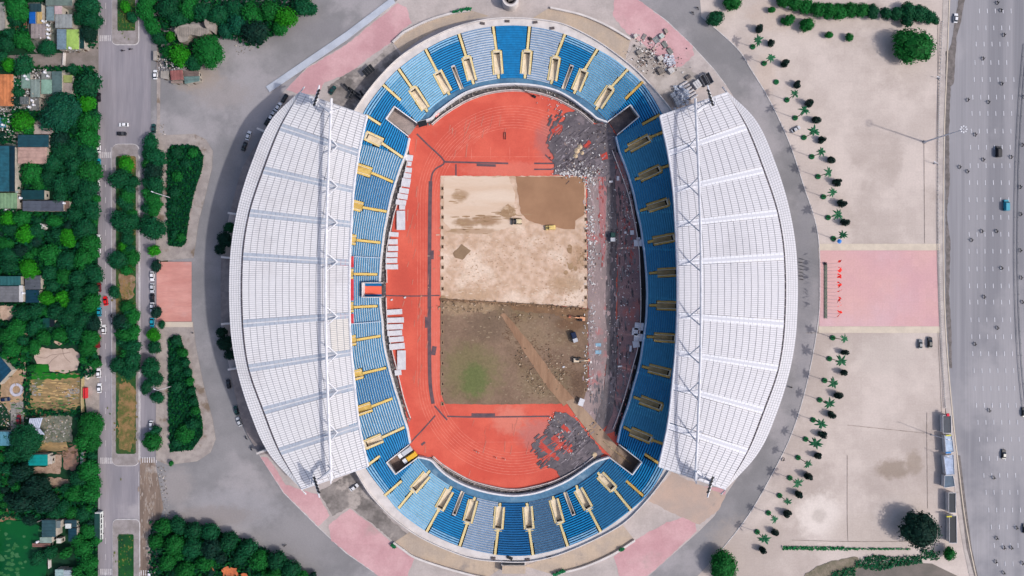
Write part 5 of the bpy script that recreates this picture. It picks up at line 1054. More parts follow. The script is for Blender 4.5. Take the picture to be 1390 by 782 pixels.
HS = [((-20,3,7,41),(150,146,140),4,'grey roof cut by the left edge at the top','v'),((40,5,56,16),(40,66,72),5,'dark slate flat roof above the bright blue roof','v'),((40,16,48,32),(18,92,176),4.6,'bright blue roof beside a tan and red one','h'),((50,16,57,32),(190,160,104),4.4,'narrow tan roof with a red edge','v'),
 ((42,32,62,52),(152,140,138),4.2,'greyish pink corrugated roof under the blue roof','v'),((62,-8,98,7.5),(112,128,120),5,'wide grey green roof at the top edge',''),((63,8.5,73.5,28),(120,140,146),4.4,'grey roof with small skylights left of the pinkish roof','h'),((74,8,84,19),(196,170,172),5,'small pinkish white roof beside pale grey panels',''),
 ((75,19.5,98,38),(150,154,154),4.4,'pale grey striped roof above the lime green roof','v'),((77.5,39.5,90,67),(120,142,156),4.8,'blue grey roof left of the lime green roof','h'),((90.3,40,107,67),(164,196,100),4.9,'lime green roof of the upper left block',''),((107.3,39,114,66),(20,62,62),4.2,'dark teal shade built as a block right of the lime green roof',''),  # dark teal block stands in for shade beside the lime roof
 ((-20,101,18,144),(206,128,82),4.5,'orange tiled roof cut by the left edge','v'),((29,100,41,120),(122,148,136),4.2,'pale green roof with a white heap left of the striped roof',''),((41.5,108,54.5,132),(134,148,142),4.4,'grey green roof with pale ribs','v'),((56,108,70,127.5),(138,172,154),4.8,'pale green flat roof',''),
 ((70.5,97,84,128),(90,112,112),4.4,'grey teal roof right of the pale green flat roof','h'),((86,102,98,112),(150,160,96),3.6,'small yellow green roof beside the trees',''),((85,112.5,98,128),(160,146,138),3.4,'beige terrace below the yellow green roof',''),((27,131.5,39,141.5),(98,104,104),4.2,'small dark grey roof above the bright green tree','v'),
 ((40,132.5,53,150),(116,116,112),3.5,'cluttered grey terrace above the bright green tree',''),((56,97,69.5,107.5),(132,136,132),3.4,'cluttered roof corner above the pale green flat roof',''),((-10,160,8,173),(60,120,140),3.6,'blue roof piece at the left edge',''),((46,169,55.5,182),(176,160,152),3.4,'left of two beige terrace roofs',''),((56,169,72,182),(174,158,154),3.4,'right of two beige terrace roofs',''),
 ((24.5,183,66,199.5),(30,74,86),5,'dark teal roof above the pinkish terrace roof','h'),((24.5,200,64,222),(188,154,142),4.6,'pinkish terrace roof below the dark teal one','h'),((-30,198,12.3,260),(38,94,110),6,'big steel blue roof at the left edge','h'),((12.5,198,20,260),(10,46,62),5.4,'dark slope right of the big steel blue roof',''),((17,201,23.5,217),(78,84,88),3.4,'narrow grey roof beside the pinkish terrace','h'),  # second slope of the big gable has a darker roof colour
 ((20.5,222,24.5,243),(178,190,192),3,'upper of two white strip roofs',''),((20.5,246,24.5,262),(178,190,192),3,'lower of two white strip roofs',''),((-10,262,23,283),(124,156,120),4.2,'pale green rounded roof at the left edge','v'),((29,258,60,271),(16,60,66),4,'dark teal roof above the long slate grey roof',''),((31,272.5,56,286.5),(86,92,104),4.6,'left half of the long slate grey roof','h'),((56.3,272.5,86,286.5),(84,88,100),4.5,'right half of the long slate grey roof','h'),
 ((86.5,273,94,285.5),(120,98,86),3.4,'small rusty roof at the right end of the slate roof',''),((-20,375,28,387.5),(42,96,98),4.5,'teal roof at the left edge in the middle','v'),((-20,388.5,25.5,410),(116,116,120),4.6,'grey flat roof at the left edge','h'),((25.7,387.5,31,410),(206,204,204),4.9,'white roof edge strip beside the grey flat roof',''),((34,374,55,393),(86,90,98),4.3,'grey roof beside the white edged roof','h'),((35,393.5,53,411),(8,54,72),4,'dark blue roof below the small grey one','h'),
 ((58,432,67,444.5),(10,66,62),3.5,'small dark teal shed roof in the trees',''),((67.2,432,74,443.5),(12,26,34),3.3,'roof half coloured black for its shade beside the small teal shed',''),([(-14,472),(0,484),(15.5,503),(-2,522),(-20,522),(-20,480)][1:5] if False else [(-16,478),(0,484),(15.5,503),(-4,524)],(16,66,92),4.6,'dark blue tilted roof at the left edge','h'),  # black half of the teal shed has its shade painted as colour
 ((-10,586,18,605),(86,142,160),4,'light blue corrugated roof at the left edge','v'),((38.5,617,64.5,632),(0,140,136),4.2,'bright teal roof above a bare earth yard','h'),((67,619,70.5,630),(188,182,176),2.6,'thin white shed beside the bright teal roof',''),((109,614,113,630),(120,136,134),2.8,'narrow pale shed near the street',''),((57,706,75.5,729),(52,84,92),5,'grey teal house roof by the pond','h'),((75.7,707,82,717),(110,122,124),4.6,'small grey roof right of the grey teal house',''),
 ((54,729.5,70,737),(140,160,152),4,'pale green lean-to under the grey teal house',''),((44,737.5,68,742.5),(138,100,92),2.6,'low rusty red roof by the pond','h'),((76.5,731,83,737.5),(214,212,202),3,'tiny white square roof',''),((88,706,104,716),(40,70,80),4.2,'slate roof right of the grey teal house','h'),((93,717,104,735),(18,60,76),4.6,'dark blue roof half hidden by trees','h'),((88.5,711,96,717.5),(216,220,216),4.9,'small white awning on the slate roof',''),
 ((75,773,86,790),(150,176,176),4,'striped white roof at the bottom edge','h'),((86.2,774,97,790),(160,172,180),3.8,'rounded grey roof piece at the bottom edge','h'),([(231,96),(248,95),(249,108),(232,109)],(150,96,92),3.4,'rusty red shack roof at the street corner','v'),([(250,104),(271,103.5),(271,110),(251,114)],(108,134,130),3.2,'grey teal shack roof beside the rusty one','h'),([(250,96),(270,97),(270,103),(250,103.5)],(120,104,98),3.2,'brown patched roof above the grey teal shack roof','h'),([(232,110),(248,109.5),(248,113),(232,113)],(156,136,128),2.6,'low awning below the rusty shack',''),
 ([(218,97),(229,96),(229,108),(218,106)],(168,160,152),2.6,'pale grey hut left of the rusty shack',''),([(208,69),(213,69),(213,82),(208,82)],(170,162,154),2.8,'small booth on the pavement above the rusty shack','')]
for g_, c, h, lb, rb in HS: house(g_, c, h, lb, ribs=rb)
mb_ = MB(); o = empty('house', P(258, 44)); tag(o, 'beige faceted roof showing among the dense trees at the top', 'house')
fl = crv([(234,40),(240,35),(249,32.5),(266,32),(274,37),(281,38),(281,44),(270,48),(256,46),(252,54),(242,56),(238,46)], 3); c0 = P(256,43)
mb = MB(); t = [P(*p, 5.5)-c0 for p in fl]; mb.hexa([Vector((v.x*.96, v.y*.96, 0)) for v in t], t); mb.build('roof', roofmat((162,152,142)), o)
mb = MB()
for x in range(236, 281, 3): mb.box(P(x, 42, 5.6)-c0+Vector((0,0,.02)), (.12, 3.2 if x > 256 else 4.5, .1))
stuff(mb.build('roof_ribs', roofmat((150,140,132)), o))
o = sheet('house', [(283,36),(285,22),(292,19),(302,22),(300,36),(297,50),(285,42)], roofmat((170,158,148)), 80, kind=None, thick=2); tag(o, 'small beige roof piece right of the faceted beige roof', 'house')
# pleated pavilion
o = empty('pavilion', P(48,578)); tag(o, 'pleated pale lavender canopy on the building site', 'pavilion'); c0 = P(48,578)
for (a, b, c_, d) in (((40,568),(58,567),(54,581),(38,580)),((38,580.5),(54,581.5),(61,590),(37,587))):
    mb = MB(); n = 7
    A_, B_, C_, D_ = [P(*p, 4.5)-c0 for p in (a, b, c_, d)]
    for k in range(n):
        t0, t1, tm = k/n, (k+1)/n, (k+.5)/n; up = Vector((0,0,.5)); mb.face([A_.lerp(B_,t0), A_.lerp(B_,tm)+up, D_.lerp(C_,tm)+up, D_.lerp(C_,t0)]); mb.face([A_.lerp(B_,tm)+up, A_.lerp(B_,t1), D_.lerp(C_,t1), D_.lerp(C_,tm)+up])
    mb.build('canopy', M('canopy_cloth', A(178,186,204), A(160,168,188), .6, grain=.05), o)
mb = MB()
for x, y in ((41,570),(56,569),(39,585),(56,587)): q = P(x, y, 4)-c0; mb.tube([(q.x,q.y,0),(q.x,q.y,4.4)], .12, 5)
mb.build('poles', steel, o)
o = empty('water_tank', P(61.3,308.3)); mb = MB(); mb.cyl((0,0,0), 1.35, 3.4, 20); mb.build('tank', white_c, o); mb = MB(); mb.cyl((0,0,3.4), 1.35, .5, 20, r2=.3); mb.build('lid', white_p, o); tag(o, 'round white water tank among the trees at the left', 'water tank')
o = empty('parasol', P(122.3,510.6)); mb = MB(); mb.cyl((0,0,2.2), 1.3, .6, 12, r2=.1); mb.build('canopy', cream, o); mb = MB(); mb.tube([(0,0,0),(0,0,2.5)], .05, 5); mb.build('pole', steel, o); tag(o, 'cream round parasol beside the street below the sandy pit', 'parasol')
o = empty('stone_ring', P(23,529)); mb = MB(); n = 28
for k in range(n):
    if k == 7: continue
    a, b = k*2*math.pi/n, (k+.96)*2*math.pi/n; t = [Vector((q*math.cos(z), q*math.sin(z), .5)) for q, z in ((3.1,a),(3.1,b),(1.9,b),(1.9,a))]; mb = MB(); mb.hexa([Vector((v.x,v.y,0)) for v in t], t); mb.build('slab', M('pale_lavender_stone', A(196,194,206), A(180,178,190), 1, grain=.06), o)
tag(o, 'white ring of slabs on the bare ground at the left edge', 'stone ring')
def yardwall(pts, lb, m_=white_c, w_=1.0, h=1.8): tag(wall('yard_wall', pts, w_, h, 0, m_), lb, 'wall')
yardwall([(86,71),(85,88)], 'white wall across the lane end with a rounded end'); yardwall([(117,56),(118,64)], 'short white gate wall by the street'); yardwall([(65,748),(66,772)], 'white wall beside the bottom striped roof'); yardwall([(57,706),(43,712)], 'grey wall running to the pond', concr)
yardwall([(111,512),(110,545),(111,560)], 'tan wall between the building site and the street', M('tan_wall', A(176,160,120), None, grain=.1), 1.4); yardwall([(113,527),(115.5,527),(115.5,541),(113,541),(113,527)], 'red gate frame in the tan site wall', M('red_gate', A(206,52,60), None, grain=.08), .9, 2.2); yardwall([(38,51),(47,70)], 'pale wall left of the dark tree below the pink roof', concr)
foliage('site_debris', [[(60,566),(98,562),(98,600),(60,600)],[(68,522),(110,520),(110,535),(70,536)],[(0,548),(30,545),(36,580),(0,584)]], 420, .5, .1, .5, [A(210,205,200),A(160,150,150),A(90,84,80),A(180,150,120)], 'scattered boards, bags and scrap on the building site', 'debris')
foliage('yard_clutter', [[(62,30),(76,30),(76,62),(62,62)],[(30,98),(70,96),(70,108),(55,150),(28,150)],[(0,142),(26,150),(24,190),(0,190)],[(218,82),(250,80),(262,96),(220,100)],[(88,68),(118,60),(118,72),(90,76)]], 950, .55, 3.8, 5.2, [A(220,215,212),A(180,180,180),A(60,60,64),A(140,130,120)], 'small clutter of tanks, crates and sheets on the house roofs', 'clutter')
foliage('roadside_rubble', [[(210,170),(222,165),(225,186),(212,190)],[(218,182),(230,184),(230,200),(222,300),(216,345),(214,300)],[(218,450),(230,455),(230,610),(218,620)],[(312,48),(330,50),(345,68),(322,76)],[(212,630),(224,634),(232,705),(226,708)]], 700, .4, .1, .4, [A(200,190,180),A(150,140,130),A(90,84,76),A(120,110,96)], 'rubble and litter strewn along the left pavements', 'rubble')
mb = MB(); mb.cyl((0,0,0), .55, 1.1, 12); mb.cyl((0,0,1.1), .55, .2, 12, r2=.15); TK = mb.mesh('tank'); TK.materials.append(white_s)
for x, y, z in ((66,35,4.6),(66.5,41,4.2),(66,47,4.2),(67,52,4.2),(59.5,29.5,4.4),(35,104,4.3),(38,108,4.3),(62,99,3.6),(66,104,3.6),(45,137,3.7),(47,143,3.7),(41,146,3.7),(14,166,2.6),(5,170,3.7),(29,269,4.2),(88,276,3.5),(63,371,2.5),(96,66,5),(60,168,3.6),(52,735,4.3),(33,398,4.2)):
    p = P(x, y, z); o = empty('water_tank', p); link('tank', TK, None, o); reg(o, 'small pale metal tank', 'water tank', x, y, 'small water tanks on the roofs')
blotches('bare_soil', MATS['median_bare'], 13.5, [(172,565,7,26),(172,395,6,7)], 60, 2.4, 3)
blotches('wet_tarmac', M('mud_film', A(150,132,118), A(164,152,144), .5, grain=.15), 4.2, [(202,650,6,10),(204,690,5,14),(200,740,4,24)], 40, 1.4, 5)
blotches('parched_grass', M('parched', A(110,112,54), A(74,100,44), .5, grain=.2), 13.6, [(171,560,8,34),(171,30,6,12),(171,750,6,16)], 40, 1.4, 1.8)
blotches('site_patch', M('site_green', A(70,112,56), A(40,92,44), .4, grain=.2), 2.9, [(70,508,26,3),(60,548,20,5),(45,555,6,5),(95,552,10,5),(24,575,6,12)], 26, 4, 1.4)
blotches('site_patch', M('site_tan', A(196,166,116), A(180,148,100), .4, grain=.15), 3.0, [(72,526,18,6),(70,540,22,5)], 26, 6, 1.2)
blotches('site_patch', M('site_grey', A(158,152,146), A(130,126,120), .4, grain=.2), 3.1, [(46,525,5,6),(100,530,6,8),(75,580,14,12),(24,560,5,12)], 22, 3, 1.8)
blotches('site_patch', M('site_brown', A(118,92,70), A(96,78,60), .4, grain=.2), 3.2, [(85,548,14,3),(60,560,12,3),(95,615,6,6),(20,660,8,24)], 22, 4, 1.4)
blotches('pond_scum', M('scum', A(40,100,52), A(60,110,70), .3, grain=.15), 4.6, [(12,765,10,10),(25,745,14,14)], 30, 5, 3)
# ------------------------------------------------------------ vehicles
paintm = M('car_paint', None, None, objcol=True, grain=.02, rough=.3, spec=.5)
mb = MB()
prof = [(-2.2,.35,.62,.78),(-2.15,.35,.85,.84),(-1.0,.3,.92,.9),(1.0,.3,.86,.9),(2.0,.35,.72,.84),(2.22,.38,.6,.74)]
for (x0,a0,b0,w0),(x1,a1,b1,w1) in zip(prof, prof[1:]):
    mb.hexa([(x0,-w0,a0),(x1,-w1,a1),(x1,w1,a1),(x0,w0,a0)], [(x0,-w0*.96,b0),(x1,-w1*.96,b1),(x1,w1*.96,b1),(x0,w0*.96,b0)])
CB = mb.mesh('car_body'); CB.materials.append(paintm)
mb = MB(); mb.hexa([(-1.75,-.78,.88),(1.0,-.8,.88),(1.0,.8,.88),(-1.75,.78,.88)], [(-1.2,-.62,1.4),(.3,-.64,1.4),(.3,.64,1.4),(-1.2,.62,1.4)]); CG = mb.mesh('car_glass'); CG.materials.append(glass)
mb = MB(); mb.hexa([(-1.2,-.64,1.38),(.3,-.66,1.38),(.3,.66,1.38),(-1.2,.64,1.38)], [(-1.1,-.56,1.47),(.22,-.58,1.47),(.22,.58,1.47),(-1.1,.56,1.47)]); CRF = mb.mesh('car_roof'); CRF.materials.append(paintm)
mb = MB(); mb.tube([(0,-.11,0),(0,.11,0)], .33, 12); WH = mb.mesh('wheel'); WH.materials.append(blackm)
mb = MB(); mb.box((0,0,0), (.12,.34,.14)); HL = mb.mesh('headlight'); HL.materials.append(white_p)
CC = {'white': A(236,236,240), 'black': (.012,.012,.015,1), 'red': A(226,30,34), 'teal': A(20,150,176), 'dark red': A(120,26,34), 'dark blue': A(16,36,70), 'grey': A(120,124,130), 'silver': A(196,198,204), 'dark green': A(30,70,66)}
def car(px, py, ang_, col, label, l=1.0, cat='car', group=None, name='car', z=0):
    p = P(px, py); p.z = z+.12; o = empty(name, p, math.radians(ang_)); o.scale = (l, min(l,1.1), min(l,1.15)); tag(o, label, cat, group)
    for nm, me in (('body', CB), ('windows', CG), ('roof', CRF)): q = link(nm, me, None, o); q.color = CC[col]
    for x in (-1.35,1.4):
        for y in (-.78,.78): q = link('wheel', WH, None, o); q.location = (x, y, .33)
    for y in (-.6,.6): q = link('headlight', HL, None, o); q.location = (2.14, y, .5)
    return o
PK = 'cars parked along the left street kerb'
for a in [(169,170,180,'white','white car crossing the upper left junction above a black one'),(166.5,182,0,'black','black car crossing the upper left junction below a white one'),(212,102,90,'white','white car parked beside the rusty shack'),(209.7,175,90,'dark green','very dark car parked where the upper right lane begins'),(135,110,90,'white','white car half hidden under a tree at the upper left kerb'),(135,132.5,90,'black','black car at the left kerb beside a bright green tree'),
 (134.8,201,90,'white','white car parked left of the upper crosswalk of the long median'),(135,222,90,'teal','teal car parked at the left kerb, below the crosswalk'),(134.2,235,90,'white','white car parked directly below the upper teal car'),(133.8,251,90,'white','white car half under foliage, second below the upper teal car'),(134.8,264.5,90,'grey','grey car, third below the upper teal car'),(134.8,325,90,'white','upper of two white cars parked together at the left kerb'),(134.8,341,90,'white','lower of two white cars parked together at the left kerb'),
 (135.5,376,90,'dark red','upper of two dark red cars half under the trees'),(135.6,390,90,'dark red','lower of two dark red cars half under the trees'),(134.8,406,90,'white','white car parked beside the bright red car'),(136,423,90,'teal','teal blue car parked below the bright red car'),(136.2,439,90,'white','white car parked below the teal blue car'),(144.6,408.5,98,'red','bright red car driving beside the median'),(142.3,447,90,'white','white car with black roof bars driving beside parked cars'),
 (135.7,489,90,'black','black car parked beside the bare sandy pit'),(135.3,506,90,'white','white car parked next to the cream parasol'),(136.3,526.5,90,'white','white car parked alone below the cream parasol'),(136.2,572,90,'black','black car half under a large tree at the left kerb'),
 (207.7,375,-90,'white','topmost white car of the row left of the pink crossing'),(207.7,391,-90,'silver','second pale car of the row left of the pink crossing'),(207.8,405,-90,'black','black car in the row left of the pink crossing'),(207.7,417,-90,'white','white car half under the round tree left of the pink crossing'),(207.6,438,-90,'teal','teal car below the round tree left of the pink crossing'),
 (206.5,577,-90,'white','pale car half hidden by the trees of the lower right lane'),(204.5,780,-90,'white','white car cut by the bottom edge on the brown lane'),(338,184.5,72,'white','white car on the shaded ring road left of the roof'),(332.5,199,72,'black','black car on the shaded ring road behind the white one'),(452,123,55,'dark green','dark green car on the paving beside the upper left stand'),(481.3,661,35,'white','white car parked alone below the lower left stand'),
 (311,521,100,'black','black car by the podium ledge, topmost of three at lower left'),(321.5,557,105,'dark green','very dark car by the podium ledge, middle of three'),(325.3,572,112,'silver','pale car by the podium ledge, lowest of three'),(378.5,145.5,60,'white','topmost pale car at the upper left roof edge'),(372.5,153.5,60,'silver','second pale car at the upper left roof edge'),(369,159,60,'white','third pale car at the upper left roof edge'),(387,134,60,'black','black car tucked under the upper left roof edge'),(364,165,60,'black','black car below the pale ones at the upper left roof edge'),
 (1079.5,176,30,'silver','pale green car parked among the palms'),(1296,25.5,85,'white','white car with dark roof at the top of the highway'),(1361,616,88,'black','black car alone on the highway at lower right'),(1388.5,559,90,'black','black car cut by the right edge above the lower right car'),(1390,717,90,'black','black car cut by the right edge near the bottom'),(1248,467,88,'grey','smaller grey car below the pink court'),(1261,465,90,'black','larger dark car below the pink court'),
 (9,542,5,'dark blue','dark blue car beside the white ring on the ground'),(27,569,90,'dark red','red car on the building site'),(13.5,286,0,'white','white car under the pale green rounded roof')]:
    big = a[3] == 'black' and a[0] in (1261,)
    car(*a, l=1.18 if big else 1.0, group='cars on the streets and forecourts')
def van(px, py, ang_, col, label, l=5.2, w_=2.0, h=2.1, cat='van'):
    o = empty('van', P(px, py)+Vector((0,0,.12)), math.radians(ang_)); tag(o, label, cat)
    mb = MB(); mb.hexa([(-l/2,-w_/2,.35),(l/2,-w_/2,.35),(l/2,w_/2,.35),(-l/2,w_/2,.35)], [(-l/2,-w_/2,1.1),(l/2-.1,-w_/2,1.0),(l/2-.1,w_/2,1.0),(-l/2,w_/2,1.1)]); q = mb.build('body', paintm, o); q.color = CC[col]
    mb = MB(); mb.hexa([(-l/2,-w_/2+.02,1.1),(l/2-.9,-w_/2+.02,1.1),(l/2-.9,w_/2-.02,1.1),(-l/2,w_/2-.02,1.1)], [(-l/2+.1,-w_/2+.15,h),(l/2-1.6,-w_/2+.15,h),(l/2-1.6,w_/2-.15,h),(-l/2+.1,w_/2-.15,h)]); q = mb.build('roof', paintm, o); q.color = CC[col]
    mb = MB(); mb.face([(l/2-.88,-w_/2+.1,1.12),(l/2-.88,w_/2-.1,1.12),(l/2-1.55,w_/2-.2,h-.05),(l/2-1.55,-w_/2+.2,h-.05)]); mb.build('windscreen', glass, o)
    for x in (-l/2+.9,l/2-.9):
        for y in (-w_/2+.1,w_/2-.1): q = link('wheel', WH, None, o); q.location = (x, y, .33)
van(1067,8.5,160,'white','white van parked above the two-lobed bush'); van(1353.5,206.5,90,'black','black van on the highway with a pale edge'); van(1364,279,90,'teal','teal van on the highway near the right edge')
# bus
o = empty('bus', P(137.5,712)+Vector((0,0,.12)), math.pi/2); tag(o, 'long dark green bus with pale trim at the left kerb', 'bus')
mb = MB(); mb.box((0,0,.4), (13,2.5,2.4)); mb.build('body', M('bus_side', A(214,218,216), None, grain=.05), o); mb = MB(); mb.box((-.2,.05,2.8), (12.4,2.45,.25)); mb.build('roof', M('bus_roof', A(26,68,64), A(20,56,54), .5, grain=.08), o)
for k in range(5):
    mb = MB(); mb.box((-5+k*2.4,-1.2,1.5), (1.9,.12,.9)); mb.build('window', glass, o)
for x in (-4,4):
    for y in (-1.2,1.2): q = link('wheel', WH, None, o); q.location = (x, y, .4)
def truck(px, py, ang_, cabc, bedc, label, l=7.5, z=.25, w_=2.3):
    o = empty('truck', P(px, py)+Vector((0,0,z)), math.radians(ang_)); tag(o, label, 'truck')
    mb = MB(); mb.box((l/2-1,0,.5), (1.9,w_,2.0), taper=.92); mb.build('cab', M('truck_'+cabc, CC.get(cabc, A(230,230,230)), None, grain=.04, rough=.4), o)
    mb = MB(); mb.box((-.9,0,.8), (l-2.4,w_,1.6)); mb.box((-.9,0,2.4), (l-2.9,w_*.8,.3)); mb.build('load_body', M('bed_'+bedc, CC.get(bedc, A(236,184,60)), None, grain=.06, rough=.5), o)
    mb = MB(); mb.face([(l/2-.02,-w_*.42,1.5),(l/2-.02,w_*.42,1.5),(l/2-.12,w_*.4,2.3),(l/2-.12,-w_*.4,2.3)]); mb.build('windscreen', glass, o)
    for x in (-l/2+1,l/2-1.2):
        for y in (-w_/2+.1,w_/2-.1): q = link('wheel', WH, None, o); q.location = (x, y, .4)
truck(551,612.5,215,'white','silver','pale truck in the lower left tunnel, upper of two'); truck(557.5,619.5,215,'white','yellow','yellow-bodied truck in the lower left tunnel, lower of two')
truck(779,457,-72,'silver','dark blue','small dark blue truck with pale cab on the brown pitch half', 5.2); truck(831,322,-90,'silver','dark green','dark truck with a pale load on the stripped track', 4.6); truck(134.5,464,90,'red','dark red','red flatbed truck at the left kerb between cars', 6); 
def digger(px, py, ang_, col, label, cat='excavator', boom=True, blade=False, rollers=False, s=1.0):
    o = empty(cat.replace(' ','_'), P(px, py)+Vector((0,0,.28)), math.radians(ang_)); o.scale = (s,s,s); tag(o, label, cat); m_ = M('machine_'+'_'.join(str(v) for v in col), A(*col), None, grain=.06, rough=.5)
    if rollers:
        for x in (-1.7,1.7): mb = MB(); mb.tube([(x,-1,.7),(x,1,.7)], .7, 12); mb.build('roller', m_, o)
    else:
        for y in (-1,1): mb = MB(); mb.hexa([(-1.6,y-.25,0),(1.6,y-.25,0),(1.6,y+.25,0),(-1.6,y+.25,0)], [(-1.9,y-.25,.75),(1.9,y-.25,.75),(1.9,y+.25,.75),(-1.9,y+.25,.75)]); mb.build('crawler_track', blackm, o)
    mb = MB(); mb.box((-.4,0,.8), (2.6,2.0,1.0), taper=.92); mb.build('engine_body', m_, o); mb = MB(); mb.box((.2,.45,1.8), (1.2,1.0,1.1), taper=.85); mb.build('cab', glass if boom else m_, o)
    if boom: mb = MB(); mb.tube([(.8,-.2,1.6),(3.2,-.2,3.2),(5.2,-.2,1.8)], [.28,.25,.18], 6); mb.build('boom', m_, o); mb = MB(); mb.tube([(5.2,-.2,1.8),(5.6,-.2,.6)], [.18,.12], 5); mb.box((5.5,-.2,.1), (.9,1.0,.7), taper=1.2); mb.build('bucket', M('bucket_orange', A(214,130,100), None, grain=.1), o)
    if blade: mb = MB(); mb.box((2.6,0,.1), (.3,3.2,1.1)); mb.build('blade', blackm, o); mb = MB(); mb.tube([(1,-.8,.6),(2.6,-.8,.5)], .12, 5); mb.tube([(1,.8,.6),(2.6,.8,.5)], .12, 5); mb.build('blade_arm', blackm, o)
digger(789,432.5,172,(232,170,130),'orange excavator digging by the upper right of the brown pitch half'); digger(783,488.5,2,(226,206,180),'cream excavator reaching over the right pitch edge'); digger(703,301,180,(224,206,170),'cream bulldozer with a black blade on the pale sand','bulldozer',False,True)
digger(747,309.5,185,(224,196,124),'yellow road roller at the edge of the wet brown sand','road roller',False,False,True)
# motorbikes and riders
mb = MB(); mb.tube([(-.75,0,.32),(-.2,0,.55),(.35,0,.6),(.7,0,.32)], [.07,.16,.14,.05], 6); mb.box((-.35,0,.62), (.8,.26,.14)); BK = mb.mesh('bike_frame'); BK.materials.append(M('bike_paint', None, None, objcol=True, grain=.05, rough=.35))
mb = MB(); mb.tube([(.4,-.34,1.0),(.45,0,.95),(.4,.34,1.0)], .03, 5); mb.tube([(.45,0,.95),(.65,0,.4)], .035, 5); HB = mb.mesh('handlebar'); HB.materials.append(steel)
mb = MB(); mb.tube([(0,-.05,0),(0,.05,0)], .3, 12); BW = mb.mesh('bike_wheel'); BW.materials.append(blackm)
def person_mesh(name, J, E, R):
    me = bpy.data.meshes.new(name); me.from_pydata(J, E, []); o = bpy.data.objects.new(name, me); COL.objects.link(o)
    md = o.modifiers.new('skin', 'SKIN'); 
    for v, r in zip(me.skin_vertices[0].data, R): v.radius = (r, r)
    me.skin_vertices[0].data[0].use_root = True; o.modifiers.new('sub', 'SUBSURF').levels = 1
    dg = bpy.context.evaluated_depsgraph_get(); ev = o.evaluated_get(dg); m2 = bpy.data.meshes.new_from_object(ev); bpy.data.objects.remove(o); m2.name = name; return m2
E_ = [(0,1),(1,2),(2,3),(3,4),(2,5),(5,6),(6,7),(2,8),(8,9),(9,10),(0,11),(11,12),(12,13),(13,14),(0,15),(15,16),(16,17),(17,18)]
Rr = [.15,.14,.16,.06,.1,.07,.05,.035,.07,.05,.035,.09,.08,.05,.05,.09,.08,.05,.05]
RID = person_mesh('rider_body', [(-.25,0,.85),(-.2,0,1.1),(-.12,0,1.36),(-.08,0,1.48),(-.05,0,1.62),(-.1,.2,1.36),(.08,.27,1.14),(.36,.28,1.04),(-.1,-.2,1.36),(.08,-.27,1.14),(.36,-.28,1.04),(-.2,.12,.8),(.2,.2,.72),(.12,.2,.34),(.28,.2,.28),(-.2,-.12,.8),(.2,-.2,.72),(.12,-.2,.34),(.28,-.2,.28)], E_, Rr)
STD = person_mesh('standing_body', [(0,0,.95),(0,0,1.15),(0,0,1.4),(0,0,1.52),(0,0,1.66),(0,.2,1.4),(.04,.26,1.12),(.16,.24,.9),(0,-.2,1.4),(.0,-.27,1.12),(.1,-.27,.88),(0,.1,.88),(.02,.12,.48),(-.02,.12,.1),(.12,.12,.04),(0,-.1,.88),(.04,-.12,.48),(.0,-.12,.1),(.14,-.12,.04)], E_, Rr)
for m_ in (RID, STD): m_.materials.clear(); m_.materials.append(M('clothes', None, None, objcol=True, grain=.1, rough=.9))
mb = MB(); 
for k in range(4): 
    a0, a1 = k*math.pi/8, (k+1)*math.pi/8; mb.cyl((0,0,.14*math.sin(a0)), .14*math.cos(a0), .14*(math.sin(a1)-math.sin(a0)), 10, r2=max(.01,.14*math.cos(a1)))
HM = mb.mesh('helmet'); HM.materials.append(M('helmet_paint', None, None, objcol=True, grain=.03, rough=.3))
CL = [A(26,28,36), A(30,34,46), A(46,28,30), A(20,30,40), A(38,38,42), A(16,16,20)]
def bike(px, py, ang_, lbl_b, lbl_p, z=.2):
    p = P(px, py)+Vector((0,0,z)); rz = math.radians(ang_); o = empty('motorbike', p, rz); tag(o, lbl_b, 'motorbike', 'motorbikes on the roads'); q = link('frame', BK, None, o); q.color = random.choice(CL); link('handlebar', HB, None, o)
    for x in (-.68,.7): q = link('wheel', BW, None, o); q.location = (x,0,.3)
    if lbl_p:
        o = empty('person', p, rz); tag(o, lbl_p, 'person', 'motorbike riders'); q = link('body', RID, None, o); q.color = random.choice(CL); q = link('helmet', HM, None, o); q.location = (-.05,0,1.62); q.color = random.choice([A(60,60,64), A(30,30,34), A(30,40,80), A(120,116,110)])
MBK = sorted([(1353,4.5),(1357.7,14.6),(1362,48),(1333.6,80),(1359,114),(1313,136),(1341,139),(1323,183),(1302,227),(1312.6,233),(1334,217),(1371.7,213.5),(1387,197),(1384,254),(1384.6,291),(1332,314),(1352,314),(1318,326),(1358.7,364),(1384.2,340),(1385.2,377),(1335,403),(1353,445),(1322.5,467),(1342,557),(1348,648),(1352,730),(1379,716),(1362,743),(1372,743),(1351,762),(1361.6,777),(1387,764),(1387,410),(1389,132)], key=lambda p: p[1])
for i, (x, y) in enumerate(MBK): bike(x, y, 90+random.uniform(-6,6), f'dark motorbike on the highway, {ordw(i)} from the top', f'motorbike rider in dark clothes on the highway, {ordw(i)} from the top', z=.25)
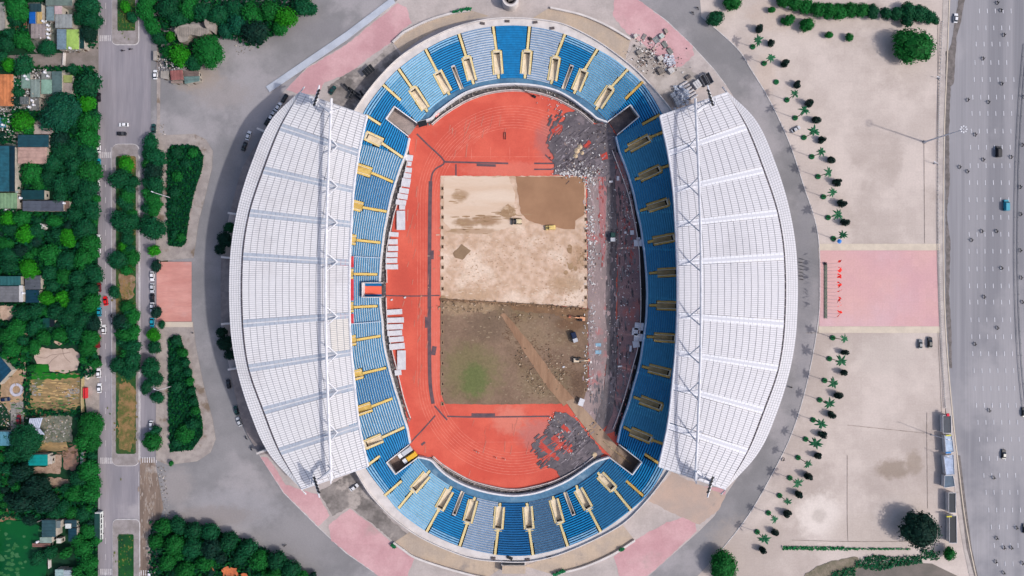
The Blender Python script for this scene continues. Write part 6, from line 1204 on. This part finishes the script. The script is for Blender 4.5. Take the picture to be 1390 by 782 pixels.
for x, y, a, l1, l2 in ((168,69.5,10,'left of two motorbikes at the upper median tip','rider of the left motorbike at the upper median tip'),(178.5,67.5,15,'right of two motorbikes at the upper median tip','rider of the right motorbike at the upper median tip'),(940,18.5,-50,'motorbike on the ring road nearest the upper pink paving','rider on the ring road nearest the upper pink paving'),(946.5,12,-50,'second motorbike behind it on the upper ring road','rider of the second motorbike on the upper ring road'),
    (152.5,428.5,90,'motorbike at the median edge above the dark round tree','rider at the median edge above the dark round tree'),(335,594,115,'motorbike on the ring road below the three podium cars','rider on the ring road below the three podium cars'),(342,609,110,'motorbike by the lowest left facade fin','rider by the lowest left facade fin'),(1073,525.5,0,'motorbike beside the right roof edge','rider beside the right roof edge'),(1063,623.5,60,'motorbike at the lower right kerb of the ring road','rider at the lower right kerb of the ring road'),(387,740,200,'motorbike alone on the lower left forecourt','rider alone on the lower left forecourt')):
    bike(x, y, a, l1, l2, .2)
for k in range(7): 
    x, y = 1087.5+random.uniform(-1,1), 352+k*4.6; bike(x, y, random.uniform(-10,10), f'parked motorbike against the right roof edge, {ordw(k)} from the top', None, .2)
def person(px, py, col, label, z=.25, a=0):
    o = empty('person', P(px, py)+Vector((0,0,z)), a); tag(o, label, 'person', 'people on the ground'); q = link('body', STD, None, o); q.color = col; q = link('hair', HM, None, o); q.location = (0,0,1.64); q.scale = (.75,.75,.9); q.color = A(30,26,24)
W_ = A(226,222,218)
for x, y, c, lb in ((647,612.5,W_,'left of two people in white standing close together on the lower track'),(650,614,W_,'right of two people in white standing close together on the lower track'),(674,621,W_,'lone person in white on the lower track, nearer the middle'),(685.6,623,W_,'lone person in white on the lower track, nearest the lower wall'),(724,131,A(60,50,54),'person in dark clothes on the upper track beside the bend'),(733,131,W_,'person in white on the upper track, left of two'),(742,129,A(200,120,90),'person in pale orange on the upper track, right of two'),(263,452,A(40,40,44),'person in dark clothes on the pavement right of the pink crossing'),(388,392,A(30,30,30),'x')):
    if lb != 'x': person(x, y, c, lb)
# ------------------------------------------------------------ lamps, flags, kiosks
def lamp(base, top, label, arms=1, n='street_lamp', r=.16):
    rb, rt_ = math.hypot(base[0]-CX, base[1]-CY), math.hypot(top[0]-CX, top[1]-CY); h = H*(1-rb/rt_); b = P(*base); t = P(*top, h); o = empty(n, b); tag(o, label, 'street lamp'); mb = MB(); mb.tube([(0,0,.2), t-b], [r*1.4, r*.7], 8); mb.build('pole', white_s, o)
    mb = MB(); q = t-b; mb.tube([q, q+Vector((-1.2,.5,.1))], .08, 5); mb.build('arm', white_s, o); mb = MB()
    if arms > 2:
        for k in range(8): a = k*.785; mb = MB(); mb.box(q+Vector((1.3*math.cos(a), 1.3*math.sin(a), -.2)), (.7,.5,.3), a); mb.build('lamp_head', white_s, o)
    else: mb.box(q+Vector((-1.4,.55,0)), (1.0,.4,.18), 2.7); mb.build('lamp_head', white_s, o)
    mb = MB(); mb.cyl((0,0,0), r*3, .3, 10); mb.build('footing', concr, o)
lamp((1254.5,193),(1308,175.5),'tall floodlight mast beside the highway at the upper right', 8, 'light_mast', .3); lamp((1264,590),(1292,598.5),'thin lamp pole leaning over the light blue kiosk'); lamp((1277.5,619),(1291,621.5),'short lamp pole beside the second light blue kiosk')
lamp((232,268.5),(211,262),'white lamp pole crossing into the upper shrub bed'); lamp((234,524),(214,530),'white lamp pole crossing into the lower shrub bed'); lamp((1273.5,107),(1277,106),'small lamp on the fence line below the big tree'); lamp((1268,222),(1273,221.5),'small lamp on the fence line below the tall mast')
flagm = M('red_flag', A(232,44,30), A(214,32,26), 2, grain=.05, rough=.8)
o = empty('flag_plinth', P(1120.5,395)); mb = MB(); c0 = P(1120.5,395); 
for k in range(15): mb = MB(); q = P(1120.5, 360.5+k*4.95)-c0; mb.box(q, (1.3, 1.66, .45)); mb.build('block', M('plinth_stone', A(120,124,112), A(96,104,92), 1, grain=.15), o)
mb = MB(); mb.box(P(1119.8,358)-c0, (1,1.2,.9)); mb.build('end_box', dark_m, o); tag(o, 'long low plinth of the flagpole row on the pink court', 'plinth')
for k in range(16):
    y = 358.5+k*4.75; b = P(1120.3, y); o = empty('flagpole', b); h = 11.6+random.uniform(-.3,.3); mb = MB(); mb.tube([(0,0,.4),(0,0,h)], [.06,.035], 6); mb.build('pole', white_s, o)
    mb = MB(); n = 6; a = random.uniform(-.9,.9); dx, dy = math.cos(a), math.sin(a); pr = None
    for i in range(n+1):
        t = i/n; x = 2.0*t; off = .16*math.sin(t*7+k); c = (dx*x-dy*off, dy*x+dx*off); cur = ((c[0], c[1], h-.05-.25*t), (c[0]+.8+.3*math.sin(k), c[1]+1.1*math.cos(k*1.7), h-.6-.4*t))
        if pr: mb.face([pr[0], pr[1], cur[1], cur[0]])
        pr = cur
    mb.build('flag', flagm, o); tag(o, f'flagpole with a red flag on the pink court, {ordw(k)} from the top', 'flagpole', 'red flags in a row on the pink court')
def kiosk(pts, h, c, label, trim=None, name='kiosk'):
    w_ = [P(x, y, h) for x, y in pts]; c0 = sum(w_, Vector())/4; c0.z = 0; L = [p-c0 for p in w_]; o = empty(name, c0); tag(o, label, 'kiosk', 'kiosks between the square and the highway')
    ins = [Vector((p.x*.86, p.y*.97, .3)) for p in L]; mb = MB(); mb.hexa(ins, [Vector((p.x, p.y, h-.2)) for p in ins]); mb.build('wall', white_c, o)
    mb = MB(); mb.hexa([p-Vector((0,0,.25)) for p in L], L); mb.build('roof', roofmat(c), o)
    mb = MB(); up = Vector((0,0,.12))
    for i in range(4): mb.tube([L[i]+up, L[(i+1)%4]+up], .16, 5)
    mb.build('roof_edge', M('kiosk_trim', A(*(trim or (206,204,206))), None, grain=.04), o)
    for k in range(4): mb = MB(); t = (k+.5)/4; p = ins[1].lerp(ins[2], t); mb.box((p.x, p.y, 1.0), (.1,1.2,1.2)); mb.build('window', glass, o)
KI = [([(1279.5,564),(1290.5,564),(1291,588),(1280,588)],(60,68,80),'dark grey kiosk roof, topmost of the row by the highway'),([(1282,591),(1291.5,590),(1294.5,613),(1284,616)],(176,196,222),'light blue kiosk roof with a yellow strip'),([(1281,619),(1294,617),(1295.5,644),(1284,645)],(172,188,216),'second light blue kiosk roof below the yellow-striped one'),([(1282,645.5),(1293.5,645.5),(1296,660),(1281.5,662)],(74,98,120),'slate blue kiosk roof below the two light blue ones'),([(1287.5,669),(1297,669),(1297,696),(1287.5,696)],(10,30,48),'upper of two black-topped kiosks with pale edges'),([(1288.5,700),(1298,700),(1298.5,737),(1288.5,737)],(8,22,38),'lower and longest black-topped kiosk')]
for p, c, lb in KI: kiosk(p, 3.0, c, lb)
for x, y, c, nm, lb in ((1287,591,(214,206,90),'shop_sign','yellow strip on the top end of the light blue kiosk'),(1288,701,(216,206,80),'shop_sign','yellow strip on the top end of the lowest kiosk'),(1287,614.5,(60,140,210),'shop_sign','blue strip between the two light blue kiosks'),(1286,563,(230,60,80),'parasol','small red parasol at the top end of the kiosk row')):
    o = empty(nm, P(x, y, 3.1)); mb = MB(); mb.box((0,0,.15), (2.6,.7,.2) if nm != 'parasol' else (1.4,1.4,.5), .05, taper=.8); mb.build('board' if nm != 'parasol' else 'cloth', M('c_%d_%d_%d' % c, A(*c), None, grain=.05), o); tag(o, lb, nm.replace('_', ' '))
    if nm == 'parasol': mb = MB(); mb.tube([(0,0,-3.1),(0,0,.2)], .05, 5); mb.build('pole', steel, o)
o = empty('parasol', P(1136.5,328)); mb = MB(); mb.cyl((0,0,2.1), 1.1, .6, 8, r2=.1); mb.build('canopy', M('blue_cloth', A(60,130,210), None, grain=.05), o); mb = MB(); mb.tube([(0,0,0),(0,0,2.3)], .05, 5); mb.build('pole', steel, o); tag(o, 'small blue parasol beside the last upper palm', 'parasol')
# ------------------------------------------------------------ loose things inside and around the bowl
panm = M('white_panel', A(222,220,224), A(206,204,210), .6, grain=.05)
def slab(px, py, w_, h_, label, z=1.0, rot=0, m_=panm, group='white panels laid beside the track', nm='white_platform', cat='platform'):
    o = empty(nm, P(px, py)+Vector((0,0,.16)), rot); mb = MB(); mb.box((0,0,z-.12), (w_*S, h_*S, .12)); mb.build('top', m_, o); mb = MB(); a, b = w_*S*.44, h_*S*.4
    for x in (-a,a):
        for y in (-b,b): mb.box((x,y,0), (.12,.12,z-.12))
    mb.build('frame', steel, o); tag(o, label, cat, group)
PN = [(556,215,10,8,.12),(556.3,223,5.5,6,.12),(555,231.5,9,6.5,.1),(553.5,239,10,6.5,.15),(551.5,248.5,12,11.5,.17),(549,259.5,13,7,.17),(547,267.3,14,7,.17),(544.8,275.3,14,7,.14),(546.5,282,8,6,0),(544.8,299.5,11.5,26,0),(535,318.5,13,6,.07),(534,328.5,13,7,0),(534,337.5,14,7,0),(532.5,346,16,6.5,0),(532,354,16,6.5,0),(532.5,362.5,17,6.5,0),
 (536,423.5,21,7,-.06),(537.3,434.5,23,7,-.03),(536.5,443.5,22,7,-.03),(536.5,452,20,7,-.05),(538.5,460.5,20,7,-.07),(539.5,470,21,8,-.1),(545.6,488.5,11.5,26,0),(541,505.5,9,7,-.1)]
for i, (x, y, a, b, r) in enumerate(PN): slab(x, y, a, b, f'{"large" if b > 20 else "small"} white rectangular panel left of the track, {ordw(i)} from the top', 1.1, -r if False else -r)
for i, (x, y, a, b) in enumerate([(865.5,330,11,9),(863.5,340,9,6) if False else (866,324.5,5,4),(857.5,316,5,6),(867,443,12,10),(861.5,450,8,10),(866,458,12,10),(863,467,9,9),(855.5,473,3,8),(848.5,316,3,3),(829,247,5,2.5),(838.5,242.5,3.5,6),(841,497,6,2)]):
    slab(x, y, a, b, f'white panel on the shaded right side of the bowl, {ordw(i)} in the list from top to bottom' if False else ['larger pale panel stack by the right wall above the middle','small pale panel on top of the upper right stack','small white panel just above the upper right stack','top square of the big pale panel stack by the right wall','left square of the big pale panel stack','middle square of the big pale panel stack','lower square of the big pale panel stack','thin white board left of the big panel stack','tiny white board above the upper stack','white board lying across the grey strip at the upper right','white box lying on the dark red ground at the upper right','white board at the lower right wall'][i], .8, random.uniform(-.2,.2), group='pale panels on the right side')
blue = M('light_blue_sheet', A(150,186,206), A(130,168,192), .6, grain=.08)
slab(812,468,7.5,4.5,'upper of two light blue sheets on the stripped track',.4,0,blue,'light blue sheets','blue_tarpaulin','tarpaulin'); slab(812,478,8,5,'lower of two light blue sheets on the stripped track',.4,0,blue,'light blue sheets','blue_tarpaulin','tarpaulin')
slab(788.5,545,7,10,'white shed roof at the lower right pitch corner',2.2,-.35,panm,None,'shed','shed')
def debris(name, label, cl, n, sz, cols, z=.35, cat='rubble'):
    mb = MB()
    for _ in range(n):
        cx_, cy_, sx, sy = random.choice(cl); x, y = random.gauss(cx_, sx), random.gauss(cy_, sy)
        t = tpos(x, y)
        if t > -.06 and 500 < x < 900 and 100 < y < 690: continue
        q = P(x, y); s = sz*random.uniform(.3,1.2); mb.box((q.x, q.y, z), (s, s*random.uniform(.2,.7), random.uniform(.1,.45)), random.uniform(0,3.1), tint=random.choice(cols))
    stuff(mb.build(name, M('debris_mix', (1,1,1,1), None, grain=.1, attr=True), tint=True), label, cat)
wc = [A(230,226,224)[:3], A(210,206,206)[:3], A(180,172,170)[:3]]; dc = [A(60,54,56)[:3], A(90,80,80)[:3], A(150,130,120)[:3]]
debris('rubble', 'white rubble along the right edge of the pitch', [(801,280,3,22),(803,330,4,22),(802,365,3,14),(800,245,6,4),(790,236,8,3),(770,236,8,2),(803,440,5,20),(799,500,4,20)], 520, .95, wc+wc+dc[2:])
debris('rubble', 'pale rubble on the torn-up upper right corner of the track', [(785,205,12,14),(770,195,14,12),(795,222,14,8),(812,196,12,12),(828,180,8,8),(775,225,10,5),(800,230,10,3),(800,234,8,2)], 420, .75, wc+dc+dc)
debris('rubble', 'litter on the shaded right side of the bowl', [(848,400,12,60),(835,310,14,30),(855,270,6,25),(838,480,10,40),(850,350,8,30)], 480, .6, wc+wc+dc)
debris('rubble', 'scraps on the lower right torn track', [(775,610,16,12),(790,590,10,8),(760,585,8,8),(755,570,8,6)], 160, .7, wc+dc)
debris('rubble', 'pale crumbs on the red track near the upper right corner', [(752,140,8,8),(762,150,8,6),(745,130,6,4)], 60, .6, wc)
debris('rubble', 'clods along both sides of the haul road', [(706,486,4,8),(720,508,4,7),(746,490,3,9),(760,505,4,10),(735,528,4,5),(700,430,20,3),(622,416,14,3),(640,421,16,2)], 300, .75, [A(150,128,104)[:3], A(120,98,78)[:3], A(190,168,144)[:3]])
debris('rubble', 'earth lumps along the bank across the pitch', [(610+k*16, 408+k*.9, 7, 1.0) for k in range(12)], 260, .9, [A(176,146,120)[:3], A(130,106,84)[:3]], .4)
debris('scrap', 'scrap and packing on the paving beside the upper right stand', [(878,60,12,8),(890,75,14,10),(905,88,12,8),(875,85,12,8)], 240, .9, wc+dc, .25, 'scrap')
mb = MB()
bank = crv([(600,406.5),(640,409),(674,411),(700,412.5),(740,415),(797,420.5)], 10)
for p in bank: q = P(*p); mb.box((q.x, q.y, .2), (2.2, random.uniform(.6,1.1), random.uniform(.7,1.1)), random.uniform(-.1,.1), taper=.6)
stuff(mb.build('soil_bank', M('bank_soil', A(150,118,90), A(120,94,72), .5, grain=.2)), 'low soil bank dividing the pale sand from the brown pitch half', 'soil bank')
for i, (x, y, r) in enumerate(((783,205,4.5),(787,200,4),(781,212,3.5),(790,208,3))):
    o = empty('sand_heap', P(x, y)+Vector((0,0,.35))); mb = MB(); mb.cyl((0,0,0), r*S, .5, 9, r2=r*S*.7); mb.cyl((.1,0,.5), r*S*.65, .5, 8, r2=r*S*.25); mb.build('heap', M('heap_sand', A(222,198,164), A(204,178,146), .8, grain=.15), o); tag(o, ['largest pale heap','second pale heap, upper one','pale heap at the lower left','pale heap at the right'][i]+' on the torn-up upper right track', 'heap', 'pale heaps')
o = empty('sand_heap', P(806.5,617)+Vector((0,0,.35))); mb = MB(); mb.cyl((0,0,0), 1.4, .7, 10, r2=.8); mb.cyl((0,-1.4,0), .8, .5, 8, r2=.4); mb.build('heap', MATS['heap_sand'], o); tag(o, 'pale heap at the lower right end of the moat wall', 'heap')
hole_d = M('hole_dark', A(70,54,44), A(50,40,34), 1, grain=.2); hole_r = M('hole_rim', A(176,146,120), A(150,122,98), 1, grain=.2)
mb = MB(); mb.box((0,0,0), (1.3,1.7,.12)); HR = mb.mesh('rim'); HR.materials.append(hole_r); mb = MB(); mb.box((.1,0,.12), (.75,1.15,.02)); HD = mb.mesh('pit'); HD.materials.append(hole_d)
for side, xs, ys in (('left', 600.5, [256,268,282,295,309,323,335,350,363,378,392,409,424,438,450,465,479,493,508,521,534,548]), ('right', 794.8, [282,298,313,327,341,352,362,378,390,404,500,516,529])):
    for iy, y in enumerate(ys):
        o = empty('post_hole', P(xs+random.uniform(-.4,.4), y)+Vector((0,0,.31))); link('rim', HR, None, o); link('pit', HD, None, o); tag(o, f'small dark square hole along the {side} pitch edge, {ordw(iy)} from the top', 'hole', f'square holes along the {side} pitch edge')
# boxes, pallets and tents around the upper right
def crate(px, py, w_, d_, h, rot, c, label, cat='crate', top=None):
    o = empty(cat.replace(' ', '_'), P(px, py)+Vector((0,0,.12)), math.radians(rot)); m_ = M('crate_%d_%d_%d' % c, A(*c), A(*tuple(int(v*.85) for v in c)), 1, grain=.1); mb = MB(); mb.box((0,0,0), (w_,d_,h), taper=.98); mb.build('box', m_, o); n = max(2, int(w_/1.0)); mb = MB()
    for k in range(n): mb = MB(); mb.box((-w_/2+(k+.5)*w_/n, 0, h), (w_/n*.86, d_*.96, .1)); mb.build('board', m_, o)
    tag(o, label, cat)
for a in [(897.5,50,2.2,1.9,1.2,35,(196,206,200),'pale box on the grey mat in the upper pink paving'),(890.5,54.5,2.7,3.0,.15,35,(146,152,154),'large flat grey mat on the upper pink paving','mat'),(902,61,2.2,3,.5,35,(138,140,136),'upper of two grey flat stacks on the pink paving','stack'),(909,70,2.2,3,.5,35,(140,142,138),'lower of two grey flat stacks on the pink paving','stack'),(903.5,43,1.4,2,1,30,(176,160,150),'small tan crate near the road edge of the pink paving'),(895.5,80.5,2.3,2.2,1.8,30,(212,206,202),'white box with a dark side below the grey stacks'),
 (910,97,2.4,2.6,1.6,35,(214,210,208),'white box nearest the shiny sheet heap'),(896,97,2.6,3,1.4,30,(136,128,122),'large dull grey crate beside the upper right stand'),(867,72,2.4,1.9,1.2,30,(150,144,138),'grey crate closest to the end of the ramp wall'),(862,50,1.8,1.5,1.5,30,(220,214,208),'small white box at the end of the upper right ramp'),(874,50.5,2.8,1.6,.4,60,(150,144,142),'pair of grey boards right of the ramp end','stack'),(882.5,53.5,1.3,1.1,1,40,(74,60,58),'small dark crate left of the flat grey mat'),(887,66.5,1.6,.9,.6,50,(200,180,170),'pale scrap pile below the flat grey mat','stack'),
 (933.5,105.5,2.6,1.4,1,35,(120,112,110),'dark brown crate above the rolled tents'),(945,116,3.2,3.6,2,35,(216,214,216),'white square tent between rolled sheets and roof tip','tent'),(912.5,130.5,2.2,2.2,2,30,(206,212,220),'topmost of three small pale boxes beside the right roof corner'),(916,136,2,1.9,2,30,(196,202,210),'middle of three small pale boxes beside the right roof corner'),(919,141.5,2.2,2.2,2,30,(206,212,220),'lowest of three small pale boxes beside the right roof corner')]:
    crate(*a)
o = empty('sheet_heap', P(909,83)+Vector((0,0,.1))); mb = MB()
for _ in range(60): c = Vector((random.gauss(0,1.4), random.gauss(0,1.2), random.uniform(.1,1.1))); a = random.uniform(0,6.28); mb.face([c+Vector((.8*math.cos(a+k*1.57), .5*math.sin(a+k*1.57), random.uniform(-.3,.3))) for k in range(4)])
stuff(mb.build('foil_sheets', M('foil', A(216,216,224), A(180,182,196), 1, grain=.1, rough=.4), o)); tag(o, 'shiny heap of crumpled white sheets on the upper right paving', 'sheet heap')
o = empty('sheet_heap', P(925,131)+Vector((0,0,.1))); mb = MB()
for _ in range(110): c = Vector((random.gauss(0,2.0), random.gauss(0,2.0), random.uniform(.1,1.6))); a = random.uniform(0,6.28); mb.face([c+Vector((1.0*math.cos(a+k*1.57), .7*math.sin(a+k*1.57), random.uniform(-.4,.4))) for k in range(4)])
stuff(mb.build('plastic_sheets', M('plastic_sheet', A(178,186,200), A(150,158,176), 1, grain=.1, rough=.4), o)); tag(o, 'large crumpled grey plastic heap by the right roof corner', 'sheet heap')
for i in range(6):
    o = empty('rolled_tent', P(927+i*2.9,114.5+i*3.6)+Vector((0,0,.1)), math.radians(33)); mb = MB(); mb.tube([(-2.1,0,.55),(-.7,.06,.62),(.7,-.04,.6),(2.1,0,.55)], [.5,.6,.58,.5], 8); mb.build('roll', M('canvas_roll', A(204,200,202), A(180,176,180), .8, grain=.08), o); mb = MB(); mb.tube([(-.75,0,.6),(-.6,0,.6)], .63, 8); mb.build('strap', concr, o); tag(o, f'pale canvas roll beside the right roof corner, {ordw(i)} from the top of the stack', 'canvas roll', 'canvas rolls by the roof corner')
for i, (x, y) in enumerate(((954,111),(961,108))):
    o = empty('container', P(x, y)+Vector((0,0,.1)), math.radians(-62)); mb = MB(); mb.box((0,0,0), (5.2,1.9,.2)); mb.build('floor', concr, o)
    for yy in (-.95,.95): mb = MB(); mb.box((0,yy,.2), (5.2,.12,2.2)); mb.build('side', steel, o)
    for xx in (-2.6,2.6): mb = MB(); mb.box((xx,0,.2), (.12,1.9,2.2)); mb.build('end', steel, o)
    tag(o, ('left' if i == 0 else 'right')+' of two open steel skips at the upper right roof tip', 'skip')
o = empty('tent', P(501.8,98.5), math.radians(40)); tag(o, 'black square tent roof beside the upper left stand', 'tent')
for k in range(4): mb = MB(); mb.box((-2+k*1.35,0,3), (1.25,3.5,.15)); mb.build('roof_panel', blackm, o)
mb = MB(); 
for x in (-2.4,2.4):
    for y in (-1.5,1.5): mb.tube([(x,y,0),(x,y,3)], .07, 5)
mb.build('poles', steel, o)
for i, (x, y, l, a) in enumerate(((474,122,6,-45),(482,126,6.5,-35),(487,134,5,-40),(478,131,3.5,60),(493,130,4,-60))):
    o = empty('scaffold', P(x, y), math.radians(a)); mb = MB(); mb.box((0,0,2.2), (l,1.0,.15)); mb.build('deck', blackm, o); mb = MB()
    for k in range(4):
        for yy in (-.5,.5): mb.tube([(-l/2+k*l/3,yy,0),(-l/2+k*l/3,yy,3)], .06, 4)
    mb.build('poles', steel, o); tag(o, ['outermost','longest','lowest','smallest crossing','innermost'][i]+' dark scaffold beside the upper left stand', 'scaffold', 'dark scaffolds')
o = empty('advertising_board', P(577.5,158)+Vector((0,0,.1)), math.radians(-43)); 
slab(574.5,170,12,7.5,'black tent roof at the mouth of the upper left tunnel',3.0,.25,blackm,None,'tent','tent')
bpy.data.objects.remove(o)
slab(594,157,7,2.4,'red and white low board in the upper left moat',.9,.75,M('red_board', A(220,60,56), A(230,220,216), .6, grain=.05),None,'banner_stand','banner')
o = empty('crane', P(724,131)+Vector((0,0,.2)), math.radians(152)); mb = MB(); mb.tube([(0,0,.4),(10,0,2.6)], [.16,.1], 5); mb.build('boom', dark_m, o); mb = MB(); mb.box((-.4,0,0), (1.8,1.0,.9)); mb.build('carrier', blackm, o); tag(o, 'dark thin boom machine on the upper bend of the track', 'crane')
slab(686,185,1.2,10,'thin dark board standing on the upper red track',1.0,0,dark_m,None,'barrier','barrier')
for x, y, lb in ((550,404,'left white mark on the lower edge of the middle trench'),(532,407,'pale box beside the players entrance'),(765,498,'pale log beside the haul road')): slab(x, y, 3, 2, lb, .5, .4, panm, None, 'crate', 'crate')
settle_labels()
